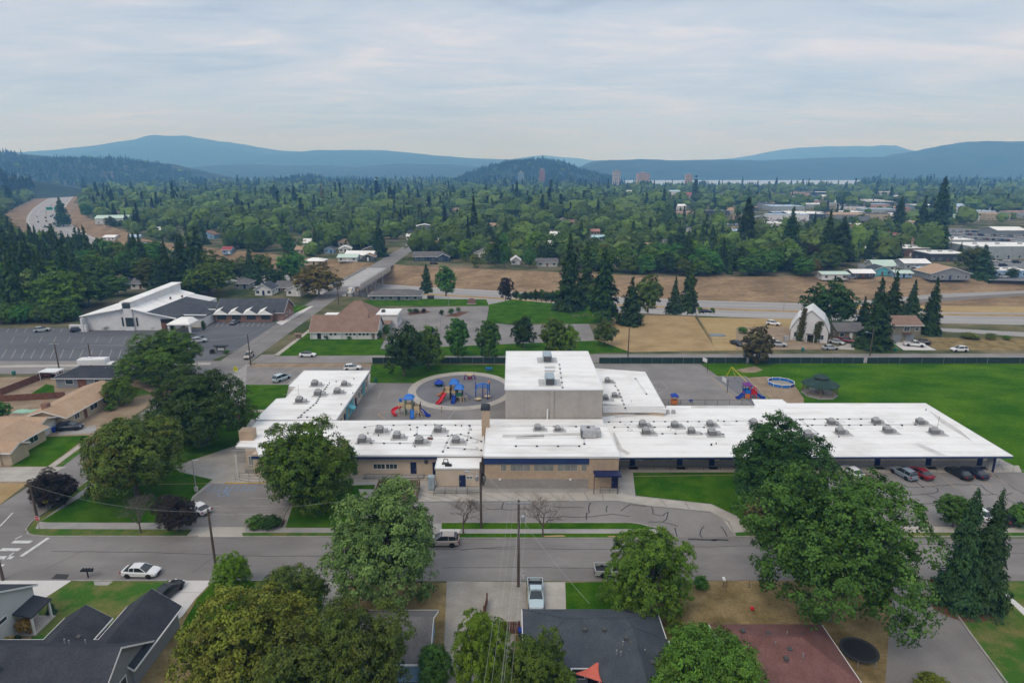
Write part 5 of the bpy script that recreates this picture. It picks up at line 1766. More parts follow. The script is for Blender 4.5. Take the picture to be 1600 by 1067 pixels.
# ---- overpass
def overpass():
 t =thing('overpass_bridge','concrete overpass carrying the side street across the freeway','bridge',(-75,317,-8))
 x0,x1,x2,x3 = -82.4,-70.2,-79.8,-66.8      # near-left, near-right, far-left, far-right
 Y0,Y1 =289.5,346.0
 def X(s,y):
  k = (y-Y0) / (Y1-Y0)
  return x0+ (x2-x0) *k if s < 0 else x1+ (x3-x1) *k
 ya = [Y0,Y1]
 MB().add([(X(-1,Y0),Y0,-.9),(X(1,Y0),Y0,-.9),(X(1,Y1),Y1,-.9),(X(-1,Y1),Y1,-.9),(X(-1,Y0),Y0,.06),(X(1,Y0),Y0,.06),(X(1,Y1),Y1,.06),(X(-1,Y1),Y1,.06)],
    [(3,2,1,0),(4,5,6,7),(0,1,5,4),(1,2,6,5),(2,3,7,6),(3,0,4,7)]).build('deck',M_deck,t)
 for s in (-1,1):
  o =0 if s > 0 else -.3
  p =MB().add([(X(s,y) +o+dx,y,z) for y in ya for dx in (0,.3) for z in (-.9,1.0)],[(0,2,3,1),(4,5,7,6),(0,1,5,4),(2,6,7,3),(1,3,7,5),(0,4,6,2)]).build('parapet',M_conc,t)
  b =MB()
  for k in range(24):
   y =Y0+ (Y1-Y0) * (k+.5) /24
   b.tube((X(s,y) +o+.15,y,1.0),(X(s,y) +o+.15,y,1.5),.05,n=5)
  b.tube((X(s,Y0) +o+.15,Y0,1.5),(X(s,Y1) +o+.15,Y1,1.5),.05,n=5)
  b.build('railing',M_rail,p)
  MB().add([(X(s,y) + (-.05 if s < 0 else -.75) +dx,y,z) for y in ya for dx in (0,.8) for z in (-1.9,-.91)],
     [(0,2,3,1),(4,5,7,6),(0,1,5,4),(2,6,7,3),(1,3,7,5),(0,4,6,2)]).build('girder',M_conc_grey,t)
 for y in (303,318,333):
  MB().box(X(-1,y) +.8,X(1,y) -.4,y-.7,y+.7,-2.3,-1.5).build('pier_cap',M_conc_grey,t)
  for k in range(4):
   x =X(-1,y) +1.6+k* (X(1,y) -X(-1,y) -2.8) /3
   MB().tube((x,y,-8.2),(x,y,-2.3),.45,n=10).build('pier_column',M_conc_grey,t)
 lines('expansion_joint',None,[((X(-1,y) +.3,y),(X(1,y) -.3,y)) for y in (300,310,320,330,340)],.15,M_tar,level=18,world=True)
overpass()
def far_bridge():
 g =G(252,395)
 t =thing('overpass_bridge','small far overpass with grey deck crossing the freeway beyond the church','bridge',(g.x,g.y,0))
 MB().box(-14,14,-5,5,-.6,.4).build('deck',M_deck,t,0)
 for s in (-5.2,5):
  MB().box(-14,14,s,s+.2,-.6,1.2).build('parapet',M_conc_grey,t,0)
 for x in (-7,7):
  MB().box(x-.4,x+.4,-4,4,-7,-.6).build('pier',M_conc_grey,t,0)
far_bridge()
# ---- beyond the freeway: each house the photo shows, its own
RM =dict(grey=M_shingle_grey,dark=M_shingle_dark,brown=M_shingle_brown,tan=M_shingle_tan,red=mat('red_metal_roof',(0.30,0.06,0.06),0.6),white=M_roofwhite,
   mint=mat('mint_roof',(0.45,0.58,0.50),0.7,(0.52,0.63,0.55),2.0),teal=mat('teal_roof',(0.36,0.56,0.60),0.6,(0.42,0.62,0.66),2.0),pink=mat('terracotta_roof',(0.40,0.20,0.15),0.8,(0.48,0.26,0.20),2.0),
   blue=mat('blue_roof',(0.40,0.52,0.66),0.6),slate=M_shingle_blue)
WM =dict(white=M_whitewall,grey=M_siding_grey,pale=M_siding_pale,tan=M_siding_tan,olive=M_siding_olive,blue=M_siding_darkblue,brick=M_brick,lblue=M_siding_blue,
   dark=mat('dark_cladding',(0.045,0.05,0.06),0.7),silver=mat('silver_cladding',(0.30,0.33,0.34),0.5,(0.36,0.39,0.40),3.0),teal=M_teal,pinkw=mat('pink_wall',(0.45,0.27,0.24),0.9),
   brown=mat('brown_brick_wall',(0.12,0.065,0.052),0.9,(0.16,0.09,0.07),1.5))
# x, y (base, px), width px, depth m, eaves h, ridge r, kind, axis, roof, wall, rz, label
FAR = [
 (668,408,44,9,2.8,5.0,'gable','x','grey','blue',4,'dark blue house with white-trimmed gables beyond the right end of the overpass'),
 (692,409,18,7,2.8,4.6,'gable','y','grey','blue',4,'small dark blue garage wing beside the dark blue house past the overpass'),
 (562,405,44,9,2.6,4.4,'gable','x','white','pale',-6,'pale low-roofed house just left of the far end of the overpass'),
 (543,409,30,8,2.6,3.9,'gable','x','mint','pale',0,'mint-roofed shed-like house above the brown bank left of the overpass'),
 (580,397,28,9,2.8,4.8,'gable','y','grey','olive',0,'grey gabled house tucked behind the spruce beside the overpass road'),
 (575,408,20,6,2.5,4.0,'gable','y','brown','dark',0,'small dark shed nearest the left edge of the overpass far end'),
 (538,395,18,7,2.6,4.2,'gable','y','white','white',10,'small white house with white gable in the row left of the overpass'),
 (514,396,14,7,2.6,4.2,'gable','y','slate','lblue',0,'little light blue house among the yards left of the overpass'),
 (490,408,30,8,2.6,4.0,'hip','x','white','tan',0,'white-topped bungalow above the bank behind the big red-brown tree'),
 (472,396,20,8,2.6,4.3,'gable','x','tan','tan',0,'tan bungalow behind the round green tree left of the overpass'),
 (486,373,26,9,2.8,4.6,'gable','x','brown','tan',0,'brown-roofed tan house in the gap between trees left of centre'),
 (500,362,16,9,2.8,4.6,'gable','x','grey','white',0,'grey-roofed house farther back in the same gap left of centre'),
 (612,363,14,9,5.2,7.4,'gable','y','grey','lblue',0,'tall pale blue two-storey house at the end of the overpass road'),
 (756,403,28,9,2.9,5.2,'gable','y','grey','white',-4,'white gabled house beside the two slim poplars beyond the freeway'),
 (771,371,16,9,2.8,5.0,'gable','x','brown','tan',0,'tan house with brown roof glimpsed right of the tall dark crowns'),
 (763,371,12,8,2.8,5.0,'gable','y','white','white',8,'tiny white house left of the tan one among dark crowns'),
 (855,417,32,8,2.6,4.2,'gable','x','grey','pale',0,'grey-roofed house on top of the bank left of the tall firs'),
 (806,414,14,8,2.6,4.4,'gable','y','white','white',0,'white house end at the top of the bank right of the poplars'),
 (915,389,28,9,4.2,5.2,'gable','x','teal','pale',0,'long building with pale teal metal roof above the firs'),
 (935,381,20,9,4.6,5.8,'gable','x','teal','pale',0,'upper building with pale teal metal roof, stepped behind the longer one'),
 (948,391,14,7,2.8,4.0,'gable','y','white','white',0,'small white building right of the teal-roofed pair'),
 (930,367,14,7,2.8,4.4,'gable','x','pink','tan',0,'small terracotta-roofed house behind the teal-roofed buildings'),
 (985,366,12,8,2.8,4.6,'gable','y','white','white',0,'white gable showing between trees in the middle distance'),
 (1053,368,16,8,2.8,4.6,'gable','y','white','white',5,'white house half hidden behind the yellow-green tree, centre right'),
 (1122,376,22,9,2.9,4.9,'gable','x','grey','pinkw',0,'pinkish house with grey roof below the tall spire-like spruce'),
 (1305,435,42,8,2.9,3.6,'gable','x','mint','white',0,'long white shed with pale flat-pitched roof on top of the brown bank'),
 (1349,434,34,8,2.4,3.6,'gable','x','white','dark',0,'low dark-walled shed with bright roof next to the long white shed'),
 (1382,424,34,9,3.0,5.4,'gable','x','mint','pale',0,'large mint-green roofed house behind the sheds on the bank'),
 (1378,431,30,8,2.8,4.8,'gable','y','slate','teal',0,'teal-fronted house with slate roof above the dark conifers'),
 (1412,434,26,7,2.3,3.2,'gable','x','mint','lblue',0,'low shed with tarpaulin blue end right of the teal-fronted house'),
 (1432,421,40,10,3.4,5.0,'gable','x','white','silver',0,'silver workshop with broad white roof left of the tan warehouse'),
 (1445,428,18,7,2.4,3.2,'gable','x','blue','grey',0,'small pale blue roofed shed in front of the silver workshop'),
 (1484,437,62,13,3.2,6.2,'gable','y','tan','grey',0,'warehouse with broad salmon-tan gable roof at the top of the bank'),
 (1580,433,48,10,3.2,3.4,'flat','x','white','lblue',0,'flat white-roofed pale building at the right edge beside the dealer lot'),
 (1422,401,58,20,5.0,5.2,'flat','x','white','brown',0,'brown brick hall with a wide cream-white flat roof'),
 (1402,385,50,12,6.0,9.0,'gable','y','red','pinkw',0,'building with small pointed red roof and pinkish walls'),
 (1480,409,58,16,4.6,4.9,'flat','x','white','dark',0,'dark single-storey shop with crisp white flat roof'),
 (1498,389,44,18,6.0,6.3,'flat','x','white','silver',0,'grey showroom wing with white roof left of the long showroom'),
 (1575,405,120,22,7.5,7.9,'flat','x','white','silver',0,'long two-storey silver car showroom with white flat roof at the right edge'),
 (1580,370,46,20,5.0,7.0,'gable','x','white','grey',0,'pale hip-roofed shop behind the dealer lot by the right edge'),
 (1345,395,22,9,2.8,3.6,'gable','x','white','white',0,'white shed roof between the round trees right of the big spruces'),
 (1377,363,50,30,5,5.3,'flat','x','white','pinkw',0,'long store with white roof and red band behind the tall spruces'),
 (1270,343,60,40,6,6.3,'flat','x','white','dark',-14,'large white-roofed store with dark front, middle right'),
 (1330,345,60,40,6,6.3,'flat','x','tan','grey',-6,'flat tan-roofed store right of the large white store'),
 (1232,330,50,36,6,6.3,'flat','x','blue','silver',0,'pale blue-roofed store in the commercial strip'),
 (1192,326,36,30,7,7.3,'flat','x','slate','grey',0,'slate grey box store left of the pale blue one'),
 (1272,325,34,30,5,5.3,'flat','x','white','silver',0,'distant white store above the pale blue one'),
 (1140,311,24,26,6,8,'gable','x','pink','pinkw',0,'distant terracotta roof at the left end of the commercial strip'),
 (1075,310,26,26,7,10,'gable','x','red','pinkw',0,'distant red-roofed building right of centre in the treed town'),
 (1105,311,26,24,6,8,'gable','x','white','white',0,'distant white building next to the red-roofed one'),
 (1055,305,16,24,8,10,'gable','x','teal','white',0,'distant pale teal-topped building left of the red-roofed one'),
 (1062,328,20,20,5,7,'gable','x','white','white',0,'white roofs in a tree gap below the red-roofed building'),
 (1120,337,40,20,5,5.3,'flat','x','slate','dark',0,'long dark low store behind tree crowns, middle right'),
 (1225,358,40,20,5,5.3,'flat','x','white','white',0,'bright white canopy roof behind the spruces, middle right'),
 (1455,327,40,30,5,5.3,'flat','x','white','grey',0,'far white store right of the dark central spruces'),
 (1495,330,34,26,6,9,'gable','x','blue','white',0,'far pale-blue gabled building toward the right edge'),
 (1370,318,24,30,5,5.3,'flat','x','white','white',0,'far white flat building above the commercial strip'),
 (1375,313,14,20,6,8,'gable','x','blue','white',0,'tiny far pale blue roof above the commercial strip'),
 (1290,311,12,14,5,7,'gable','x','white','white',0,'tiny far white house in the dark trees, right'),
 (1305,304,8,14,5,7,'gable','y','white','white',0,'tiny far white gable highest in the trees, right'),
 (1500,345,60,24,4,6,'gable','x','mint','pale',0,'long mint-roofed building in front of the far stores, right'),
 (1400,330,44,24,4.5,5,'flat','x','tan','pinkw',0,'far tan-topped row of shops between conifers, right'),
 (172,350,46,16,5.5,8,'gable','x','mint','pale',12,'pale green apartment block in the trees right of the freeway'),
 (152,335,26,14,5.5,8,'gable','x','grey','grey',12,'grey apartment block behind the pale green one'),
 (235,337,36,14,5.5,8,'gable','x','grey','tan',0,'long grey-roofed apartment row in the trees, left'),
 (205,330,14,12,5.5,8,'gable','y','white','white',0,'white gable end between the apartment rows, left'),
 (169,366,18,9,2.8,4.2,'gable','x','white','white',0,'white trailer home nearest the freeway trees, left'),
 (208,373,16,8,2.7,4.0,'gable','x','blue','white',8,'pale blue-roofed house in the cluster left of the far bridge'),
 (216,379,22,8,2.7,4.0,'gable','x','slate','lblue',0,'blue house with slate roof in the cluster by the far bridge'),
 (233,381,22,8,2.7,3.6,'gable','x','white','white',0,'bright white-roofed house in the cluster by the far bridge'),
 (243,367,10,8,3.8,5.8,'gable','y','white','white',0,'upright white house above the far-bridge cluster'),
 (298,353,14,10,2.8,4.6,'gable','x','blue','white',0,'pale house with light roof between dark conifers, left'),
 (363,377,26,10,2.8,5.0,'gable','x','slate','grey',-8,'slate-roofed house on a wooded rise left of centre'),
 (354,393,14,6,3.0,4.6,'gable','x','red','lblue',0,'small red-roofed blue shed on bare dirt left of centre'),
 (392,357,12,8,2.8,4.2,'gable','x','white','white',0,'tiny white house left of centre between crowns'),
 (160,432,16,8,2.8,5.4,'gable','y','white','lblue',0,'steep white-roofed house above the white church, left'),
 (220,452,30,9,2.7,4.4,'gable','x','grey','white',0,'grey-roofed house directly behind the white church fin'),
 (180,449,20,8,2.6,4.0,'gable','x','grey','pale',0,'pale house under trees left of the church fin'),
 (377,452,22,8,2.7,4.6,'hip','x','grey','grey',0,'small grey hip-roofed house behind the church hall'),
 (412,462,26,8,2.8,5.0,'gable','y','slate','white',0,'white cottage with slate gable above the church hall'),
 (444,455,26,9,2.8,4.8,'gable','x','grey','tan',0,'tan house with grey roof under the red-brown tree'),
 (461,463,24,7,2.6,4.4,'gable','y','white','white',-10,'bright white house left of the red-brown tree by the road'),
 (425,372,12,9,2.8,4.6,'gable','x','white','white',0,'tiny white-roofed house under the poplars left of centre'),
 (407,331,14,10,3,5,'gable','x','grey','white',0,'small pale far house at the left middle'),
 (595,311,18,14,6,9,'gable','x','pink','tan',0,'far pinkish house among dark trees at centre'),
 (577,324,12,12,4,6,'gable','x','white','white',0,'far small white house left of the pinkish one'),
 (522,311,8,10,6,8,'gable','y','white','white',0,'far narrow white house left of centre'),
 (670,322,12,12,4,6,'gable','x','white','white',0,'far bright white house at centre'),
 (695,309,16,14,5,8,'gable','x','white','white',0,'far white house right of centre among dark crowns'),
 (728,310,18,14,5,8,'gable','x','pink','white',0,'far white house with pink roof near the central hill'),
 (963,313,10,12,6,9,'gable','y','red','white',0,'far white house with red gable right of the central hill'),
 (982,302,10,12,4,6,'gable','x','white','white',0,'far tiny white roof beneath the lakeside towers'),
 (412,300,10,12,5,7,'gable','x','white','white',0,'far tiny white roof high in the left trees'),
 (355,345,12,9,2.8,4.4,'gable','x','tan','tan',0,'far tan roof left of centre under crowns'),
 (640,375,10,8,2.8,4.4,'gable','x','white','white',0,'small white house behind the dark blue house trees'),
 (1190,348,16,9,3,4.6,'gable','x','grey','white',0,'grey house left of the tall spire-like spruce'),
 (1045,385,14,8,2.7,4.2,'gable','x','grey','white',0,'small pale house above the row of dark trees on the bank'),
 (965,415,10,7,2.7,4.2,'gable','x','white','white',0,'small white house peeking over the bank right of the firs'),
]
FAR_RECT = []
for (x,y,wpx,dm,h,r,kind,axis,rc,wc_,rz,label) in FAR:
 g =G(x,y)
 zc =g.y*CP+CAM_H*SP
 w =wpx*zc/FPX
 big =kind == 'flat'
 cat = 'shop' if big else 'house'
 nm = 'store_building' if big else 'house'
 house(nm,label,g.x,g.y+dm/2,w,dm,h,r,kind,axis,RM[rc],WM[wc_],rz=rz,wins=(6 if w > 30 else 4 if w > 14 else 2 if w > 7 else 1),door=True,
   trim=M_trim if g.y < 450 and kind == 'gable' else None,cat=cat,side=g.y < 520,ov=.5)
 FAR_RECT.append((g.x-w/2-4,g.x+w/2+4,g.y- (26 if g.y < 520 else 34+g.y*.075),g.y+dm+5))
# the other roofs that show through the trees
wall_c = [('white','white'),('pale','pale'),('tan','tan'),('grey','grey'),('lblue','light blue')]
roof_c = [('grey','grey'),('white','bright'),('brown','brown'),('dark','charcoal'),('slate','slate'),('tan','tan')]
done,tries =0,0
while done < 150 and tries < 4000:
 tries += 1
 px,py =rng.uniform(120,1590),400-98*rng.random() ** .8
 g =G(px,py)
 off =fw_dist(g.x,g.y)
 if off < 60 or -92 < g.x < -52 and g.y < 520 or px > 1430 and py > 340:
  continue
 if any(a-8 < g.x < b_+8 and c < g.y < d+10 for a,b_,c,d in FAR_RECT):
  continue
 wk,wn =rng.choice(wall_c)
 rk,rn =rng.choice(roof_c)
 w,dm =rng.uniform(9,15),rng.uniform(7,10)
 ax =rng.choice(['x','x','y'])
 col = 'far left' if px < 300 else 'left' if px < 560 else 'left of centre' if px < 760 else 'centre' if px < 960 else 'right of centre' if px < 1200 else 'right'
 row = 'near the freeway bank' if py > 385 else 'in the near town' if py > 360 else 'in the mid town' if py > 335 else 'in the far town'
 house('house',f'{wn} {"gable-fronted" if ax == "y" else "long-fronted"} house with {rn} roof among trees {row}, {col}',g.x,g.y,w,dm,rng.uniform(2.6,3.4),rng.uniform(4.4,6.2),'gable',ax,RM[rk],WM[wk],
   rz=rng.choice([0,0,3,-4,8]),wins=2,door=py > 360,side=False,group='houses among the town trees',ov=.5)
 FAR_RECT.append((g.x-w/2-2,g.x+w/2+2,g.y- (18+g.y*.065),g.y+dm))
 done += 1
done,tries =0,0
big_r = [('white','white'),('white','white'),('tan','tan'),('pink','terracotta'),('blue','pale blue'),('slate','slate')]
big_w = [('silver','silver'),('white','white'),('pinkw','pinkish'),('dark','dark'),('tan','tan')]
while done < 34 and tries < 3000:
 tries += 1
 px,py =rng.uniform(1035,1590),rng.uniform(303,372)
 if px < 1130 and py > 340 or px > 1440 and py > 345:
  continue
 g =G(px,py)
 if any(a-6 < g.x < b_+6 and c < g.y < d+12 for a,b_,c,d in FAR_RECT):
  continue
 rk,rn =rng.choice(big_r)
 wk,wn =rng.choice(big_w)
 w,dm =rng.uniform(18,42),rng.uniform(14,26)
 h =rng.uniform(4,6.5)
 place = 'at the near side' if py > 350 else 'in the middle' if py > 325 else 'at the far side'
 side_ = 'left' if px < 1180 else 'centre' if px < 1350 else 'right'
 house('store_building',f'{wn} store with {rn} roof {place} of the commercial strip, {side_} part',g.x,g.y,w,dm,h,h+.3,'flat','x',RM[rk],WM[wk],wins=5,cat='shop',side=False,rz=rng.choice([0,0,-6,5]),group='stores of the commercial strip')
 FAR_RECT.append((g.x-w/2-2,g.x+w/2+2,g.y- (20+g.y*.05),g.y+dm))
 done += 1
# lakeside towers
def tower(label,x,ybase,ytop,wpx,Y,wallm,floors,cols):
 zt =ZAT(x,ytop,Y)
 X =XAT(x,ybase,Y)
 w =wpx*Y/FPX
 t =thing('tower_block',label,'tower block',(X,Y,0))
 MB().box(-w/2,w/2,0,w*.7,-1,zt).build('wall',wallm,t,0)
 MB().box(-w/2-.4,w/2+.4,-.4,w*.7+.4,zt+.05,zt+1.2).build('roof',M_conc_grey,t,0)
 MB().box(-w/6,w/6,w*.2,w*.5,zt+1.2,zt+5).build('lift_house',M_conc_grey,t,0)
 fh =zt/floors
 wm =MB().box(0,w/cols*.62,-.25,.3,0,fh*.5).mesh('window',M_glass)
 for i in range(floors):
  for j in range(cols):
   o =add_obj('window',wm,t,(-w/2+w/cols* (j+.19),0,fh* (i+.35)))
M_tower1 =mat('pale_tower_concrete',(0.50,0.44,0.41),0.9)
M_tower2 =mat('tan_tower_brick',(0.50,0.33,0.25),0.9)
tower('slim pale tower block by the lake, left of the wide tan one',963.5,283,268,11,1950,M_tower1,12,4)
tower('wide tan tower block standing by the lake',1005.5,283,271,18,1960,M_tower2,9,6)
tower('lower pinkish tower block by the lake, right of the wide tan one',1076.5,284,273,10,1970,M_tower2,8,4)
tower('red-brown tower block in front of the central wooded hill',847,281,265,8,2300,mat('red_tower',(0.36,0.13,0.09),0.9),12,3)
tower('blue-grey glassy tower block at the left foot of the central hill',814,282,270,9,2300,mat('blue_tower',(0.22,0.30,0.36),0.4),10,3)
# ------------------------------------------------------------------ vehicles
PAINT = {}
def paint(name,c,metal=0.0,rough=0.28):
 if name not in PAINT:
  PAINT[name] =mat('car_paint_' +name,c,rough,metal=metal,spec=0.55)
 return PAINT[name]
for nme,c in (('white',(.72,.72,.72)),('silver',(.42,.44,.45)),('grey',(.16,.175,.19)),('bluegrey',(.20,.24,.28)),('black',(.012,.012,.014)),('red',(.22,.012,.022)),
    ('darkred',(.16,.02,.018)),('champagne',(.42,.36,.31)),('lightblue',(.45,.55,.58)),('blue',(.03,.075,.19)),('navy',(.015,.02,.04)),('maroon',(.11,.02,.025)),('tan',(.36,.32,.27))):
 paint(nme,c)
M_tyre =mat('tyre',(.012,.012,.012),.85)
M_rim =mat('alloy_rim',(.42,.42,.43),.35,metal=.7)
M_lens =mat('headlight_lens',(.62,.64,.66),.15)
M_tail =mat('tail_lens',(.30,.012,.012),.2)
M_carglass =mat('car_glass',(.02,.026,.03),.05,spec=.7)
M_trimblack =mat('black_trim',(.02,.02,.022),.6)
CARK = {
 'sedan': dict(L=4.75,low=[(-2.37,.66,.42,.84),(-2.25,.84,.28,.98),(-1.6,.90,.22,1.0),(0,.91,.22,.96),(1.0,.91,.22,.95),(1.85,.87,.24,.84),(2.22,.78,.30,.70),(2.36,.60,.40,.58)],
     cab=[(-2.0,.74,.97,.66,1.0),(-1.15,.80,.97,.60,1.38),(-.5,.81,.95,.61,1.45),(.2,.81,.94,.61,1.44),(1.2,.80,.93,.70,.96)],roof=(-1.2,.25),wheels=(-1.42,1.42),r=.33),
 'suv': dict(L=4.75,low=[(-2.36,.76,.42,.98),(-2.28,.88,.30,1.08),(-1.6,.93,.26,1.10),(0,.94,.26,1.06),(1.0,.94,.26,1.06),(1.85,.90,.28,.98),(2.25,.82,.34,.84),(2.37,.64,.44,.70)],
    cab=[(-2.24,.80,1.07,.72,1.12),(-1.95,.83,1.07,.66,1.62),(-.6,.84,1.06,.66,1.70),(.2,.84,1.05,.65,1.66),(1.15,.83,1.04,.74,1.08)],roof=(-2.0,.3),wheels=(-1.42,1.45),r=.37),
 'van': dict(L=5.1,low=[(-2.55,.80,.40,1.0),(-2.48,.92,.28,1.08),(-1.6,.97,.24,1.10),(0,.97,.24,1.06),(1.2,.97,.24,1.02),(2.0,.92,.26,.92),(2.42,.84,.32,.78),(2.55,.66,.42,.64)],
    cab=[(-2.45,.84,1.07,.74,1.12),(-2.25,.87,1.07,.72,1.66),(-.8,.88,1.06,.72,1.78),(.5,.88,1.04,.71,1.70),(1.85,.86,.98,.78,1.0)],roof=(-2.3,.7),wheels=(-1.55,1.6),r=.34),
 'boxvan': dict(L=5.6,low=[(-2.8,.92,.40,1.2),(-2.72,.98,.3,1.3),(-1.6,1.0,.28,1.3),(0,1.0,.28,1.3),(1.2,1.0,.28,1.25),(2.1,.96,.3,1.1),(2.62,.88,.36,.95),(2.8,.7,.46,.8)],
     cab=[(-2.74,.96,1.28,.86,2.35),(-2.6,.97,1.28,.86,2.45),(0,.97,1.27,.86,2.5),(1.0,.97,1.24,.85,2.4),(2.0,.93,1.12,.84,1.16)],roof=(-2.7,1.05),wheels=(-1.7,1.75),r=.38),
 'pickup': dict(L=5.7,low=[(-.75,.98,.38,1.12),(-.6,.99,.36,1.13),(0,.99,.36,1.13),(1.2,.99,.36,1.13),(2.2,.95,.38,1.08),(2.72,.88,.42,.98),(2.85,.74,.5,.84)],
     cab=[(-.72,.88,1.12,.76,1.2),(-.62,.88,1.12,.70,1.78),(.1,.88,1.12,.70,1.86),(.65,.88,1.12,.69,1.82),(1.45,.86,1.11,.78,1.15)],roof=(-.65,.72),wheels=(-1.75,1.85),r=.41),
}
CARM = {}
def car_meshes(kind):
 if kind in CARM:
  return CARM[kind]
 k =CARK[kind]
 def sec(x,hw,zb,zt):
  return [(x,-hw*.9,zb),(x,-hw,zb+.14),(x,-hw,zt-.16),(x,-hw*.9,zt-.02),(x,0,zt+.015),(x,hw*.9,zt-.02),(x,hw,zt-.16),(x,hw,zb+.14),(x,hw*.9,zb)]
 body =MB().loft([sec(*s) for s in k['low']])
 if kind == 'pickup':
  body.box(-2.82,-.76,-.98,-.90,.45,1.13).box(-2.82,-.76,.90,.98,.45,1.13).box(-2.85,-2.77,-.9,.9,.45,1.13)
  body.box(-2.77,-.76,-.9,.9,.45,.62).box(-2.76,-.77,-.89,.89,.621,.66,1)
 # wheel arches: dark lips round the wheels
 for wx in k['wheels']:
  for s in (-1,1):
   hw =.93 if kind in ('sedan',) else 1.0
   n =10
   ring = []
   y =s* (k['low'][3][1] +.004)
   vs = [(wx+ (k['r'] +.07) *math.cos(math.pi*i/n),y,k['r'] + (k['r'] +.07) *math.sin(math.pi*i/n)) for i in range(n+1)]
   f =tuple(range(n+1)) if s < 0 else tuple(range(n,-1,-1))
   body.add(vs,[f],1)
 cabr = [[(x,-hb,zb),(x,-ht,zt),(x,0,zt+.012),(x,ht,zt),(x,hb,zb)] for x,hb,zb,ht,zt in k['cab']]
 glass =MB().loft(cabr)
 r0,r1 =k['roof']
 xs = [c[0] for c in k['cab']]
 def at(x,i):
  return float(np.interp(x,xs,[c[i] for c in k['cab']]))
 roof =MB()
 rr = []
 for x in np.linspace(r0,r1,6):
  ht,zt =at(x,3) +.015,at(x,4)
  rr.append([(x,-ht,zt-.035),(x,-ht,zt+.012),(x,-ht*.8,zt+.03),(x,ht*.8,zt+.03),(x,ht,zt+.012),(x,ht,zt-.035)])
 roof.loft(rr)
 # pillars down from the roof
 pill = [(r0+.05,-.07),((r0+r1) /2-.05,0.0),(r1-.05,.45 if kind != 'boxvan' else .3)]
 for px_,lean in pill:
  for s in (-1,1):
   x2 =px_+lean
   a =Vector((px_,s* (at(px_,3) +.008),at(px_,4)))
   c =Vector((x2,s* (at(x2,1) +.008),at(x2,2)))
   if lean > .2:
    x2 =min(xs[-1] -.05,px_+.85)
    c =Vector((x2,s* (at(x2,1) +.0),at(x2,2) +.02))
   roof.tube(a,c,.045,n=4)
 if kind == 'boxvan':
  for s in (-1,1):
   roof.add([(-2.68,s*.985,1.29),(.2,s*.985,1.29),(.2,s*.885,2.45),(-2.6,s*.885,2.42)],[(0,1,2,3) if s < 0 else (3,2,1,0)])
 tyre =MB().lathe([(k['r'] *.62,-.11),(k['r'] *.96,-.11),(k['r'],-.06),(k['r'],.06),(k['r'] *.96,.11),(k['r'] *.62,.11)],16,axis='Y')
 rim =MB().lathe([(k['r'] *.2,-.1),(k['r'] *.63,-.085),(k['r'] *.63,.085),(k['r'] *.2,.1)],10,axis='Y')
 fx,rx =k['low'][-1][0],(k['low'][0][0] if kind != 'pickup' else -2.85)
 hz_,tz =k['low'][-2][3] -.06,(k['low'][1][3] -.16 if kind != 'pickup' else .95)
 hl =MB().box(fx-.22,fx-.03,-.12,.12,-.07,.07)
 tl =MB().box(rx-.02,rx+.13,-.13,.13,-.1,.1)
 bump =MB().box(fx-.12,fx+.03,-.55,.55,.34,.46).box(rx-.05,rx+.1,-.6,.6,.34,.46)
 bump.box(fx-.06,fx+.012,-.35,.35,.5,.6)
 out =dict(body=body.mesh(kind+ '_body',[PAINT['white'],M_trimblack],smooth=False),glass=glass.mesh('glazing',M_carglass),roof=roof.mesh('roof',PAINT['white']),
    tyre=tyre.mesh('tyre',M_tyre),rim=rim.mesh('rim',M_rim),hl=hl.mesh('headlight',M_lens),tl=tl.mesh('tail_light',M_tail),bump=bump.mesh('bumper',M_trimblack),
    wheels=[(wx,s* (k['low'][3][1] -.10),k['r']) for wx in k['wheels'] for s in (-1,1)],
    hlp=[(0,s*k['low'][-2][1] *.78,hz_) for s in (-1,1)],tlp=[(0,s*.78* (1.0 if kind != 'pickup' else 1.08),tz) for s in (-1,1)])
 for key in ('body','roof'):
  me =out[key]
 CARM[kind] =out
 return out
def set_paint(o,m):
 o.material_slots[0].link = 'OBJECT'
 o.material_slots[0].material =m
def car(kind,x,y,head,col,label,group=None,name=None,cat=None,world=False,roofcol=None,z=None):
 M =car_meshes(kind)
 p =Vector((x,y,0)) if world else G(x,y)
 zz =z if z is not None else .03
 nm =name or {'pickup': 'pickup_truck','van': 'minivan','boxvan': 'van','suv': 'suv','sedan': 'car'}[kind]
 t =thing(nm,label,cat or {'pickup': 'pickup truck','van': 'van','boxvan': 'van','suv': 'car','sedan': 'car'}[kind],(p.x,p.y,zz),R(head),group)
 b =add_obj('body',M['body'],t)
 set_paint(b,PAINT[col])
 add_obj('glazing',M['glass'],t)
 r =add_obj('roof',M['roof'],t)
 set_paint(r,PAINT[roofcol or col])
 for w in M['wheels']:
  ty =add_obj('wheel',M['tyre'],t,w)
  add_obj('rim',M['rim'],ty)
 for q in M['hlp']:
  add_obj('headlight',M['hl'],t,q)
 for q in M['tlp']:
  add_obj('tail_light',M['tl'],t,q)
 add_obj('bumper',M['bump'],t)
 return t
car('sedan',222,898,-2,'white','white sedan parked by the lawn kerb on the near street')
car('suv',692,850,180,'champagne','champagne-coloured SUV parked by the verge, partly behind the big maple')
car('sedan',262,930,76,'black','black car on the pale driveway behind the charcoal gabled house')
car('pickup',837,936,-90,'lightblue','pale blue pickup truck nose-in on the short concrete driveway')
car('pickup',962,897,0,'silver','silver pickup on the near street mostly hidden by the willow-like tree')
car('sedan',310,799,150,'white','white car in the school side lot behind the purple plum')
car('suv',1411,744,104,'bluegrey','blue-grey SUV parked nose to the classroom walk')
car('sedan',1436,743,104,'red','dark red sedan parked beside the blue-grey SUV')
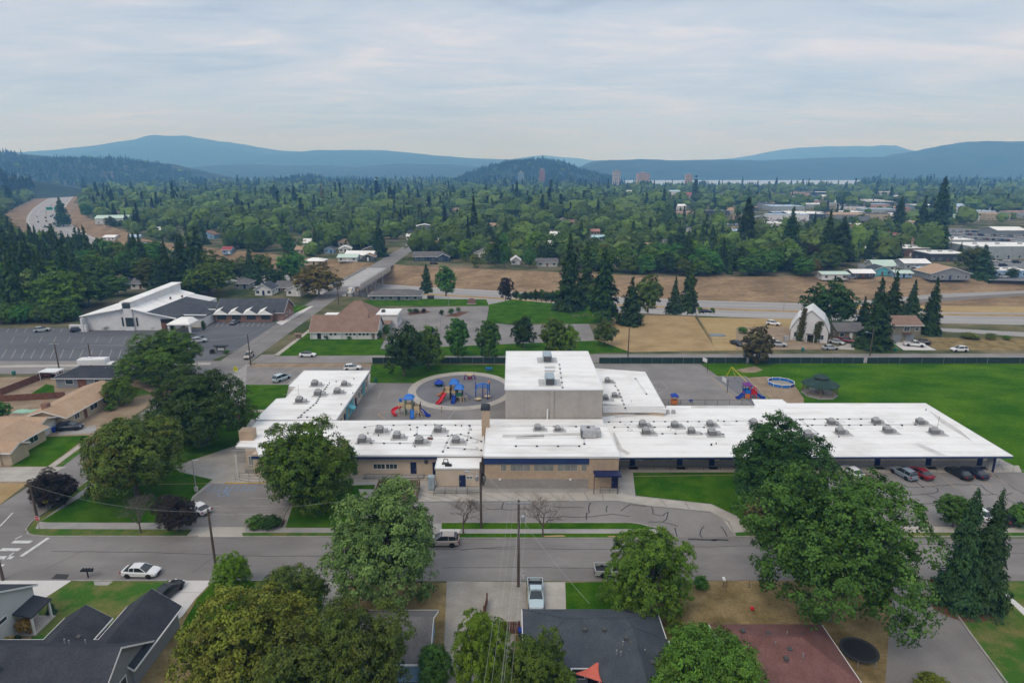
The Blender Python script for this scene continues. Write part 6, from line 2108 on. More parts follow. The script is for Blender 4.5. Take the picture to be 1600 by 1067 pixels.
car('sedan',1497,743,102,'black','black sedan with green-tinted rear window, left of a dark saloon')
car('sedan',1521,742,102,'navy','dark navy sedan, rightmost of the four at the classroom walk')
car('sedan',1330,741,104,'white','white car half hidden by the big tree at the classroom walk')
car('suv',1563,812,98,'black','big black SUV by the hedge at the lower right lot edge')
car('sedan',1527,806,100,'white','white car seen between the two spruces at the lot edge')
car('van',440,594,66,'lightblue','pale silver minivan parked in the west lot behind the school')
car('suv',551,578,8,'white','white SUV parked behind the north end of the left wing')
car('sedan',481,557,2,'white','white convertible with black soft top on the back street',roofcol='black')
car('suv',389,559,-84,'tan','tan SUV driving down the side street beside the church sign')
car('boxvan',548,459,-92,'white','white van on the side street just before the overpass')
car('pickup',303,529,0,'navy','dark blue pickup beside the church porch')
car('suv',311,535,24,'silver','light silver SUV in front of the dark pickup by the church porch')
car('suv',66,518,30,'silver','silver car alone in the far row of the church lot')
car('suv',123,518,30,'navy','dark SUV by the white screen wall of the church')
car('sedan',367,506,85,'grey','grey car in front of the brick church hall')
car('suv',110,671,10,'navy','dark SUV in the drive of the tan ranch house')
car('sedan',74,589,20,'maroon','maroon car beside the small white carport')
car('suv',200,580,10,'white','white car partly behind the maple next to the motorhome')
car('suv',678,413,0,'black','black car in front of the dark blue house past the overpass')
car('sedan',1103,489,5,'navy','dark blue car standing alone by the freeway fence')
car('sedan',1151,539,-70,'black','black car on the dry yard near the brown-purple tree')
car('suv',1208,508,-30,'white','white car on the bare dirt yard left of the gambrel house')
car('suv',1216,541,-12,'silver','silver SUV at the roadside left of the gambrel house')
car('suv',1203,535,90,'white','white van-like car right behind the purple-brown tree')
car('suv',1273,532,90,'black','dark SUV under the ivy at the gambrel house front')
car('sedan',1297,546,4,'silver','silver sports sedan on the concrete by the back street')
car('sedan',1307,537,-50,'silver','silver car in shade beside the gambrel house')
car('pickup',1321,535,-40,'darkred','dark red pickup parked before the brown-grey ranch house')
car('pickup',1428,541,-20,'white','white pickup on the pale driveway of the two-storey house')
car('sedan',1440,537,150,'black','dark car beside the white pickup at the two-storey house')
car('suv',1498,549,180,'white','white SUV driving along the back street at the right')
car('suv',1330,436,0,'grey','grey car beside the dark-walled shed on the bank')
# motorhome by the grey house
g =G(152,577)
mt_ =thing('motorhome','white motorhome parked behind the low charcoal roof of the grey house','motorhome',(g.x,g.y,0),R(4))
MB().bevbox(-4.2,3.0,-1.2,1.2,.5,3.2,.2).build('body',M_white_metal,mt_,0)
MB().bevbox(3.0,4.6,-1.05,1.05,.5,2.0,.3).build('cab',M_white_metal,mt_,0)
MB().box(4.0,4.63,-.9,.9,1.3,1.85).build('windscreen',M_carglass,mt_,0)
MB().bevbox(-2,-1,-.4,.4,3.2,3.5,.1).build('roof_unit',M_white_metal,mt_,0)
for wx in (-2.4,3.4):
 for s in (-1.1,1.1):
  add_obj('wheel',car_meshes('pickup')['tyre'],mt_,(wx,s,.41))
# far cars: dealer lots and the freeway. One low mesh, many copies
def far_car_mesh():
 b =MB()
 k =CARK['suv']
 def sec(x,hw,zb,zt):
  return [(x,-hw,zb),(x,-hw,zt),(x,hw,zt),(x,hw,zb)]
 b.loft([sec(*s) for s in k['low'][::2] + [k['low'][-1]]])
 for wx in k['wheels']:
  b.tube((wx,-.95,.36),(wx,.95,.36),.36,n=8,mi=1)
 c =MB().loft([[(x,-hb,zb),(x,-ht,zt),(x,ht,zt),(x,hb,zb)] for x,hb,zb,ht,zt in k['cab']])
 r =MB().box(-1.95,.35,-.66,.66,1.66,1.74)
 return b.mesh('far_car',[PAINT['white'],M_tyre]),c.mesh('glazing',M_carglass),r.mesh('roof',PAINT['white'])
FC =far_car_mesh()
def far_car(x,y,z,head,col,label,group):
 o =add_obj('parked_car' if 'freeway' not in label else 'moving_car',FC[0],None,(x,y,z),R(head))
 set_paint(o,PAINT[col])
 tag(o,label,'car',group)
 add_obj('glazing',FC[1],o)
 r =add_obj('roof',FC[2],o)
 set_paint(r,PAINT[col])
 return o
DC = ['white','white','white','silver','silver','grey','black','blue','red','white','bluegrey']
def lot_rows(px_a,px_b,n,rows,dy,where,group):
 a,c =G(*px_a),G(*px_b)
 for r_ in range(rows):
  for k in range(n):
   if rng.random() < .12:
    continue
   p =a.lerp(c,(k+.5) /n) +Vector((0,r_*dy,0))
   col =rng.choice(DC)
   far_car(p.x,p.y,.03,90+rng.uniform(-4,4),col,f'{col.replace("bluegrey", "blue-grey")} car in the {where}',group)
lot_asph =mat('dealer_asphalt',(0.15,0.15,0.155),0.9,(0.2,0.2,0.2),20.0)
sheet('dealer_lot',[(1448,382),(1462,356),(1612,362),(1640,384),(1530,384)],2,lot_asph)
sheet('dealer_lot',[(1500,407),(1640,408),(1640,440),(1545,438),(1535,420)],2,lot_asph)
sheet('store_lot',[(1165,338),(1255,330),(1275,352),(1180,362)],2,lot_asph)
sheet('shop_yard',[(1340,412),(1470,412),(1452,418),(1340,420)],2,lot_asph)
lot_rows((1472,371),(1590,378),26,1,13,'nearest row of the dealer lot behind the showroom','cars in the dealer lot')
lot_rows((1468,366),(1596,371),26,1,13,'second row of the dealer lot behind the showroom','cars in the dealer lot')
lot_rows((1466,361.5),(1590,365),24,1,13,'farthest row of the dealer lot behind the showroom','cars in the dealer lot')
lot_rows((1185,352),(1262,345),16,2,22,'store lot behind the tall spruces, middle right','cars in the store lot')
lot_rows((1190,343),(1255,337),14,1,22,'upper store lot, middle right','cars in the store lot')
for x,y,h,col,lb in ((1552,409,0,'white','white car right in front of the silver showroom'),(1574,408.5,10,'white','second white car before the showroom glass'),(1588,411,0,'black','black car at the showroom front by the right edge'),
       (1567,416,5,'navy','dark car crossing the lot before the showroom'),(1568,422,0,'silver','silver car in the middle of the showroom lot'),(1553,428,-5,'white','white car low in the showroom lot by the big fir'),
       (1568,434,-8,'silver','silver car at the bank edge of the showroom lot'),(1546,434.5,0,'grey','grey car in the shade of the big fir'),
       (1420,415,0,'silver','silver car in the yard before the brown hall'),(1436,415.5,90,'white','white car before the brown hall, right of the silver one'),
       (1450,416,90,'white','white car at the corner of the dark shop'),(1357,411,0,'white','white car under trees left of the brown hall'),(1366,405,0,'silver','silver car behind the mint-roofed house')):
 g =G(x,y)
 far_car(g.x,g.y,.03,h,col,lb,None)
fcars = [(60,350,'black'),(58,341,'white'),(72,343,'black'),(73,349,'grey'),(80,341,'navy'),(83,339,'black'),(71,357,'grey'),(66,365,'black'),(72,366,'silver'),(86,331,'white'),
   (95,318,'silver'),(100,308,'white'),(106,303,'white'),(80,322,'white')]
for x,y,col in fcars:
 g =G(x,y)
 zz =ground_z(g.x,g.y)
 g =G(x,y,zz)
 far_car(g.x,g.y,ground_z(g.x,g.y) +.02,123,col,f'{col} car on the curving freeway at the far left','cars on the freeway')
# freeway sign
g =G(85,337,-3)
t =thing('road_sign','large green highway sign standing over the freeway at the far left','road sign',(g.x,g.y,ground_z(g.x,g.y)),R(35))
M_green =mat('sign_green',(0.0,0.22,0.14),0.5)
for k,x in enumerate((-7,1)):
 MB().box(x,x+6.5,-.1,.1,6.5,10.0).build('sign_panel',M_green,t,0)
for x in (-8,8.5):
 MB().tube((x,0,0),(x,0,8),.25).build('post',M_galv,t,0)
MB().box(-8,8.5,.1,.5,7.2,7.6).build('beam',M_galv,t,0)
# ------------------------------------------------------------------ poles and wires
POLES = {}
def pole(key,label,xb,yb,yt,arms=1,transf=0,arm_w=2.4,light=False,rz=0.0):
 g =G(xb,yb)
 h =ZAT(xb,yt,g.y)
 t =thing('utility_pole',label,'utility pole',(g.x,g.y,0),R(rz))
 sh =MB().tube((0,0,0),(0,0,h),.19,.13,n=10).build('shaft',M_pole,t,0)
 for k in range(arms):
  z =h-.35-k*1.0
  ar =MB().box(-arm_w/2,arm_w/2,-.24,-.1,z-.08,z+.08).build('crossarm',M_galv,t,0)
  for q in (-.45,-.2,.2,.45):
   MB().lathe([(.03,0),(.05,.03),(.05,.1),(.02,.16)],8,(q*arm_w,-.145,z+.08)).build('insulator',M_conc_grey,ar,0)
 for k in range(transf):
  s = -1 if k % 2 else 1
  MB().lathe([(.22,0),(.24,.05),(.24,.75),(.18,.82)],12,(s*.55,0,h-3.0)).build('transformer',M_galv,t,0)
  MB().box(min(0,s*.5),max(0,s*.5),-.05,.05,h-2.5,h-2.4).build('bracket',M_galv,t,0)
 if light:
  MB().tube((0,0,h-2),(-1.8,-.2,h-1.4),.05,n=6).build('lamp_arm',M_galv,t,0)
  MB().bevbox(-2.3,-1.7,-.35,-.05,h-1.5,h-1.3,.05).build('lamp_head',M_galv,t,0)
 POLES[key] =Vector((g.x,g.y,h))
 return t
pole('mid','tall dark utility pole with one crossarm at the edge of the gravel drive',810,916,781,arms=1,arm_w=3.2,transf=1)
pole('xfm','utility pole with grey transformers in front of the kitchen annex',752,824,722,arms=0,transf=3,light=True)
pole('left','leaning-looking pole beside the light green young tree, left street side',340,905,795,arms=0)
pole('corner','bare wooden pole at the corner by the purple plum and yellow sign',58,808,756,arms=0)
pole('edge','wooden pole cut by the left edge beside the pale house',5,906,845,arms=0)
pole('lota','utility pole with crossarm at the near side of the church lot',94,584,535,arms=1)
pole('lotb','thin pole in the church lot right of the crossarm pole',143,568,537,arms=0)
pole('side','utility pole on the verge beside the tan SUV on the side street',392,571,523,arms=0)
pole('bridge','utility pole with crossarm and light before the overpass',529,476,440,arms=1,light=True)
pole('back','pole behind the gym roof at the edge of the dry field',981,560,512,arms=0)
pole('fir','street light pole in front of the dark firs on the back street',1359,556,511,arms=0,light=True)
pole('bank','pole with crossarm at the top of the bank behind the firs',1397,437,414,arms=1)
def wire(label,a,b,sag,r=.008):
 n =14
 pts = []
 for k in range(n+1):
  t_ =k/n
  p =Vector(a).lerp(Vector(b),t_)
  p.z -=sag*4*t_* (1-t_)
  pts.append(p)
 m =Vector(a)
 t =MB().path(pts,r,n=4).build('overhead_wire',M_wire)
 tag(t,label,'wire','overhead wires')
 return t
pm,pxf,pl,pc =POLES['mid'],POLES['xfm'],POLES['left'],POLES['corner']
for k,(dx,dz) in enumerate(((-1.1,.1),(-.5,.1),(.5,.1),(1.1,.1),(0,-2.6),(0,-3.2))):
 lb = ['leftmost of the upper wires running from the crossarm pole towards the viewer','second upper wire from the crossarm pole towards the viewer','third upper wire from the crossarm pole towards the viewer',
   'rightmost upper wire from the crossarm pole towards the viewer','upper of the two low cables from the crossarm pole towards the viewer','lower of the two low cables from the crossarm pole towards the viewer'][k]
 wire(lb,(pm.x+dx,pm.y-.15,pm.z-.25+dz),(-3.0+dx,18,12.0+dz),.9)
for dx,dz,lb in ((-.5,0,'wire from the transformer pole to the crossarm pole, upper'),(.4,-.6,'wire from the transformer pole to the crossarm pole, lower')):
 wire(lb,(pxf.x,pxf.y,pxf.z-.4+dz),(pm.x+dx,pm.y,pm.z-.2+dz),.5)
wire('thin wire from the left street pole to the transformer pole',(pl.x,pl.y,pl.z-.2),(pxf.x,pxf.y,pxf.z-1.2),1.6,.009)
wire('thin wire from the corner pole to the left street pole',(pc.x,pc.y,pc.z-.2),(pl.x,pl.y,pl.z-.4),1.2,.009)
wire('drop wire from the crossarm pole to the blue-grey roof',(pm.x,pm.y,pm.z-2),(9,62.8,3.6),.4,.014)
for i,(k1,k2) in enumerate((('lota','lotb'),('lotb','side'),('side','bridge'))):
 a,b_ =POLES[k1],POLES[k2]
 wire(['wire between the two poles of the church lot','wire from the church lot to the side street pole','wire along the side street to the overpass pole'][i],(a.x,a.y,a.z-.3),(b_.x,b_.y,b_.z-.3),1.0,.02)
def lamp_post(label,xb,yb,yt,arm=-1.0,base=True):
 g =G(xb,yb)
 h =ZAT(xb,yt,g.y)
 t =thing('lamp_post',label,'lamp post',(g.x,g.y,0))
 MB().tube((0,0,.0),(0,0,h),.09,.06).build('shaft',M_galv,t,0)
 if base:
  MB().lathe([(.32,0),(.32,.75),(.25,.8)],12).build('footing',M_conc,t,0)
 MB().bevbox(min(0,arm),max(0.1,arm+.1),-.15,.15,h-.03,h+.1,.04).build('lamp_head',M_galv,t,0)
lamp_post('parking lot lamp on a round concrete footing beside the plaza',307,767,719,.9)
lamp_post('thin lamp post in the car park of the brown-roofed church',1153*0+689,525,495,.5,False)
lamp_post('slender lamp post behind the brown-roofed church lot by the lawn',701,484,464,.5,False)
lamp_post('freeway lamp post on the median at right',1303,498,459,-.8,False)
lamp_post('freeway lamp post near the gambrel house',1224,486,447,.8,False)
lamp_post('lamp post among the dealer showroom cars',1590,424,395,.8,False)
# flagpole with flag
g =G(374,684)
t =thing('flagpole','white flagpole with a limp striped flag beside the school entrance','flagpole',(g.x,g.y,0))
h =ZAT(372,641,g.y)
MB().tube((0,0,0),(0,0,h),.06,.04).build('shaft',M_white_metal,t,0)
M_flag_r,M_flag_w,M_flag_b =mat('flag_red',(.5,.03,.04),.8),mat('flag_white',(.7,.7,.7),.8),mat('flag_blue',(.03,.05,.2),.8)
b =MB()
for k in range(7):
 b.add([(.05+.07*k,.06*math.sin(k*1.9),h-.1-k*.05),(.12+.07*k,.06*math.sin(k*1.9+1.9),h-.15-k*.05),(.12+.07*k,.06*math.sin(k*1.9+1.9),h-2.3-k*.05),(.05+.07*k,.06*math.sin(k*1.9),h-2.25-k*.05)],[(0,1,2,3)],k % 2)
b.build('flag',[M_flag_r,M_flag_w],t,0)
MB().box(.03,.3,-.08,.1,h-1.1,h-.08).build('flag_canton',M_flag_b,t,0)
# ------------------------------------------------------------------ fences
def screen_fence(label,x0,x1,Y,h=1.75,gap=None):
 t =thing('screen_fence',label,'fence',(x0,Y,0))
 n =max(1,round((x1-x0) /3.0))
 q = (x1-x0) /n
 pm_ =MB().tube((0,0,0),(0,0,h+.1),.04,n=6).mesh('fence_post',M_galv)
 sm =MB().box(0.03,q-.02,-.012,.012,.08,h).mesh('screen_panel',M_screen)
 rm =MB().tube((0,.05,h+.03),(q,.05,h+.03),.022,n=5).mesh('top_rail',M_galv)
 for k in range(n+1):
  add_obj('fence_post',pm_,t,(k*q,0.05,0))
  if k < n:
   add_obj('screen_panel',sm,t,(k*q,rng.uniform(-.04,.04),rng.uniform(-.03,.03)))
   add_obj('top_rail',rm,t,(k*q,0,0))
YFEN =G(900,568).y
screen_fence('long dark green screened fence behind the playground lawn, left of the gym',G(582,568).x,G(790,568).x,YFEN)
screen_fence('dark green screened fence behind the ball court, between gym and field corner',G(936,568).x,G(1166,568).x,YFEN)
screen_fence('dark green screened fence along the play field below the back street',G(1166,567).x+.4,G(1345,566).x,YFEN)
screen_fence('dark green screened fence running on to the right edge along the field',G(1346,566).x+.8,190,YFEN)
def chain_fence(label,pts,h=1.2,m=None,mesh_step=.35):
 a0 =Vector(pts[0])
 t =thing('chain_link_fence',label,'fence',(a0.x,a0.y,0))
 for i in range(len(pts) -1):
  a,c =Vector(pts[i]),Vector(pts[i+1])
  L = (c-a).length
  n =max(1,int(L/2.6))
  for k in range(n+1):
   p =a.lerp(c,k/n) -a0
   MB().tube((p.x,p.y,0),(p.x,p.y,h),.035,n=5).build('fence_post',m or M_rail,t,0)
  pa,pc =a-a0,c-a0
  MB().tube((pa.x,pa.y,h),(pc.x,pc.y,h),.028,n=5).build('top_rail',m or M_rail,t,0)
  w =MB()
  d = (c-a).normalized()
  nst =int(L/mesh_step)
  for k in range(nst):
   for s in (0,1):
    p0 =pa+d* (k*mesh_step)
    p1 =pa+d*min(L,(k+1) *mesh_step*1.0+h*.6)
    z0,z1 = (0.05,h) if s else (h,.05)
    w.tube((p0.x,p0.y,z0),(p1.x,p1.y,z1),.006,n=3,cap=False)
  w.build('wire_mesh',m or M_galv,t,world=False,kind='stuff')
chain_fence('low dark fence between the ball court and the white classroom roof',[gpt(948,633),gpt(1178,633)],1.3)
chain_fence('chain-link fence running off the classroom corner along the field',[gpt(1560,728),gpt(1605,752),gpt(1660,785)],1.5,M_galv)
chain_fence('rusty wire fence between the two dry fields',[gpt(1087,494),gpt(1112,535),gpt(1150,536)],1.2,M_wood)
chain_fence('old wire fence along the dry yard by the street sign',[gpt(1100,918),gpt(1170,918),gpt(1240,922)],1.1,M_wood)
# ------------------------------------------------------------------ dumpster yard by the lawn
def yard():
 a,c =G(586,781),G(651,781)
 y0,y1 =a.y,G(590,764).y
 t =thing('bin_enclosure','brown slatted enclosure for the bins between lawn and kitchen annex','enclosure',(a.x,y0,0))
 w,d =c.x-a.x,y1-y0
 sm =MB().box(0,.27,-.03,.03,.05,1.75).mesh('slat',M_wood)
 for k in range(int(w/.3)):
  add_obj('slat',sm,t,(k*.3,d,0))
  if k < int(w/.3) and not (4 < k < 12):
   add_obj('slat',sm,t,(k*.3,0,0))
 for k in range(int(d/.3)):
  add_obj('slat',sm,t,(0,k*.3,0),R(90))
  add_obj('slat',sm,t,(w,k*.3,0),R(90))
 for x in (0,w):
  for y in (0,d):
   MB().box(x-.08,x+.08,y-.08,y+.08,0,1.9).build('post',M_wood,t,0)
 return a,w,d
ya,yw,yd =yard()
M_bin_green =mat('bin_green',(0.02,0.16,0.13),0.5)
for k,(fx,lab,lidm) in enumerate(((.24,'green bin with dark grey lid in the brown enclosure',M_shingle_blue),(.68,'bin with dull red lid in the brown enclosure',M_shingle_red))):
 t =thing('dumpster',lab,'dumpster',(ya.x+yw*fx,ya.y+yd*.55,0))
 MB().loft([[(-.9,-.6,.1),(.9,-.6,.1),(.9,.6,.1),(-.9,.6,.1)],[(-1.0,-.75,1.1),(1.0,-.75,1.1),(1.0,.75,1.3),(-1.0,.75,1.3)]]).build('body',M_bin_green,t,0)
 MB().loft([[(-1.03,-.8,1.12),(1.03,-.8,1.12),(1.03,.8,1.33),(-1.03,.8,1.33)],[(-1.03,-.8,1.2),(1.03,-.8,1.2),(1.03,.8,1.41),(-1.03,.8,1.41)]]).build('lid',lidm,t,0)
 for x in (-.7,.7):
  MB().lathe([(.1,-.04),(.1,.04)],8,(x,-.5,.1),axis='Y').build('wheel',M_tyre,t,0)
g =G(674,767)
t =thing('utility_cabinet','pale blue-grey metal cabinet at the left side of the kitchen annex','cabinet',(g.x,g.y+.6,0))
MB().bevbox(-.55,.55,-.5,.5,.05,2.5,.04).build('body',M_hvac_blue,t,0)
MB().box(-.5,-.02,-.54,-.5,.2,2.3).build('door',M_hvac_blue,t,0)
MB().box(.02,.5,-.54,-.5,.2,2.3).build('door',M_hvac_blue,t,0)
MB().box(-.08,.0,-.58,-.54,1.1,1.4).build('handle',M_hvac_dark,t,0)
# ------------------------------------------------------------------ signs
M_signred =mat('sign_red',(0.42,0.015,0.02),0.45)
M_signyel =mat('sign_yellow',(0.62,0.62,0.02),0.45)
def text(body,parent,size,loc,rot,m,extrude=.004):
 cu =bpy.data.curves.new('lettering','FONT')
 cu.body =body
 cu.size =size
 cu.extrude =extrude
 cu.align_x = 'CENTER'
 cu.align_y = 'CENTER'
 o =bpy.data.objects.new('lettering',cu)
 COL.objects.link(o)
 o.parent =parent
 o.location =loc
 o.rotation_euler =rot
 cu.materials.append(m)
 bpy.context.view_layer.update()
 me =bpy.data.meshes.new_from_object(o)
 o2 =add_obj('lettering',me,parent,loc)
 o2.rotation_euler =rot
 bpy.data.objects.remove(o)
 return o2
def stop_sign(label,xb,yb,yt,rz=0):
 g =G(xb,yb)
 h =max(2.2,min(3.2,ZAT(xb,yt,g.y)))
 t =thing('stop_sign',label,'stop sign',(g.x,g.y,0),R(rz))
 MB().tube((0,0.04,0),(0,0.04,h),.035).build('post',M_galv,t,0)
 def octo(r,y0,y1):
  return MB().loft([[(r*math.cos(R(22.5+45*k)),y,h-.4+r*math.sin(R(22.5+45*k))) for k in range(8)] for y in (y1,y0)])
 pl_ =octo(.42,-.012,.0).build('plate',M_trim,t,0)
 octo(.385,-.02,-.013).build('face',M_signred,pl_,0)
 text('STOP',pl_,.3,(0,-.024,h-.4),(R(90),0,0),M_trim)
stop_sign('stop sign at the mouth of the side lane, by the two spruces',1453,928,909)
stop_sign('stop sign at the crossing corner by the purple plum',62,828,806)
def cross_sign(label,xb,yb,yt):
 g =G(xb,yb)
 h =ZAT(xb,yt,g.y)
 t =thing('crossing_sign',label,'road sign',(g.x,g.y,0))
 MB().tube((0,0.04,0),(0,0.04,h),.035).build('post',M_galv,t,0)
 s =.55
 z =h-.65
 o =MB().loft([[(-s,y,z-s),(s,y,z-s),(s,y,z+.1),(0,y,z+s+.1),(-s,y,z+.1)] for y in (0,-.02)]).build('plate',M_signyel,t,0)
 b =MB()
 for x,k in ((-.18,1.0),(.2,.8)):
  b.lathe([(.01,-.004),(.07*k,-.003),(.07*k,.003),(.01,.004)],10,(x,-.028,z-.05+.35*k),axis='Y')
  b.box(x-.07*k,x+.07*k,-.03,-.023,z-.05-.12*k,z-.05+.25*k)
  b.box(x-.13*k,x-.05*k,-.03,-.024,z-.05-.42*k,z-.05-.1*k)
  b.box(x+.05*k,x+.13*k,-.03,-.024,z-.05-.42*k,z-.05-.1*k)
 b.build('walker_symbol',M_black,o,0)
 MB().box(-.35,.35,-.02,0,z-s-.35,z-s-.05).build('plate',M_signyel,t,0)
cross_sign('yellow school crossing sign beside the purple plum at the left corner',73,797,774)
cross_sign('yellow school crossing sign by the side street behind the dark maple',369,586,572)
g =G(346,551)
t =thing('church_sign','roofed dark church sign in a planted bed by the side street','sign',(g.x,g.y,0))
for x in (-1.5,1.5):
 MB().box(x-.2,x+.2,-.2,.2,0,2.0).build('post',M_conc_grey,t,0)
MB().box(-1.3,1.3,-.1,.1,.4,1.9).build('board',M_shingle_grey,t,0)
MB().box(-.9,.9,-.13,-.11,.8,1.5).build('face',M_whitewall,t,0)
MB().box(-2.1,2.1,-.6,.6,2.01,2.2).build('roof',M_shingle_dark,t,0)
g =G(467,532)
t =thing('notice_board','small roofed wooden notice board on the church lawn','notice board',(g.x,g.y,0))
MB().box(-.9,.9,-.08,.08,.7,1.9).build('board',M_wood,t,0)
for x in (-.9,.9):
 MB().tube((x,0,0),(x,0,2.0),.07).build('post',M_wood,t,0)
MB().loft([[(x,-.5,2.0),(x,0,2.5),(x,.5,2.0)] for x in (-1.2,1.2)]).build('roof',M_shingle_brown,t,0)
g =G(737,475)
t =thing('monument','small reddish stone monument at the far edge of the church car park','monument',(g.x,g.y,0))
MB().loft([[(-1.6,-.3,0),(1.6,-.3,0),(1.6,.3,0),(-1.6,.3,0)],[(-1.5,-.25,1.7),(1.5,-.25,1.7),(1.5,.25,1.7),(-1.5,.25,1.7)],[(-.7,-.2,2.3),(.7,-.2,2.3),(.7,.2,2.3),(-.7,.2,2.3)]]).build('stone',mat('red_stone',(.22,.12,.11),.9),t,0)
MB().box(-1.9,1.9,-.6,.6,0,.15).build('plinth',M_conc,t,0)
# ------------------------------------------------------------------ playground
M_pblue =mat('play_blue',(0.015,0.16,0.55),0.4)
M_pnavy =mat('play_deep_blue',(0.01,0.045,0.33),0.4)
M_pred =mat('play_red',(0.55,0.02,0.03),0.35)
M_ptan =mat('play_tan',(0.58,0.45,0.27),0.5)
M_pgreen =mat('play_green',(0.01,0.13,0.08),0.5)
M_ppurple =mat('play_purple',(0.16,0.03,0.20),0.4)
M_pyellow =mat('play_yellow',(0.68,0.52,0.02),0.4)
M_porange =mat('play_orange',(0.60,0.20,0.06),0.5)
def slide(t,a,c,w,m,lip=.3,drop=True):
 a,c =Vector(a),Vector(c)
 d =Vector((c.x-a.x,c.y-a.y,0)).normalized()
 s =Vector((-d.y,d.x,0)) *w/2
 pts = [a,a.lerp(c,.12) +Vector((0,0,-.0)),a.lerp(c,.8) +Vector((0,0,-.12)),c,c+d*.5]
 rings = []
 for p in pts:
  rings.append([p-s+Vector((0,0,lip)),p-s*.96,p+s*.96,p+s+Vector((0,0,lip)),p+s*1.12+Vector((0,0,lip)),p+s*1.08-Vector((0,0,.08)),p-s*1.08-Vector((0,0,.08)),p-s*1.12+Vector((0,0,lip))])
 return MB().loft(rings).build('slide',m,t,0)
def pyramid(t,x,y,z,s,h,m):
 return MB().loft([[(x-s,y-s,z),(x+s,y-s,z),(x+s,y+s,z),(x-s,y+s,z)],[(x-s,y-s,z+.12),(x+s,y-s,z+.12),(x+s,y+s,z+.12),(x-s,y+s,z+.12)],
      [(x-s*.55,y-s*.55,z+h*.7),(x+s*.55,y-s*.55,z+h*.7),(x+s*.55,y+s*.55,z+h*.7),(x-s*.55,y+s*.55,z+h*.7)],
      [(x-.1,y-.1,z+h),(x+.1,y-.1,z+h),(x+.1,y+.1,z+h),(x-.1,y+.1,z+h)]]).build('roof',m,t,0)
def tower_frame(t,x,y,s,deck,top,mp,md):
 for dx in (-s,s):
  for dy in (-s,s):
   MB().tube((x+dx,y+dy,0),(x+dx,y+dy,top),.09,n=8).build('post',mp,t,0)
 MB().box(x-s,x+s,y-s,y+s,deck-.08,deck).build('deck',md,t,0)
def arch_ladder(t,x,y,z,out,ang,m):
 b =MB()
 d =Vector((math.cos(R(ang)),math.sin(R(ang)),0))
 s =Vector((-d.y,d.x,0)) *.4
 prev =None
 for k in range(7):
  a =math.pi/2*k/6
  p =Vector((x,y,0)) +d* (out*math.sin(a)) +Vector((0,0,z*math.cos(a) +.02))
  if prev is not None:
   b.tube(prev-s,p-s,.045,n=5)
   b.tube(prev+s,p+s,.045,n=5)
  b.tube(p-s,p+s,.035,n=5)
  prev =p
 return b.build('climber',m,t,0)
def panels(t,x,y,s,z,m,sides):
 for sd in sides:
  if sd in 'sn':
   yy =y+ (s if sd == 'n' else -s)
   MB().box(x-s+.1,x+s-.1,yy-.03,yy+.03,z,z+.9).build('guard_panel',m,t,0)
  else:
   xx =x+ (s if sd == 'e' else -s)
   MB().box(xx-.03,xx+.03,y-s+.1,y+s-.1,z,z+.9).build('guard_panel',m,t,0)
def playset_big():
 g =G(707,626)
 t =thing('play_structure','play towers with two blue roofs and red slide on the round play area','play structure',(g.x,g.y,0))
 tower_frame(t,0.3,1.8,.75,1.6,3.9,M_rail,M_ptan)
 pyramid(t,.3,1.8,3.7,1.15,1.1,M_pblue)
 tower_frame(t,1.6,.2,.75,1.2,3.2,M_rail,M_ptan)
 pyramid(t,1.6,.2,3.0,1.15,1.1,M_pblue)
 tower_frame(t,-1.3,1.2,.7,1.8,2.9,M_rail,M_ptan)
 panels(t,-1.3,1.2,.7,1.9,M_ptan,'nw')
 panels(t,.3,1.8,.75,1.7,M_ptan,'ne')
 panels(t,1.6,.2,.75,1.25,M_pgreen,'se')
 slide(t,(-1.6,.4,1.8),(-3.0,-2.2,.25),.8,M_pred)
 slide(t,(.4,.3,1.2),(.3,-1.8,.2),.75,M_pnavy,.45)
 arch_ladder(t,2.35,.1,1.3,1.4,-20,M_ptan)
 arch_ladder(t,2.0,-.5,1.3,1.2,-70,M_ptan)
 slide(t,(-1.9,1.9,1.8),(-3.4,3.0,.3),.7,M_porange)
 b =MB()
 b.tube((2.35,.9,2.0),(4.6,.5,.7),.05)
 b.build('balance_rail',M_pnavy,t,0)
playset_big()
g =G(738,624)
for k,(dx,dy) in enumerate(((-3.0,-.2),(-1.9,.1),(-.9,-.2))):
 t =thing('stepping_stool',['leftmost','middle','rightmost'][k] + ' of three low blue stepping pods right of the twin-roofed play tower','play pod',(g.x+dx,g.y+dy,0))
 MB().tube((0,0,0),(0,0,.35),.06).build('stem',M_rail,t,0)
 MB().lathe([(.1,.34),(.28,.36),(.28,.44),(.2,.47)],10).build('seat',M_pnavy,t,0)
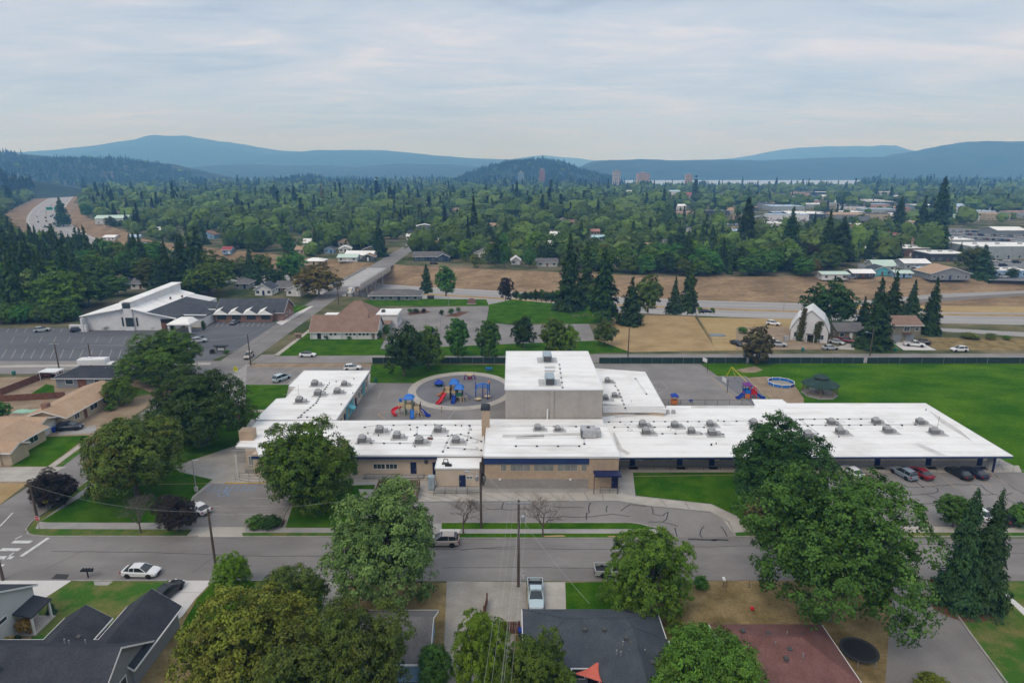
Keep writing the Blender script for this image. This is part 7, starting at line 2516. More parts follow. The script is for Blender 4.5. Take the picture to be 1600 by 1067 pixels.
def climber_blue():
 g =G(754,623)
 t =thing('climbing_frame','tall blue arched climbing frame with tan pods beside the gym wall','climbing frame',(g.x,g.y,0))
 for x,y in ((-1.5,-.9),(1.2,-.9),(-1.7,1.6),(1.6,1.6),(0,.4)):
  MB().tube((x,y,0),(x,y,3.6),.09).build('post',M_pnavy,t,0)
 for yy,zz in ((-.9,3.2),(.3,3.4),(1.5,3.2)):
  b =MB()
  prev =None
  for k in range(13):
   a =math.pi*k/12
   p = (-1.5*math.cos(a) *1.05,yy,zz-.9+1.0*math.sin(a))
   if prev:
    b.tube(prev,p,.13,n=6)
   prev =p
  b.build('arch',M_pblue,t,0)
 for k in range(6):
  x = -1.4+k*.56
  MB().tube((x,-.9,3.0+.5*math.sin(math.pi* (k+.5) /6)),(x,1.5,3.0+.5*math.sin(math.pi* (k+.5) /6)),.08,n=6).build('rung',M_pblue,t,0)
 for x,y in ((-1.0,-1.0),(1.1,.8)):
  MB().lathe([(.2,.25),(.75,.3),(.8,.45),(.3,.5)],12,(x,y,0)).build('pod',M_ptan,t,0)
 MB().lathe([(.2,3.4),(.32,3.6),(.2,3.9)],8,(1.6,1.6,0)).build('finial',M_porange,t,0)
 MB().tube((.3,1.0,0),(.3,1.0,3.0),.06).build('fire_pole',M_pred,t,0)
climber_blue()
def playset_front():
 g =G(641,650)
 t =thing('play_structure','play structure with single blue roof and red spiral slide','play structure',(g.x,g.y,0))
 tower_frame(t,-.3,1.0,.75,1.6,4.0,M_pgreen,M_ptan)
 pyramid(t,-.3,1.0,3.8,1.15,1.0,M_pblue)
 tower_frame(t,1.4,1.0,.7,1.2,2.7,M_rail,M_ptan)
 tower_frame(t,-1.9,1.2,.6,1.9,2.8,M_ptan,M_ptan)
 panels(t,-.3,1.0,.75,1.7,M_ptan,'sne')
 panels(t,1.4,1.0,.7,1.3,M_ptan,'sn')
 panels(t,-1.9,1.2,.6,2.0,M_ptan,'sw')
 # spiral slide
 b =MB()
 n =18
 rings = []
 for k in range(n+1):
  a = -.4+1.7*math.pi*k/n
  z =1.9-1.6*k/n
  c =Vector((-3.1,.4,0))
  ri,ro =.25,1.0
  f =lambda r,zz: (c.x+r*math.cos(a),c.y+r*math.sin(a),zz)
  rings.append([f(ri,z),f(ro,z),f(ro+.05,z+.4),f(ro+.12,z+.4),f(ro+.06,z-.1),f(ri,z-.1)])
 b.loft(rings).build('slide',M_pred,t,0)
 slide(t,(2.1,.9,1.2),(3.9,-.3,.2),.7,M_pnavy,.3)
 arch_ladder(t,1.5,.2,1.3,1.2,-90,M_ptan)
 arch_ladder(t,2.0,.3,1.3,1.3,-45,M_ptan)
 slide(t,(.4,.2,1.4),(.6,-1.4,.2),.7,M_pblue,.4)
 MB().bevbox(-2.6,-2.0,1.5,2.1,2.7,3.5,.1).build('lookout',M_pblue,t,0)
playset_front()
g =G(686,603)
t =thing('umbrella_spinner','blue umbrella-shaped spinner on the round play area, left of the towers','play spinner',(g.x,g.y,0))
MB().tube((0,0,0),(0,0,1.6),.08).build('stem',M_pnavy,t,0)
MB().lathe([(1.25,.75),(1.35,.85),(.8,1.25),(.15,1.75)],10).build('canopy',M_pnavy,t,0)
MB().lathe([(.2,.2),(1.0,.3),(1.1,.4),(.2,.45)],10).build('seat',M_pgreen,t,0)
g =G(734,593)
t =thing('climbing_frame','low purple climber with tan top at the back of the round play area','climbing frame',(g.x,g.y,0))
for s in (-1,1):
 b =MB()
 prev =None
 for k in range(9):
  a =math.pi*k/8
  p = (s*.9-.5*math.cos(a),0,1.25*math.sin(a))
  if prev:
   b.tube(prev,p,.16,n=6)
  prev =p
 b.build('arch',M_ppurple,t,0)
MB().bevbox(-.8,.8,-.45,.45,1.2,1.45,.06).build('table_top',M_ptan,t,0)
MB().bevbox(-.5,.5,.2,.6,0,.6,.05).build('step',M_pred,t,0)
g =G(764,579)
t =thing('picnic_table','blue picnic table on the lawn behind the round play area','picnic table',(g.x,g.y,0))
MB().box(-.9,.9,-.4,.4,.7,.77).build('table_top',M_pblue,t,0)
for s in (-.75,.75):
 MB().box(-.9,.9,s-.14,s+.14,.42,.47).build('seat',M_pblue,t,0)
for x in (-.6,.6):
 MB().box(x-.04,x+.04,-.8,.8,.36,.41).box(x-.05,x+.05,-.3,.3,0,.7).build('leg',M_rail,t,0)
g =G(587,597)
t =thing('litter_bin','dark litter bin at the corner of lawn and courtyard','litter bin',(g.x,g.y,0))
MB().lathe([(.3,0),(.38,.1),(.38,1.0),(.42,1.05),(.3,1.25)],12).build('drum',M_pgreen,t,0)
MB().lathe([(.2,1.25),(.3,1.26),(.18,1.4)],12).build('lid',M_rail,t,0)
g =G(690,645)
t =thing('tetherball_pole','short post on the asphalt in front of the round play area','post',(g.x,g.y,0))
MB().tube((0,0,0),(0,0,1.6),.05).build('shaft',M_wood,t,0)
MB().lathe([(.02,-.12),(.12,0),(.02,.12)],8,(.14,0,1.2)).build('ball',M_porange,t,0)
def playset_small():
 g =G(1167,622)
 t =thing('play_structure','small red and blue play structure with purple roof on the grey pad','play structure',(g.x,g.y,0))
 tower_frame(t,0,.5,.7,1.2,3.2,M_pnavy,M_pred)
 pyramid(t,0,.5,3.1,1.0,.8,M_ppurple)
 panels(t,0,.5,.7,1.2,M_pblue,'sn')
 tower_frame(t,1.5,.5,.65,1.0,2.2,M_pred,M_pred)
 panels(t,1.5,.5,.65,1.0,M_pred,'sn')
 b =MB()
 for s in (-.6,.6):
  prev =None
  for k in range(9):
   a =math.pi*k/8
   p = (1.5-.65*math.cos(a),.5+s,2.1+.5*math.sin(a))
   if prev:
    b.tube(prev,p,.1,n=6)
   prev =p
 b.build('arch',M_pred,t,0)
 slide(t,(-.7,.3,1.1),(-2.2,-.4,.2),.7,M_pnavy)
 slide(t,(2.2,.3,1.0),(3.6,-.4,.2),.7,M_pnavy)
 MB().box(-.6,.6,-.3,-.24,.1,1.1).build('guard_panel',M_porange,t,0)
playset_small()
a,c =G(1142,588),G(1166,613)
t =thing('swing_frame','yellow swing frame over the grey play pad','swing',((a.x+c.x) /2,(a.y+c.y) /2,0))
q0,q1 =Vector((a.x,a.y,0)) -t.location,Vector((c.x,c.y,0)) -t.location
d = (q1-q0).normalized()
nn =Vector((-d.y,d.x,0))
MB().tube((q0.x,q0.y,2.6),(q1.x,q1.y,2.6),.07).build('top_bar',M_pyellow,t,0)
for q in (q0,q1):
 for s in (-1,1):
  p =q+nn*s*1.2
  MB().tube((p.x,p.y,0),(q.x,q.y,2.6),.06).build('leg',M_pyellow,t,0)
for f in (.25,.5,.75):
 q =q0.lerp(q1,f)
 b =MB()
 for s in (-.22,.22):
  b.tube((q.x+d.x*s,q.y+d.y*s,.55),(q.x+d.x*s,q.y+d.y*s,2.6),.015,n=4)
 st =MB().box(q.x-.24,q.x+.24,q.y-.12,q.y+.12,.5,.55).build('seat',M_black,t,0)
 b.build('chain',M_galv,t,0)
g =G(1053,632)
t =thing('playhouse','little orange play hut with blue roof at the classroom fence','playhouse',(g.x,g.y,0))
for x in (-.6,.6):
 for y in (-.5,.5):
  MB().tube((x,y,0),(x,y,2.2),.08).build('post',M_porange,t,0)
pyramid(t,0,0,2.1,.85,.7,M_pnavy)
panels(t,0,0,.6,.3,M_porange,'snew')
g =G(1079,629)
t =thing('spring_rider','small blue spring rider beside the orange play hut','spring rider',(g.x,g.y,0))
MB().tube((0,0,0),(0,0,.4),.12).build('spring',M_rail,t,0)
MB().bevbox(-.4,.4,-.15,.15,.4,.8,.1).build('seat',M_pnavy,t,0)
def hoop(label,xb,yb,face):
 g =G(xb,yb)
 t =thing('basketball_hoop',label,'basketball hoop',(g.x,g.y,0),R(face))
 MB().tube((0,0,0),(0,0,3.3),.07).build('post',M_rail,t,0)
 MB().tube((0,0,3.2),(0,-1.0,3.3),.05).build('arm',M_rail,t,0)
 MB().box(-.9,.9,-1.06,-1.0,2.9,3.95).build('backboard',M_trim,t,0)
 b =MB()
 for k in range(12):
  a0,a1 =2*math.pi*k/12,2*math.pi* (k+1) /12
  b.tube((.23*math.cos(a0),-1.32+.23*math.sin(a0),3.05),(.23*math.cos(a1),-1.32+.23*math.sin(a1),3.05),.015,n=4)
 b.build('rim',M_porange,t,0)
hoop('basketball hoop on a black post at the edge of the play pad',1136,614,-80)
hoop('white basketball backboard at the far corner of the ball court by the field',1105,581,-70)
def gaga():
 g =G(1220,600)
 t =thing('ball_pit','round ball pit of blue and white boards on the worn ground','ball pit',(g.x,g.y,0))
 n,r =10,3.2
 for k in range(n):
  a0,a1 =2*math.pi*k/n,2*math.pi* (k+1) /n
  p0,p1 =Vector((r*math.cos(a0),r*math.sin(a0),0)),Vector((r*math.cos(a1),r*math.sin(a1),0))
  L = (p1-p0).length
  me =MB().box(0.03,L-.03,-.04,.04,.05,.7)
  me.box(0.0,L,-.06,.06,.7,.8,1)
  o =me.build('panel',[[M_pblue,M_pblue,M_pblue,M_pnavy,M_pgreen][k % 5],M_trim],t,0)
  o.location =p0
  o.rotation_euler = (0,0,math.atan2((p1-p0).y,(p1-p0).x))
  MB().tube((p0.x,p0.y,0),(p0.x,p0.y,.9),.07,n=6).build('post',M_pyellow if k in (7,0) else M_trim,t,0)
 MB().lathe([(2.95,0),(2.95,.06)],20).build('pit_floor',M_gravel,t,0)
gaga()
def gazebo():
 g =G(1280,616)
 t =thing('gazebo','octagonal gazebo with dark green two-tier roof on the play field','gazebo',(g.x,g.y,0))
 M_gr =roof_mat('green_shingle',(0.025,0.05,0.042),(0.04,0.07,0.06))
 def ring(r,z):
  return [(r*math.cos(R(22.5+45*k)),r*math.sin(R(22.5+45*k)),z) for k in range(8)]
 MB().loft([ring(4.0,0),ring(4.0,.3)]).build('floor',M_conc_grey,t,0)
 MB().loft([ring(4.3,2.55),ring(4.3,2.7),ring(1.5,4.0),ring(1.4,4.0)]).build('roof',M_gr,t,0)
 MB().loft([ring(1.2,3.9),ring(1.2,4.4)]).build('cupola',M_wood,t,0)
 MB().loft([ring(1.9,4.35),ring(1.9,4.45),ring(.15,5.2)]).build('roof',M_gr,t,0)
 for k in range(8):
  x,y =3.75*math.cos(R(22.5+45*k)),3.75*math.sin(R(22.5+45*k))
  MB().box(x-.09,x+.09,y-.09,y+.09,.3,2.56).build('post',M_wood,t,0)
  x2,y2 =3.75*math.cos(R(22.5+45* (k+1))),3.75*math.sin(R(22.5+45* (k+1)))
  if k not in (1,):
   b =MB()
   for zz in (.55,1.15):
    b.tube((x,y,zz),(x2,y2,zz),.05,n=5)
   for q in range(5):
    f = (q+.5) /5
    b.tube((x+ (x2-x) *f,y+ (y2-y) *f,.55),(x+ (x2-x) *f,y+ (y2-y) *f,1.15),.03,n=4)
   b.build('railing',M_wood,t,0)
 t2 =thing('picnic_table','wooden picnic table inside the gazebo','picnic table',(g.x,g.y,.3))
 MB().box(-1.0,1.0,-.4,.4,.7,.78).build('table_top',M_conc,t2,0)
 for s in (-.8,.8):
  MB().box(-1,1,s-.15,s+.15,.42,.48).build('seat',M_conc,t2,0)
 for x in (-.7,.7):
  MB().box(x-.05,x+.05,-.85,.85,0,.41).box(x-.04,x+.04,-.25,.25,.41,.7).build('leg',M_wood,t2,0)
gazebo()
def trampoline():
 g =G(1341,1024)
 t =thing('trampoline','round black trampoline beside the red-roofed house','trampoline',(g.x,g.y,0))
 r =1.95
 MB().lathe([(r*.86,.78),(r*.86,.8)],32).build('mat',M_black,t,0)
 b =MB()
 for k in range(32):
  a0,a1 =2*math.pi*k/32,2*math.pi* (k+1) /32
  b.tube((r*math.cos(a0),r*math.sin(a0),.8),(r*math.cos(a1),r*math.sin(a1),.8),.05,n=5)
  b.add([(r*.86*math.cos(a0),r*.86*math.sin(a0),.82),(r*.99*math.cos(a0),r*.99*math.sin(a0),.83),(r*.99*math.cos(a1),r*.99*math.sin(a1),.83),(r*.86*math.cos(a1),r*.86*math.sin(a1),.82)],[(0,1,2,3)])
 b.build('padded_rim',mat('dark_pad',(.03,.034,.036),.6),t,0)
 for k in range(6):
  a =2*math.pi*k/6
  MB().tube((r*math.cos(a),r*math.sin(a),0),(r*math.cos(a),r*math.sin(a),.8),.04,n=6).build('leg',M_galv,t,0)
trampoline()
# bins, mailboxes and small things
def wheelie(label,x,y,m,rz=0):
 g =G(x,y)
 t =thing('wheeled_bin',label,'bin',(g.x,g.y,.0),R(rz))
 MB().loft([[(-.24,-.28,.06),(.24,-.28,.06),(.24,.24,.06),(-.24,.24,.06)],[(-.3,-.36,1.0),(.3,-.36,1.0),(.3,.36,1.0),(-.3,.36,1.0)]]).build('body',m,t,0)
 MB().bevbox(-.32,.32,-.4,.4,1.0,1.1,.05).build('lid',m,t,0)
 for s in (-.26,.26):
  MB().lathe([(.12,-.03),(.12,.03)],10,(0,0,0),axis='X').xform(Matrix.Translation((s,.28,.12))).build('wheel',M_tyre,t,0)
wheelie('blue wheeled bin nearest the dark SUV at the ranch house',85,675,M_pnavy,20)
wheelie('blue wheeled bin left of its twin by the ranch garage',78,675.5,M_pnavy,25)
wheelie('dark green wheeled bin at the kerb before the gambrel house',1254,549,M_bin_green)
wheelie('dark green wheeled bin at the kerb before the two fir trees',1399,549,M_bin_green)
wheelie('dark bin by the gate of the blue-grey roofed house',814,995,M_pnavy)
wheelie('green bin on the street edge in front of the church lot',22,586,M_bin_green)
g =G(138,902)
t =thing('mailbox_post','black cluster of mailboxes at the kerb left of the white sedan','mailbox',(g.x,g.y,0))
MB().box(-.06,.06,-.06,.06,0,1.0).build('post',M_black,t,0)
MB().box(-.8,.8,-.1,.1,.95,1.05).build('shelf',M_black,t,0)
for k in range(4):
 x = -.6+k*.4
 MB().loft([[(x-.13,y,1.06),(x+.13,y,1.06),(x+.13,y,1.22),(x+.07,y,1.3),(x-.07,y,1.3),(x-.13,y,1.22)] for y in (.28,-.28)]).build('mailbox',M_trimblack,t,0)
g =G(1561,908)
t =thing('mailbox_post','single black mailbox at the street edge right of the spruces','mailbox',(g.x,g.y,0))
MB().box(-.06,.06,-.06,.06,0,1.1).build('post',M_black,t,0)
MB().bevbox(-.16,.16,-.3,.3,1.1,1.4,.08).build('box',M_trimblack,t,0)
g =G(818,905)
t =thing('marker_post','short white marker post right of the crossarm pole','post',(g.x,g.y,0))
MB().box(-.06,.06,-.03,.03,0,1.2).build('stake',M_trim,t,0)
MB().box(-.07,.07,-.04,.04,.95,1.1).build('band',M_rail,t,0)
g =G(1130,917)
t =thing('mailbox_post','white mailbox on a wooden post by the old wire fence','mailbox',(g.x,g.y,0))
MB().box(-.06,.06,-.06,.06,0,1.1).build('post',M_wood,t,0)
MB().bevbox(-.16,.16,-.3,.3,1.1,1.4,.08).build('box',M_trim,t,0)
g =G(1175,953)
MBx =MB().lathe([(.03,0),(.2,.08),(.26,.26),(.2,.44),(.03,.52)],12,(g.x,g.y,.02)).build('ball',M_pred)
tag(MBx,'red ball lying on the dry yard above the red roof','ball')
g =G(959,494)
t =thing('garden_shed','small dark red shed beneath the tall firs by the lawn','shed',(g.x,g.y,0))
gable_parts(t,2.6,2.6,2.2,3.0,'y',M_shingle_red,M_redwood,.2)
for k,(x,y) in enumerate(((900,495),(915,493.5),(930,494.5))):
 g =G(x,y)
 t =thing('bench',['leftmost','middle','rightmost'][k] + ' of three low dark benches on the lawn by the tall firs','bench',(g.x,g.y,0))
 MB().box(-1.3,1.3,-.3,.3,.4,.5).build('seat',M_wood,t,0)
 for s in (-1,1):
  MB().box(s-.1,s+.1,-.25,.25,0,.4).build('leg',M_conc_grey,t,0)
g =G(113,519)
g =G(673,463)
t =thing('garden_shed','tiny dark shed right of the long low grey house','shed',(g.x,g.y,ground_z(g.x,g.y)))
MB().box(-1.3,1.3,-1,1,0,2.4).build('wall',M_dark,t,0)
MB().box(-1.5,1.5,-1.2,1.2,2.41,2.6).build('roof',M_shingle_dark,t,0)
g =G(1228,533)
t =thing('utility_cabinet','grey metal box standing on the dirt yard by the gambrel house','cabinet',(g.x,g.y,0))
MB().bevbox(-.7,.7,-.5,.5,0,1.7,.05).build('body',M_galv,t,0)
MB().box(-.6,.6,-.54,-.5,.2,1.5).build('door',M_hvac,t,0)
g =G(1120,525)
t =thing('boat','upturned grey-blue boat lying in the golden grass','boat',(g.x,g.y,0),R(-10))
MB().loft([[(x,-w,0),(x,-w*.7,.5*h_),(x,0,.7*h_),(x,w*.7,.5*h_),(x,w,0)] for x,w,h_ in ((-2.4,.7,.9),(-1,.9,1.1),(1,.85,1.1),(2.2,.4,.8),(2.8,.05,.5))]).build('hull',mat('boat_grey',(.20,.24,.26),.5),t,0)
MB().box(-2.3,2.3,-.05,.05,.7,.82).build('keel',M_galv,t,0)
g =G(38,643)
t =thing('tarpaulin','pale green tarpaulin crumpled on the bare yard behind the ranch house','tarpaulin',(g.x,g.y,0))
n =8
vs = [(-2.2+4.4*i/n,-1.1+2.2*j/n+.15*math.sin(i),.08+.28*rng.random() * (0 < i < n and 0 < j < n)) for j in range(n+1) for i in range(n+1)]
MB().add(vs,[(j* (n+1) +i,j* (n+1) +i+1,(j+1) * (n+1) +i+1,(j+1) * (n+1) +i) for j in range(n) for i in range(n)]).build('cloth',mat('pale_green_tarp',(0.30,0.50,0.38),0.7),t,0)
# ------------------------------------------------------------------ trees
def unit(v):
 return v/np.maximum(np.linalg.norm(v,axis=1,keepdims=True),1e-9)
def leaf_arrays(c,nrm,size,r,elong=None,ratio=.62):
 """diamond leaf clumps: centres c, normals nrm, half-size size; elong = preferred long direction"""
 n =len(c)
 ref =elong if elong is not None else unit(r.normal(size=(n,3)))
 t =ref-nrm* (ref*nrm).sum(1,keepdims=True)
 t =unit(t)
 b =np.cross(nrm,t)
 s =size[:,None]
 cup =nrm*s*.18
 v =np.stack([c+t*s-cup,c+b*s*ratio+cup,c-t*s-cup,c-b*s*ratio+cup],1).reshape(-1,3)
 return v
def quads_mesh(name,V,tint,warm,mats,mat_idx=None):
 me =bpy.data.meshes.new(name)
 nq =len(V) // 4
 me.vertices.add(len(V))
 me.vertices.foreach_set('co',V.astype(np.float32).ravel())
 me.loops.add(nq*4)
 me.loops.foreach_set('vertex_index',np.arange(nq*4,dtype=np.int32))
 me.polygons.add(nq)
 me.polygons.foreach_set('loop_start',np.arange(0,nq*4,4,dtype=np.int32))
 me.polygons.foreach_set('loop_total',np.full(nq,4,dtype=np.int32))
 a =me.attributes.new('tint','FLOAT','FACE')
 a.data.foreach_set('value',np.clip(tint,0,1).astype(np.float32))
 a =me.attributes.new('warm','FLOAT','FACE')
 a.data.foreach_set('value',np.clip(warm,0,1).astype(np.float32))
 for m in (mats if isinstance(mats,(list,tuple)) else [mats]):
  me.materials.append(m)
 if mat_idx is not None:
  me.polygons.foreach_set('material_index',mat_idx.astype(np.int32))
 me.update()
 return me
def broad_crown(seed,n,leaf,rx=.42,rz=.44,zc=.53,nl=26,lobe=.36,spread=.66,low=-.85,per=34,csize=.13,irregular=.17,droop=0.0):
 """crown of a broadleaf tree in a unit frame (tree height 1): lobes on an ellipsoid, domed leaf clumps on the lobes, leaves on the clumps"""
 r =np.random.default_rng(seed)
 k =np.arange(nl*2) +.5
 ph =np.arccos(1-2*k/ (nl*2))
 th =math.pi* (1+5 ** .5) *k+r.uniform(0,6.28)
 d =np.stack([np.cos(th) *np.sin(ph),np.sin(th) *np.sin(ph),np.cos(ph)],1)
 d =unit(d+r.normal(size=d.shape) *.22)
 d =d[d[:,2] > low][:int(nl*1.8)]
 L =len(d)
 rad =np.array([rx,rx,rz])
 sp =spread* (1+r.normal(size=(L,1)) *irregular)
 lc =d*rad*sp
 lr =lobe* (rx+rz) /2*np.clip(1+r.normal(size=L) *.28,.5,1.6)
 nc =max(50,n // per)
 li =r.choice(L,nc*2,p=lr ** 2/ (lr ** 2).sum())
 cd =unit(unit(lc[li] /rad) *.6+np.array([0,0,.2]) +r.normal(size=(nc*2,3)) *.72)
 cc =lc[li] +cd*lr[li,None] * (r.uniform(.7,1.1,(nc*2,1)))
 dist =np.linalg.norm(cc[:,None,:] -lc[None,:,:],axis=2) /lr[None,:]
 keep =np.nonzero(dist.min(1) > .55)[0][:nc]
 cc,cd,li =cc[keep],cd[keep],li[keep]
 nc =len(cc)
 lt =r.normal(size=L) *.13
 ct =np.clip(.5+r.normal(size=nc) *.19+lt[li],0,1)
 cw =np.clip(r.normal(size=nc) *.30+.24*r.normal(size=L)[li] +.12,0,1)
 cr =csize* (rx+rz) /2*r.uniform(.6,1.35,nc)
 m =int(n*.88)
 ci =r.integers(0,nc,m)
 od =unit(r.normal(size=(m,3)) +cd[ci] *.9+np.array([0,0,.5]))
 p =cc[ci] +od*cr[ci,None] * (r.uniform(.35,1.0,(m,1))) *np.array([1.1,1.1,.75])
 nr =unit(od*.7+cd[ci] *.35+np.array([0,0,.35]) +r.normal(size=(m,3)) *.33)
 s =leaf*r.uniform(.6,1.25,m)
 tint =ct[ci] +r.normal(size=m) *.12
 warm =cw[ci] +r.normal(size=m) *.08
 # leaves inside the crown, seen through its gaps; shade put into their darker tint
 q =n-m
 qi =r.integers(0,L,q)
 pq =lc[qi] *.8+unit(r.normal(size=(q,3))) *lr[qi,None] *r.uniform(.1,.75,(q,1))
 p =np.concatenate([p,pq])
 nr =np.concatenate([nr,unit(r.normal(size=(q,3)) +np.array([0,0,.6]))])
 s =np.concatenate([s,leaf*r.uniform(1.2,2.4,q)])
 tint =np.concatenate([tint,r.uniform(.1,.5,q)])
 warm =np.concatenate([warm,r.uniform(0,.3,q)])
 if droop:
  h =np.linalg.norm(p[:,:2],axis=1) /rx
  p[:,2] -=droop*h ** 2
 p[:,2] =np.maximum(p[:,2] +zc,.06)
 return leaf_arrays(p,nr,s,r),tint,warm,lc+np.array([0,0,zc])
def conifer_crown(seed,n,leaf,rb=.20,z0=.06,power=.85,whorls=20,droop=.28,narrow=0.0,gap=0.0,upturn=.1):
 r =np.random.default_rng(seed)
 P,E,Nn,S,T,W = [],[],[],[],[],[]
 zs =np.linspace(z0,.985,whorls) +r.normal(size=whorls) *.35/whorls
 Ls =rb*np.maximum(.04,(1- (zs-z0) / (1-z0))) ** power*np.clip(1+r.normal(size=whorls) *.13,.7,1.3)
 wsum = (Ls*Ls*6+Ls).sum()
 for z,L in zip(zs,Ls):
  nb =max(5,int(6+4*L/rb))
  m =max(4,int(n* (L*L*6+L) /wsum/nb))
  a0 =r.uniform(0,6.28)
  for b_ in range(nb):
   if r.random() < gap:
    continue
   a =2*math.pi* (b_+r.uniform(-.4,.4)) /nb+a0
   l =L*r.uniform(.62,1.2)
   zb =z+r.normal() *.75/whorls
   t =r.uniform(.02,1,m) ** .62
   w = (1-t*.7) *l*.42
   side =r.uniform(-1,1,m) *w
   dx,dy =math.cos(a),math.sin(a)
   x =dx*t*l-dy*side
   y =dy*t*l+dx*side
   zz =zb-droop*l*t ** 1.4+upturn*l*np.maximum(0,t-.7) *2-np.abs(side) *.3+r.normal(size=m) *.5/whorls
   P.append(np.stack([x,y,zz],1))
   e =np.stack([dx*np.ones(m) -dy*np.sign(side) *.7,dy*np.ones(m) +dx*np.sign(side) *.7,-.4*np.ones(m)],1)
   E.append(e)
   Nn.append(unit(np.stack([dx*.6+r.normal(size=m) *.3,dy*.6+r.normal(size=m) *.3,.65+r.normal(size=m) *.25],1)))
   S.append(leaf*r.uniform(.6,1.25,m) * (.7+.3*L/rb))
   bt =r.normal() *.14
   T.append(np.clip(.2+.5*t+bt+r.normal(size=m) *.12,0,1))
   W.append(np.full(m,max(0,r.normal() *.2)))
 P,E,Nn,S,T,W =map(np.concatenate,(P,E,Nn,S,T,W))
 V =leaf_arrays(P,Nn,S,r,unit(E),.55)
 return V,T,W
def trunk_mesh(name,seed,r0=.022,top=.9,limbs=None,m=None,lr=.012):
 b =MB()
 r =random.Random(seed)
 pts = [Vector((0,0,-.01))]
 rad = [r0*1.25]
 for k in range(1,6):
  f =k/5
  pts.append(Vector((r.uniform(-.012,.012) *f,r.uniform(-.012,.012) *f,top*f)))
  rad.append(r0* (1-.8*f))
 b.path(pts,rad,n=8)
 for q in (limbs if limbs is not None else []):
  q =Vector(q)
  f =r.uniform(.22,.5)
  a =Vector((0,0,top*f))
  mid =a.lerp(q,.5) +Vector((0,0,.03))
  b.path([a,mid,q],[lr,lr*.7,lr*.25],n=5)
 return b.mesh(name,m or M_bark)
LM =dict(
 maple=leaf_mat('leaf_maple',(0.028,0.054,0.013),(0.079,0.139,0.031),(0.10,0.085,0.024),.55),
 maple_red=leaf_mat('leaf_maple_turning',(0.027,0.045,0.012),(0.084,0.113,0.032),(0.135,0.070,0.026),.75),
 green=leaf_mat('leaf_green',(0.025,0.060,0.016),(0.065,0.148,0.040),(0.075,0.125,0.035),.4),
 deep=leaf_mat('leaf_deep_green',(0.016,0.034,0.012),(0.047,0.084,0.030),(0.055,0.085,0.03),.4),
 fresh=leaf_mat('leaf_fresh_green',(0.020,0.050,0.013),(0.064,0.126,0.039),(0.055,0.105,0.03),.4),
 dark=leaf_mat('leaf_dark',(0.011,0.026,0.010),(0.033,0.064,0.022),(0.042,0.058,0.02),.4),
 silver=leaf_mat('leaf_silver',(0.039,0.071,0.031),(0.132,0.190,0.094),(0.105,0.14,0.05),.4),
 lime=leaf_mat('leaf_lime',(0.048,0.095,0.012),(0.135,0.225,0.035),(0.17,0.21,0.035),.4,.28),
 olive=leaf_mat('leaf_olive',(0.047,0.068,0.015),(0.139,0.169,0.040),(0.165,0.115,0.030),.7),
 olive_dark=leaf_mat('leaf_olive_dark',(0.029,0.044,0.013),(0.083,0.104,0.032),(0.105,0.080,0.03),.6),
 willow=leaf_mat('leaf_willow',(0.033,0.066,0.011),(0.095,0.149,0.029),(0.11,0.125,0.03),.5),
 plum=leaf_mat('leaf_plum',(0.012,0.009,0.014),(0.036,0.026,0.034),(0.036,0.030,0.024),.5),
 rust=leaf_mat('leaf_rust',(0.050,0.042,0.014),(0.115,0.085,0.032),(0.165,0.082,0.035),.9),
 purple=leaf_mat('leaf_purple_grey',(0.034,0.028,0.024),(0.085,0.072,0.05),(0.09,0.055,0.05),.8),
 fir=leaf_mat('leaf_fir',(0.009,0.020,0.010),(0.026,0.050,0.022),(0.03,0.045,0.02),.4,.06),
 spruce=leaf_mat('leaf_spruce',(0.012,0.026,0.016),(0.036,0.066,0.040),(0.03,0.06,0.04),.4,.06),
 pine=leaf_mat('leaf_pine',(0.013,0.027,0.011),(0.040,0.068,0.028),(0.055,0.060,0.022),.5,.06),
 far_broad=leaf_mat('leaf_far_broad',(0.022,0.053,0.015),(0.081,0.143,0.044),(0.10,0.11,0.03),.55),
 far_conif=leaf_mat('leaf_far_conifer',(0.009,0.021,0.011),(0.030,0.054,0.026),(0.045,0.055,0.02),.4,.06),
 ivy=leaf_mat('leaf_ivy',(0.020,0.032,0.009),(0.060,0.072,0.02),(0.13,0.055,0.02),.9),
 straw=leaf_mat('leaf_straw',(0.20,0.13,0.05),(0.34,0.23,0.09)),
 bare=leaf_mat('twig_haze',(0.10,0.075,0.055),(0.19,0.155,0.12)),
)
# hero crowns (near), middle crowns, far crowns
HERO = []
for i,kw in enumerate((dict(rx=.47,rz=.44,zc=.53,nl=34,lobe=.30,spread=.72),dict(rx=.50,rz=.43,zc=.53,nl=40,lobe=.28,spread=.74),dict(rx=.44,rz=.45,zc=.52,nl=30,lobe=.32,spread=.70),
      dict(rx=.54,rz=.41,zc=.55,nl=44,lobe=.27,spread=.76,irregular=.17,low=-.6,csize=.115),dict(rx=.46,rz=.44,zc=.52,nl=40,lobe=.25,spread=.76,irregular=.16,droop=.10,csize=.10))):
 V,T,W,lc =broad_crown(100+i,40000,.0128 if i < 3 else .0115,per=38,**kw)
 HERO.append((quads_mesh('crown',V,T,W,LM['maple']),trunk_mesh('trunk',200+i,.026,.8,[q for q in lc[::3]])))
SPR = []
for i in range(2):
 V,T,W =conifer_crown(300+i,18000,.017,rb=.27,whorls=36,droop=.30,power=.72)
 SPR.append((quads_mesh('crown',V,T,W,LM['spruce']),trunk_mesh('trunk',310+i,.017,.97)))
MIDB = []
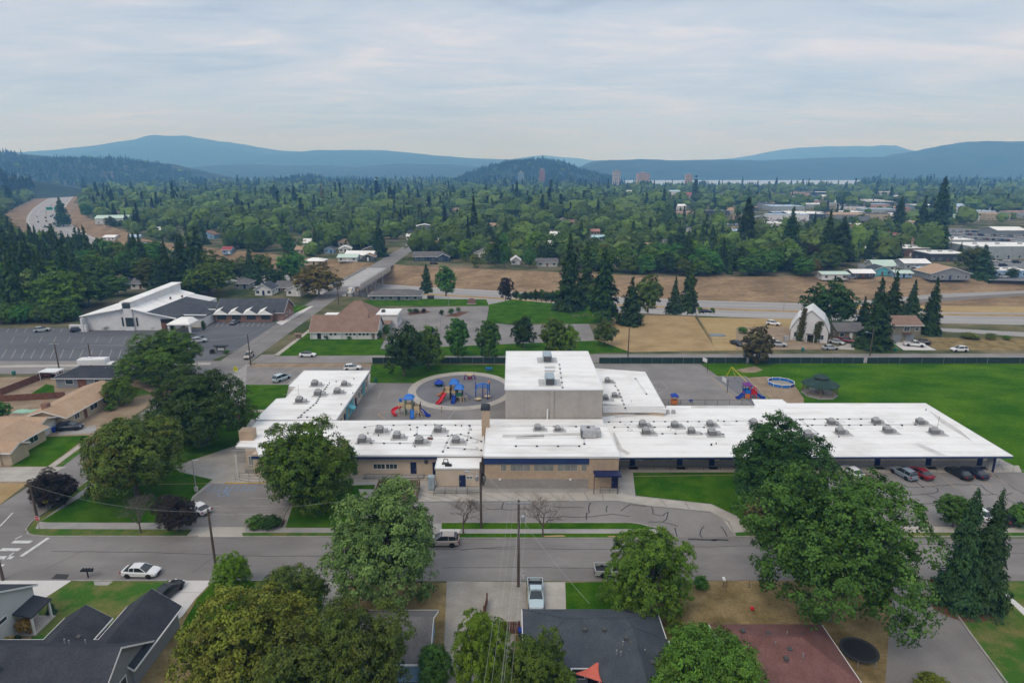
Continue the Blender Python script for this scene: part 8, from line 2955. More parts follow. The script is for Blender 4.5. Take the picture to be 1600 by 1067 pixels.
for i in range(6):
 kw = [dict(),dict(rx=.36,nl=22),dict(rx=.48,rz=.41,zc=.55),dict(rx=.30,rz=.46,zc=.52,nl=20),dict(rx=.42,rz=.44,lobe=.42,nl=18),dict(rx=.5,rz=.40,zc=.56,irregular=.2)][i]
 V,T,W,lc =broad_crown(400+i,5200,.030,per=22,csize=.20,**kw)
 MIDB.append((quads_mesh('crown',V,T,W,LM['green']),trunk_mesh('trunk',410+i,.024,.7,[q for q in lc[::5]])))
MIDC = []
for i in range(5):
 kw = [dict(rb=.20,power=.75),dict(rb=.16,gap=.1,power=.7),dict(rb=.22,droop=.35,power=.72),dict(rb=.18,power=.55,gap=.15,z0=.18),dict(rb=.14,power=.65)][i]
 V,T,W =conifer_crown(500+i,4200,.030,whorls=30,**kw)
 MIDC.append((quads_mesh('crown',V,T,W,LM['fir']),trunk_mesh('trunk',510+i,.016,.96)))
POP =broad_crown(450,3000,.026,rx=.15,rz=.46,zc=.52,nl=26,lobe=.30,low=-1,csize=.25,per=20)
POPM = (quads_mesh('crown',POP[0],POP[1],POP[2],LM['green']),trunk_mesh('trunk',451,.016,.8))
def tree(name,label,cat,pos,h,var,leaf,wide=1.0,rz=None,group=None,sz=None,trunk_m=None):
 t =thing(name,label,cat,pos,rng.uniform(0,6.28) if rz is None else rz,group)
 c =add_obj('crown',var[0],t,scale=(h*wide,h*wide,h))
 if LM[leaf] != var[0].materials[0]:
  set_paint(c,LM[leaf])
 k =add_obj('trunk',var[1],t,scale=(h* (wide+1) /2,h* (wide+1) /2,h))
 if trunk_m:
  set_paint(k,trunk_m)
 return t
def tree_px(name,label,cat,xb,yb,ytop,wpx,var,leaf,rxu=None,group=None,rz=None,h=None):
 """a tree standing at base pixel, its top at row ytop, crown wpx wide"""
 g =G(xb,yb)
 gz =ground_z(g.x,g.y) if g.y > 220 else 0
 if abs(gz) > .3:
  g =G(xb,yb,gz)
 hh =h or (ZAT(xb,ytop,g.y+ (0)) -gz)
 zc = (g.y*CP+ (CAM_H-gz-hh*.55) *SP)
 co =np.empty(len(var[0].vertices) *3,np.float32)
 if var[0].name not in EXT:
  var[0].vertices.foreach_get('co',co)
  co =co.reshape(-1,3)
  EXT[var[0].name] = (np.percentile(np.hypot(co[:,0],co[:,1]),97),np.percentile(co[:,2],99.5))
 ex,ez =EXT[var[0].name]
 hh =hh/ez
 wide = (wpx/FPX*zc/2) / (ex*hh)
 return tree(name,label,cat,(g.x,g.y,gz-.02),hh,var,leaf,wide,rz,group)
EXT = {}
HT = [
 ('maple_tree','big dense dark maple on the corner lawn, nearest the plum and yellow sign',215,775,650,162,HERO[0],'maple_red'),
 ('maple_tree','large dark round maple beside the flagpole and school entrance',318,696,573,146,HERO[1],'deep'),
 ('maple_tree','dark green maple farthest back of the three by the side street, by the church sign',258,596,519,116,HERO[2],'maple'),
 ('maple_tree','broad maple between the small school lot and the lawn, covering the front wing',487,794,660,152,HERO[2],'maple'),
 ('maple_tree','large silvery green maple at the near kerb, covering the street beside the champagne SUV',606,938,776,186,HERO[0],'silver'),
 ('broadleaf_tree','large olive and yellowish crown at the bottom left beside the charcoal gabled house',402,1125,926,232,HERO[1],'olive'),
 ('broadleaf_tree','grey-green tree standing behind the olive crown, below the near street',452,1000,897,130,HERO[2],'olive_dark'),
 ('broadleaf_tree','dark olive-brown tree in front of the small blue-gabled house',560,1130,948,180,HERO[3],'olive_dark'),
 ('broadleaf_tree','dull olive crown cut by the bottom edge between two larger crowns',470,1190,1012,200,HERO[2],'olive_dark'),
 ('willow_tree','airy light green willow-like tree by the gravel drive at the bottom',752,1085,958,104,HERO[4],'lime'),
 ('broadleaf_tree','mid-green crown at the bottom edge left of the coral shade sail',838,1140,1003,124,HERO[2],'maple'),
 ('willow_tree','feathery drooping tree over the silver pickup on the near street',1012,960,832,146,HERO[4],'willow'),
 ('broadleaf_tree','rounded green crown at the bottom edge between the blue-grey and red roofs',1094,1150,978,186,HERO[0],'maple'),
 ('maple_tree','dark green maple in front of the classroom wing roof, right of centre',1208,796,656,168,HERO[1],'dark'),
 ('maple_tree','huge spreading green maple over the near street at right, layered open branches',1292,968,742,284,HERO[3],'fresh'),
]
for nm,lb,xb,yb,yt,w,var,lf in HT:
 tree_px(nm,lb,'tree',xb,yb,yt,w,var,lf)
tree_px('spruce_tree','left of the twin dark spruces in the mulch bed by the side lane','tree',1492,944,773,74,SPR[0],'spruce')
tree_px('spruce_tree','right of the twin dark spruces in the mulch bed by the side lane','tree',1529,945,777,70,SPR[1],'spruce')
tree_px('young_tree','bright green young tree at the near kerb beside the left pole','tree',366,922,866,58,HERO[4],'lime')
tree_px('plum_tree','purple-leaved plum tree at the left corner beside the wooden pole','tree',85,788,738,64,HERO[2],'plum')
tree_px('plum_tree','purple-leaved plum on the lawn edge beside the school side lot','tree',280,830,776,64,HERO[0],'plum')
tree_px('shrub','light olive bushy tree beside the tan ranch house roof','tree',192,632,588,52,HERO[4],'willow')
tree_px('shrub','dark bush cut by the left edge near the ranch house','bush',0,660,630,40,MIDB[4],'green')
tree_px('shrub','green bush by the blue gable corner at the bottom','bush',680,1075,1008,62,HERO[1],'green')
tree_px('shrub','small green bush at the bottom edge by the side lane','bush',1455,1085,1058,60,MIDB[4],'olive')
tree_px('shrub','round clipped arborvitae at the left corner of the parked black SUV','bush',1488,823,774,52,MIDB[3],'green')
tree_px('shrub','round clipped arborvitae at the right edge beyond the black SUV','bush',1592,822,788,40,MIDB[3],'green')
tree_px('shrub','dark shrub near the small ornamental conifer by the pale house','bush',81,958,940,16,SPR[0],'spruce')
tree_px('shrub','small bush by the old wire fence right of the willow-like tree','bush',1094,921,899,24,MIDB[1],'green')
tree_px('shrub','pale bush on the lower edge of the dry yard','bush',1056,992,968,34,MIDB[4],'olive')
tree_px('shrub','low dark hedge bush in the bed of the school side lot','bush',402,823,808,34,MIDB[4],'green')
tree_px('shrub','low hedge bush at the right end of the school side lot bed','bush',424,823,806,34,MIDB[2],'dark')
tree_px('shrub','brown-leaved bush behind the big spreading maple by the verge','bush',1180,828,780,46,MIDB[1],'purple')
# ornamental grass and bushes by the pale house
for x,y,yt,w,lf,lb in ((42,990,966,26,'straw','tall straw-coloured ornamental grass by the pale house wall'),(14,1014,996,20,'straw','second straw-coloured grass clump nearer the left edge'),(28,1004,992,12,'dark','small dark shrub between the straw grass clumps')):
 tree_px('ornamental_grass',lb,'plant',x,y,yt,w,MIDB[4],lf)
M_twig =mat('bare_twigs',(0.10,0.078,0.062),0.95,(0.16,0.13,0.105),0.4)
def bare_tree(label,xb,yb,yt,wpx,seed):
 g =G(xb,yb)
 h =ZAT(xb,yt,g.y)
 r =random.Random(seed)
 t =thing('bare_tree',label,'tree',(g.x,g.y,0))
 tb =MB()
 br =MB()
 wr =wpx/FPX* (g.y*CP+CAM_H*SP) /2
 def grow(p,d,l,rad,depth):
  q =p+d*l
  (tb if depth < 1 else br).tube(p,q,rad,rad*.68,n=5 if depth < 2 else 3,cap=False)
  if depth >= 6:
   return
  for k in range(3):
   a =r.uniform(0,6.28)
   s =Vector((math.cos(a),math.sin(a),r.uniform(-.15,.5)))
   nd = (d*.75+s*.75).normalized()
   nd.z =max(nd.z,-.1)
   grow(p.lerp(q,r.uniform(.65,1)),nd,l*r.uniform(.62,.85),rad*.58,depth+1)
 for k in range(3):
  a =r.uniform(0,6.28)
  grow(Vector((0,0,h*.22)),Vector((math.cos(a) *.55,math.sin(a) *.55,.85)).normalized(),h*.27,.075,1)
 grow(Vector((0,0,h*.24)),Vector((.1,.02,1)).normalized(),h*.25,.09,1)
 mx =sorted(math.hypot(v[0],v[1]) for v in br.v)[int(len(br.v) *.93)]
 mz =max(v[2] for v in br.v)
 br.v = [(v[0] *wr/mx,v[1] *wr/mx,v[2] *h/mz) for v in br.v]
 br.build('branches',M_twig,t,0)
 MB().tube((0,0,-.05),(0,0,h*.26),.15,.09).build('trunk',M_twig,t,0)
bare_tree('leafless grey tree left of the transformer pole on the front verge',724,834,777,66,1)
bare_tree('leafless grey tree right of the crossarm pole on the front verge',848,838,775,70,2)
bare_tree('leafless pale tree on the left verge in front of the corner maple',220,832,777,66,3)
# rows behind the school
MT = [
 ('broadleaf_tree','very dark dense tree at the left of the row on the lawn behind the playground',632,588,507,66,MIDB[0],'dark','b'),
 ('broadleaf_tree','mid-green tree just right of the darkest one behind the playground',670,577,509,50,MIDB[1],'maple','b'),
 ('broadleaf_tree','upright light green tree behind the playground fence, third of the row',716,561,497,40,MIDB[3],'green','b'),
 ('broadleaf_tree','upright light green tree left of the gym, last before its roof',764,566,500,42,MIDB[3],'green','b'),
 ('broadleaf_tree','small very dark lollipop tree on the car park strip behind the gym',817,543,494,38,MIDB[1],'dark','b'),
 ('broadleaf_tree','yellowish green bushy tree behind the gym roof, left',866,560,497,46,MIDB[3],'willow','b'),
 ('broadleaf_tree','lower yellow-green bushy tree behind the gym roof, right',884,562,508,40,MIDB[0],'lime','b'),
 ('broadleaf_tree','sparse grey-green tree at the edge of the dry field',945,540,500,38,MIDB[2],'olive_dark','b'),
 ('broadleaf_tree','purple-brown half bare tree at the back street fence',1182,568,512,54,MIDB[1],'purple','b'),
 ('broadleaf_tree','large dark broad tree behind the gambrel house',1294,512,437,82,MIDB[2],'dark','b'),
 ('broadleaf_tree','wide reddish-brown tree beside the overpass road',499,463,412,76,MIDB[2],'rust','b'),
 ('broadleaf_tree','big green tree left of the reddish-brown one',455,440,392,50,MIDB[0],'green','b'),
 ('broadleaf_tree','round bright green tree on the bank left of the overpass',451,394,367,34,MIDB[4],'green','b'),
 ('broadleaf_tree','very dark round tree by the lawn and freeway edge',790,471,434,27,MIDB[4],'plum','b'),
 ('broadleaf_tree','grey-green open tree by the freeway, right of a slim fir',697,462,415,36,MIDB[1],'green','b'),
 ('broadleaf_tree','feathery tree between the tall firs and the blue spruce',1012,488,430,48,MIDB[1],'olive_dark','b'),
 ('broadleaf_tree','bright green pyramid-shaped tree right of the dark blue house',727,408,374,26,MIDB[3],'lime','b'),
 ('broadleaf_tree','dark dense tree behind the dark blue house',700,403,372,34,MIDB[0],'dark','b'),
 ('broadleaf_tree','purple-leaved tree behind the roof of the dark blue house',670,396,372,24,MIDB[4],'plum','b'),
 ('broadleaf_tree','light bush at the bank edge left of the twin poplars',743,418,398,20,MIDB[4],'olive','b'),
 ('broadleaf_tree','round bright tree at the bank edge left of the tall firs',838,402,363,38,MIDB[4],'lime','b'),
 ('broadleaf_tree','green tree at the bank edge below the round bright one',828,419,388,22,MIDB[0],'green','b'),
 ('broadleaf_tree','yellow-green tree above the bank just right of the tall firs',971,424,380,28,MIDB[1],'willow','b'),
 ('broadleaf_tree','bright broad tree above the bank left of the big spruces',1235,420,380,34,MIDB[4],'lime','b'),
 ('broadleaf_tree','dark round tree above the bank nearest the big spruces',1256,432,400,32,MIDB[0],'green','b'),
 ('broadleaf_tree','orange-green bush tree beside the dark round one on the bank',1273,430,406,22,MIDB[4],'rust','b'),
 ('broadleaf_tree','broad green tree above the bank, far right of the dark row',1190,430,390,46,MIDB[2],'green','b'),
 ('broadleaf_tree','willow-like rounded tree left of the white church',185,462,428,42,MIDB[0],'green','b'),
 ('broadleaf_tree','very dark broad tree left of the white church fin',140,478,434,72,MIDB[2],'dark','b'),
 ('broadleaf_tree','dark broad tree behind the church hall',330,462,410,80,MIDB[5],'maple','b'),
 ('broadleaf_tree','dark wide tree above the church fin by the freeway',215,440,392,56,MIDB[2],'dark','b'),
 ('fir_tree','tallest dark fir of the pair at the lawn edge behind the gym',889,484,372,50,MIDC[2],'fir','c'),
 ('fir_tree','second tall dark fir with bare lower trunk, right of the tallest',942,503,391,46,MIDC[3],'fir','c'),
 ('fir_tree','sparse dark pine behind the second tall fir',916,478,384,36,MIDC[1],'pine','c'),
 ('fir_tree','drooping dark cedar at the edge of the dry field',985,507,436,42,MIDC[2],'fir','c'),
 ('spruce_tree','small neat blue-green spruce by the dry field',1053,490,435,27,MIDC[0],'spruce','c'),
 ('fir_tree','slim olive fir right of the neat blue-green spruce',1075,487,409,27,MIDC[4],'pine','c'),
 ('fir_tree','slim small fir by the freeway left of the grey-green tree',667,457,415,19,MIDC[4],'pine','c'),
 ('fir_tree','broad dark fir in front of the brown-grey ranch house',1364,543,440,58,MIDC[2],'fir','c'),
 ('fir_tree','dark fir behind the broad one at the ranch house',1388,520,428,44,MIDC[0],'fir','c'),
 ('fir_tree','dark fir directly behind the two-storey house',1420,508,441,36,MIDC[0],'spruce','c'),
 ('fir_tree','pointed dark fir right of the two-storey house',1451,522,437,34,MIDC[2],'fir','c'),
 ('fir_tree','low dark fir filling the gap left of the broad one',1346,512,465,24,MIDC[2],'fir','c'),
 ('poplar_tree','left of two slim dark poplars beyond the freeway',775,419,371,15,POPM,'dark','p'),
 ('poplar_tree','right of two slim poplars beyond the freeway',788,419,364,20,POPM,'green','p'),
 ('spruce_tree','dark pyramid spruce by the far end of the overpass road',593,401,347,28,MIDC[2],'fir','c'),
 ('spruce_tree','tall spire-like spruce in the middle distance, right',1163,395,312,36,MIDC[4],'fir','c'),
 ('spruce_tree','tall dark spruce left of the great twin spruces',1232,400,327,40,MIDC[2],'fir','c'),
 ('spruce_tree','great dark twin-topped spruce above the bank, left one',1288,417,332,36,MIDC[0],'fir','c'),
 ('spruce_tree','great dark spruce above the bank, right and rounder',1310,415,342,42,MIDC[3],'fir','c'),
 ('fir_tree','large fir beside the tan warehouse on the bank',1532,435,385,44,MIDC[2],'spruce','c'),
 ('spruce_tree','dark pointed spruce in the commercial area, left of the big central ones',1400,372,310,26,MIDC[3],'fir','c'),
 ('spruce_tree','massive dark spruce pair top in the commercial area, left',1437,372,310,30,MIDC[0],'fir','c'),
 ('spruce_tree','tallest dark spruce rising in the commercial area',1462,372,280,30,MIDC[4],'fir','c'),
 ('fir_tree','sparse tall fir beside the freeway at the left',100,356,310,22,MIDC[3],'pine','c'),
 ('fir_tree','dead orange conifer standing in the middle distance',504,322,286,7,MIDC[4],'rust','c'),
 ('fir_tree','dark pointed fir behind the church by the freeway',158,421,385,24,MIDC[0],'spruce','c'),
 ('fir_tree','tall blue-green fir behind the church hall, left of the broad tree',250,462,405,34,MIDC[0],'spruce','c'),
 ('fir_tree','dark blue-green fir near the church hall by the freeway',284,450,384,34,MIDC[2],'spruce','c'),
 ('fir_tree','blue-green fir towering left of centre behind the church hall',312,430,358,44,MIDC[0],'spruce','c'),
]
MT += [
 ('broadleaf_tree','dark rounded tree behind the right end of the church hall, by the freeway',352,444,404,46,MIDB[0],'maple','b'),
 ('broadleaf_tree','olive-green tree between church hall and freeway, near the small grey hip roof',378,442,402,44,MIDB[2],'olive_dark','b'),
 ('broadleaf_tree','mid-green tree left of the big green one by the freeway edge',408,440,398,44,MIDB[4],'maple','b'),
 ('fir_tree','dark fir between the church hall trees and the big green tree',394,446,386,30,MIDC[0],'spruce','c'),
 ('broadleaf_tree','low dark tree in front of the big green tree beside the reddish-brown one',432,448,418,36,MIDB[0],'dark','b'),
]
PLACED = []
for nm,lb,xb,yb,yt,w,var,lf,kd in MT:
 t =tree_px(nm,lb,'tree',xb,yb,yt,w,var,lf)
 PLACED.append((t.location.x,t.location.y,5))
# shrubs in beds and by walls
for x,y,yt,w,lf,lb in ((641,489,482,9,'green','leftmost shrub in the left car park island'),(650,489,482,11,'dark','middle shrub in the left car park island'),(662,489,482,8,'plum','right reddish shrub in the left car park island'),
       (690,493,484,8,'dark','round shrub left of the right car park island'),(705,491,482,10,'green','big shrub in the right car park island'),(716,487,480,9,'silver','silvery shrub in the right car park island'),
       (592,528,516,12,'green','green bush at the right front corner of the brown-roofed church'),(604,522,508,14,'green','tall bush along the right side of the brown-roofed church'),
       (616,505,492,10,'green','bush by the white side block of the brown-roofed church'),(490,527,518,9,'dark','dark bush at the left front corner of the brown-roofed church'),
       (510,530,524,8,'dark','low bush below the front wall of the brown-roofed church, left'),(546,530,525,8,'green','low bush below the front wall of the brown-roofed church, middle'),
       (168,515,509,14,'dark','long low shrub under the white church wall, left'),(190,515,510,9,'dark','small shrub under the white church wall'),(241,515,510,10,'dark','shrub under the white church wall, right'),
       (332,552,546,10,'plum','reddish shrub beside the church sign'),(354,553,547,10,'green','green shrub beside the church sign'),
       (172,642,633,14,'green','shrub on the dry ground by the ranch house drive'),(126,650,640,12,'dark','shrub below the long ranch house windows'),(24,712,704,14,'dark','shrub at the porch of the salmon-roofed ranch house'),
       (1515,529,520,32,'olive','wide weedy bush in the dry field at right'),(1548,530,521,18,'olive','smaller weedy bush in the dry field at right'),(1572,531,524,14,'lime','yellowish weed clump in the dry field at right'),
       (1094,490,480,10,'lime','bright sapling by the blue car at the freeway fence'),(1113,490,481,9,'green','small sapling right of the blue car at the freeway fence'),(1160,521,511,17,'green','low green shrub in the golden grass'),
       (1475,440,430,10,'green','bush in front of the tan warehouse, left'),(1494,440,431,9,'dark','bush in front of the tan warehouse, middle'),(1385,473,0,0,'',''),
       (1580,435,420,22,'dark','round tree in front of the flat white roof by the dealer lot')):
 if lb:
  tree_px('shrub',lb,'bush',x,y,yt,w,MIDB[4],lf)
tree_px('clipped_cypress','clipped dark column at the left of the church porch','bush',267,518,503,8,POPM,'dark')
tree_px('clipped_cypress','clipped dark column at the right of the church porch','bush',319,518,501,7,POPM,'dark')
# ivy on the gambrel house
r_ =np.random.default_rng(77)
g0 =G(1266,533)
t =thing('ivy','reddish-green ivy climbing up the front of the white gambrel house in two columns','ivy',(92.9,191.8,0),R(-26))
P_ = []
for (x0,x1,top,w) in ((-2.6,-2.0,10.6,1.0),(1.5,.2,6.8,.9)):
 m =900
 z =r_.uniform(0,top,m)
 x =x0+ (x1-x0) *z/top* (-1 if x0 > 0 else 1) +r_.normal(size=m) *w* (.55-.2*z/top)
 P_.append(np.stack([x,-.25-np.abs(r_.normal(size=m)) *.3,z],1))
P_ =np.concatenate(P_)
V =leaf_arrays(P_,unit(np.array([0,-1,.3]) +r_.normal(size=P_.shape) *.5),np.full(len(P_),.26),r_)
add_obj('foliage',quads_mesh('foliage',V,r_.uniform(0,1,len(P_)),r_.uniform(0,1,len(P_)) * (P_[:,2] /10),LM['ivy']),t)
MB().tube((-2.5,-.15,0),(-2.3,-.15,8.0),.1,.04).tube((1.4,-.15,0),(2.2,-.15,5.0),.1,.04).build('stem',M_bark,t,0)
# hedge along the lawn by the freeway
for k in range(9):
 x =806+k*8
 tree_px('hedge_bush','dark bush in the hedge between church lawn and freeway','bush',x,468+k*.8+rng.uniform(-1,1),455+rng.uniform(-3,4),13,MIDB[rng.choice([0,4])],rng.choice(['dark','green']),group='hedge bushes by the freeway lawn')
# ---- random town trees beyond (and left of) the freeway
EXCL = [[(1446,352),(1640,352),(1640,445),(1540,440),(1500,402),(1460,385)],[(1340,408),(1475,408),(1475,440),(1270,440),(1290,425)],
  [(1165,334),(1270,326),(1290,352),(1180,364)],[(600,413),(800,413),(800,425),(600,425)],[(80,395),(270,385),(280,412),(110,412)]]
def inpoly(x,y,p):
 c =False
 n =len(p)
 for i in range(n):
  x0,y0 =p[i]
  x1,y1 =p[(i+1) % n]
  if (y0 > y) != (y1 > y) and x < (x1-x0) * (y-y0) / (y1-y0) +x0:
   c =not c
 return c
def free_spot(x,y,far=False):
 fd =fw_dist(x,y)
 if abs(fd) < 44 and fd < 19+fw_off(Vector((x,y)))[0] +3:
  return False
 if -90 < x < -58 and y < 520:
  return False
 px,py =PX((x,y,0))
 if px < -120 or px > 1720:
  return False
 for (a,b_,c,d) in FAR_RECT:
  if a < x < b_ and c < y < d:
   return False
 for p in EXCL:
  if inpoly(px,py,p):
   return False
 if 1040 < px < 1440 and 303 < py < 374 and rng.random() < (.80 if py < 352 else .4):
  return False
 if 1440 < px and 300 < py < 352 and rng.random() < .55:
  return False
 if y < 700:
  for q in PLACED:
   if (q[0] -x) ** 2+ (q[1] -y) ** 2 < q[2] ** 2:
    return False
 return True
cand = []
tries =0
while len(cand) < 9500 and tries < 60000:
 tries += 1
 Y =math.sqrt(rng.uniform(330 ** 2,1150 ** 2))
 X =rng.uniform(-.92,.92) *Y
 if fw_dist(X,Y) < 0 and not (X < -120):
  continue
 if not free_spot(X,Y):
  continue
 dmin =5.2 if Y < 600 else 6.5
 cand.append((X,Y))
# thin out crowding by a grid
cell,kept = {},[]
for (x,y) in cand:
 s =6.4 if y < 560 else 8.6
 k = (int(x // s),int(y // s))
 if k in cell:
  continue
 cell[k] =1
 kept.append((x,y))
# the wood left of the freeway and below it
left = []
tries =0
while len(left) < 175 and tries < 4000:
 tries += 1
 px,py =rng.uniform(-60,330),rng.uniform(392,506)
 g =G(px,py)
 fd =fw_dist(g.x,g.y)
 if fd > -40:
  continue
 if py > 430+ (px*.09 if px < 130 else 12) +rng.uniform(0,25) and px > 120:
  continue
 if px > 125 and py > 468:
  continue
 if py > 497:
  continue
 ok =all((q[0] -g.x) ** 2+ (q[1] -g.y) ** 2 > 30 for q in left) and all(not (a < g.x < b_ and c < g.y < d) for a,b_,c,d in FAR_RECT)
 if ok:
  left.append((g.x,g.y))
for k in range(60):
 px =rng.uniform(962,1285)
 g =G(px,rng.uniform(416,432) - (px-962) *.0)
 if free_spot(g.x,g.y) and all((q[0] -g.x) ** 2+ (q[1] -g.y) ** 2 > 22 for q in kept):
  kept.append((g.x,g.y))
tries =0
n0 =len(left)
while len(left) < n0+40 and tries < 3000:
 tries += 1
 g =G(rng.uniform(100,178),rng.uniform(306,366))
 fd =fw_dist(g.x,g.y)
 if 38 < fd < 120 and all((q[0] -g.x) ** 2+ (q[1] -g.y) ** 2 > 40 for q in left) and all(not (a < g.x < b_ and c < g.y < d) for a,b_,c,d in FAR_RECT):
  left.append((g.x,g.y))
n0 =len(left)
while len(left) < n0+60 and tries < 6000:
 tries += 1
 g =G(rng.uniform(-70,122),rng.uniform(312,396))
 fd =fw_dist(g.x,g.y)
 if -110 < fd < -46 and all((q[0] -g.x) ** 2+ (q[1] -g.y) ** 2 > 40 for q in left):
  left.append((g.x,g.y))
for k in range(16):
 g =G(k*8.2-6+rng.uniform(-2,2),rng.uniform(499,507))
 left.append((g.x,g.y))
kept.sort(key=lambda q: q[1])
print('town trees',len(kept),'left wood',len(left))
def where_label(x,y):
 px,py =PX((x,y,0))
 side = 'far left' if px < 260 else 'left' if px < 560 else 'centre-left' if px < 760 else 'centre' if px < 1000 else 'centre-right' if px < 1250 else 'right'
 near = 'just beyond the freeway' if py > 402 else 'in the near town' if py > 378 else 'in the mid town'
 return side,near
def bin_label(px,py):
 col = 'at the left edge' if px < 35 else 'left of the church' if px < 85 else 'nearer the church' if px < 135 else 'behind the church'
 row = 'by the freeway curve' if py < 394 else 'back row' if py < 415 else 'second row' if py < 440 else 'third row' if py < 465 else 'lot-side row'
 return row+ ' ' +col
nb_,nc_ =0,0
rest = []
BL = ['green','green','maple','dark','maple','willow','lime','olive_dark','maple','silver','green','olive_dark','willow','dark','green','rust','green','maple','lime','plum']
CNM = {'green': 'green','maple': 'mid-green','dark': 'dark green','willow': 'yellow-green','lime': 'bright green','olive_dark': 'olive','silver': 'grey-green','rust': 'rusty','plum': 'purple-leaved','fir': 'dark','pine': 'olive-dark','spruce': 'blue-green'}
for (x,y) in left:
 px,py =PX((x,y,0))
 if rng.random() < (.72 if px < 140 else .4) and py < 498:
  lf =rng.choice(['fir','pine','pine','fir','spruce'])
  tree('pine_tree',f'{CNM[lf]} conifer in the left wood, {bin_label(px, py)}','tree',(x,y,ground_z(x,y) if y > 250 else 0),rng.uniform(9,15) if py < 394 else rng.uniform(13,24),rng.choice(MIDC),lf,rng.uniform(.95,1.3),group='trees in the wood left of the freeway')
  nc_ += 1
 else:
  lf =rng.choice(BL[:11])
  tree('broadleaf_tree',f'{CNM[lf]} broadleaf tree in the left wood, {bin_label(px, py)}','tree',(x,y,ground_z(x,y) if y > 250 else 0),rng.uniform(9,15) if PX((x,y,0))[1] < 498 else rng.uniform(4,8),rng.choice(MIDB),lf,rng.uniform(.9,1.25),group='trees in the wood left of the freeway')
  nb_ += 1
for (x,y) in kept:
 conif =rng.random() < .17
 side,near =where_label(x,y)
 if conif and nc_ < 255:
  lf =rng.choice(['fir','fir','pine','spruce'])
  tree('conifer_tree',f'{CNM[lf]} conifer {near}, {side}','tree',(x,y,0),rng.choice([rng.uniform(9,14),rng.uniform(9,14),rng.uniform(14,22)]),rng.choice(MIDC),lf,rng.uniform(.95,1.35),group='town conifers beyond the freeway')
  nc_ += 1
 elif not conif and nb_ < 255:
  lf =rng.choice(BL)
  tree('town_tree',f'{CNM[lf]} broadleaf tree {near}, {side}','tree',(x,y,0),rng.uniform(6.5,13.5),rng.choice(MIDB),lf,rng.uniform(.9,1.3),group='town broadleaf trees beyond the freeway')
  nb_ += 1
 else:
  rest.append((x,y,conif))
# ---- the far wood: thousands of small trees as one mass
def lod_conifer(seed,n,leaf):
 return conifer_crown(seed,n,leaf,rb=.17,whorls=9)
def lod_broad(seed,blobs,seg,ring,leaves,leaf):
 """small rounded crown for far trees: a few lumpy lobes with loose leaf clumps over them"""
 r =np.random.default_rng(seed)
 Vs,Ts = [],[]
 for b_ in range(blobs):
  c =np.array([r.normal() *.13,r.normal() *.13,.5+r.normal() *.10]) if blobs > 1 else np.array([0,0,.52])
  R_ =np.array([.33,.33,.36]) * (r.uniform(.7,.95) if blobs > 1 else 1.12)
  g =np.zeros((ring+1,seg,3))
  for i in range(ring+1):
   f =math.pi* (.04+.86*i/ring)
   for j in range(seg):
    t =2*math.pi* (j+.5* (i % 2)) /seg
    k =1+r.normal() *.16
    g[i,j] =c+R_*k*np.array([math.sin(f) *math.cos(t),math.sin(f) *math.sin(t),math.cos(f)])
  for i in range(ring):
   for j in range(seg):
    Vs.append(np.stack([g[i,j],g[i+1,j],g[i+1,(j+1) % seg],g[i,(j+1) % seg]]))
    Ts.append(.45+r.normal() *.16)
 V =np.concatenate(Vs)
 if leaves:
  v2,t2,w2,_ =broad_crown(seed+50,leaves,leaf,csize=.2,per=5,nl=10,lobe=.45)
  V =np.concatenate([V,v2])
  Ts =np.concatenate([np.array(Ts),t2])
 T =np.array(Ts)
 return V,T,np.abs(r.normal(size=len(T))) *.25
LODB = [lod_broad(600+i,4,7,4,150,.055) for i in range(4)]
LODC = [lod_conifer(610+i,90,.07) for i in range(3)]
LODB2 = [lod_broad(620+i,1,7,4,24,.085) for i in range(3)]
LODC2 = [lod_conifer(630+i,24,.12) for i in range(3)]
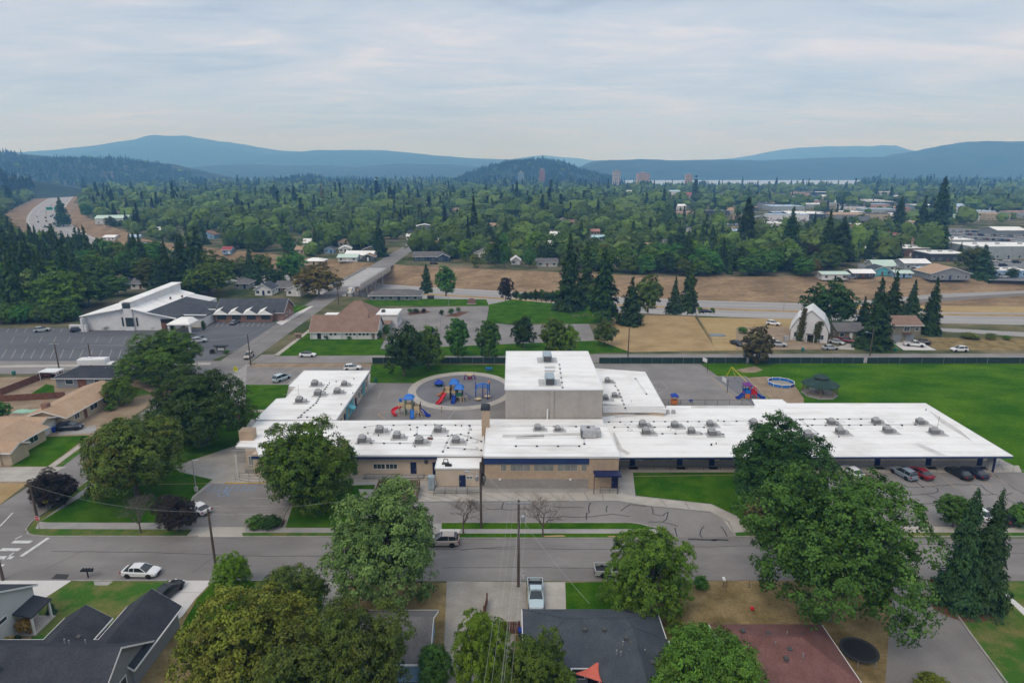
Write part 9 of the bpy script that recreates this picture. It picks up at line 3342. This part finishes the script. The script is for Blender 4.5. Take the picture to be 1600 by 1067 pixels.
def mass(name,pts,mats=('far_broad','far_conif')):
 """pts: x, y, z, height, conifer?, lod"""
 Vs,Ts,Ws,Ms = [],[],[],[]
 groups = {}
 for p in pts:
  key = (p[4],p[5],rng.randrange(3))
  groups.setdefault(key,[]).append(p)
 for (cf,lod,vi),ps in groups.items():
  V,T,W = ((LODC if cf else LODB) if lod == 0 else (LODC2 if cf else LODB2))[vi]
  P_ =np.array([[p[0],p[1],p[2]] for p in ps])
  n =len(ps)
  H =np.array([p[3] for p in ps]) *np.clip(np.exp(nrg.normal(size=n) *.24),.6,1.7)
  an =nrg.uniform(0,6.28,n)
  wd =H*nrg.uniform(.85,1.5,n)
  c,s =np.cos(an),np.sin(an)
  X = (V[None,:,0] *c[:,None] -V[None,:,1] *s[:,None]) *wd[:,None] +P_[:,0:1]
  Yv = (V[None,:,0] *s[:,None] +V[None,:,1] *c[:,None]) *wd[:,None] +P_[:,1:2]
  Z =V[None,:,2] *H[:,None] +P_[:,2:3]
  Vs.append(np.stack([X,Yv,Z],2).reshape(-1,3))
  tv =nrg.normal(size=(n,1)) *.36
  wv =np.abs(nrg.normal(size=(n,1))) *.5
  Ts.append((T[None,:] +tv).ravel())
  Ws.append((W[None,:] *.5+wv).ravel())
  Ms.append(np.full(n*len(T),1 if cf else 0))
 me =quads_mesh(name,np.concatenate(Vs),np.concatenate(Ts),np.concatenate(Ws),[LM[m] for m in mats],np.concatenate(Ms))
 o =add_obj(name,me)
 tag(o,kind='stuff')
 print(name,len(pts),'trees',len(me.polygons) *2,'tris')
 return o
pts = []
for (x,y,cf) in rest:
 h = (rng.uniform(8,14) if rng.random() < .75 else rng.uniform(14,20)) if cf else rng.uniform(7.5,15)
 pts.append((x,y,0,h,cf,0 if y < 640 else 1))
n_far =0
tries =0
while n_far < 13500 and tries < 110000:
 tries += 1
 Y =math.sqrt(rng.uniform(1000 ** 2,2950 ** 2))
 X =rng.uniform(-.9,.9) *Y
 px,py =PX((X,Y,0))
 if px < -80 or px > 1680:
  continue
 if 920 < px < 1345 and Y > 1960:
  continue
 if not free_spot(X,Y):
  continue
 gap =mnoise.noise(Vector((X/95,Y/130,7.7)))
 if gap > .30 and rng.random() < .8:
  continue
 k = (int(X // 10),int(Y // 10),1)
 if k in cell:
  continue
 cell[k] =1
 cf =rng.random() < (.15+.40* (Y > 1700))
 pts.append((X,Y,0,(rng.uniform(8,14) if rng.random() < .75 else rng.uniform(14,20)) if cf else rng.uniform(8,15),cf,1))
 n_far += 1
mass('far_wood',pts)
for key,n,nm in (('left',4200,'hill_forest'),('slope',700,'hillside_forest'),('tubbs',2800,'hill_forest'),('knoll',350,'hill_forest')):
 zf,xa,xb,dist,depth =HILLS[key]
 pts = []
 tries =0
 while len(pts) < n and tries < n*8:
  tries += 1
  x =rng.uniform(xa,xb)
  y =dist+depth*rng.uniform(-.95,.12)
  z =zf(x,y)
  if z is None or z < 1 or key == 'slope' and abs(fw_dist(x,y)) < 50:
   continue
  # clearings of bare rock
  if key in ('left','tubbs') and mnoise.noise(Vector((x/130,y/130,4.2))) > .38:
   continue
  pts.append((x,y,z-1,rng.uniform(7,14) if key != 'slope' else rng.uniform(12,20),rng.random() < .97,1))
 mass(nm,pts)
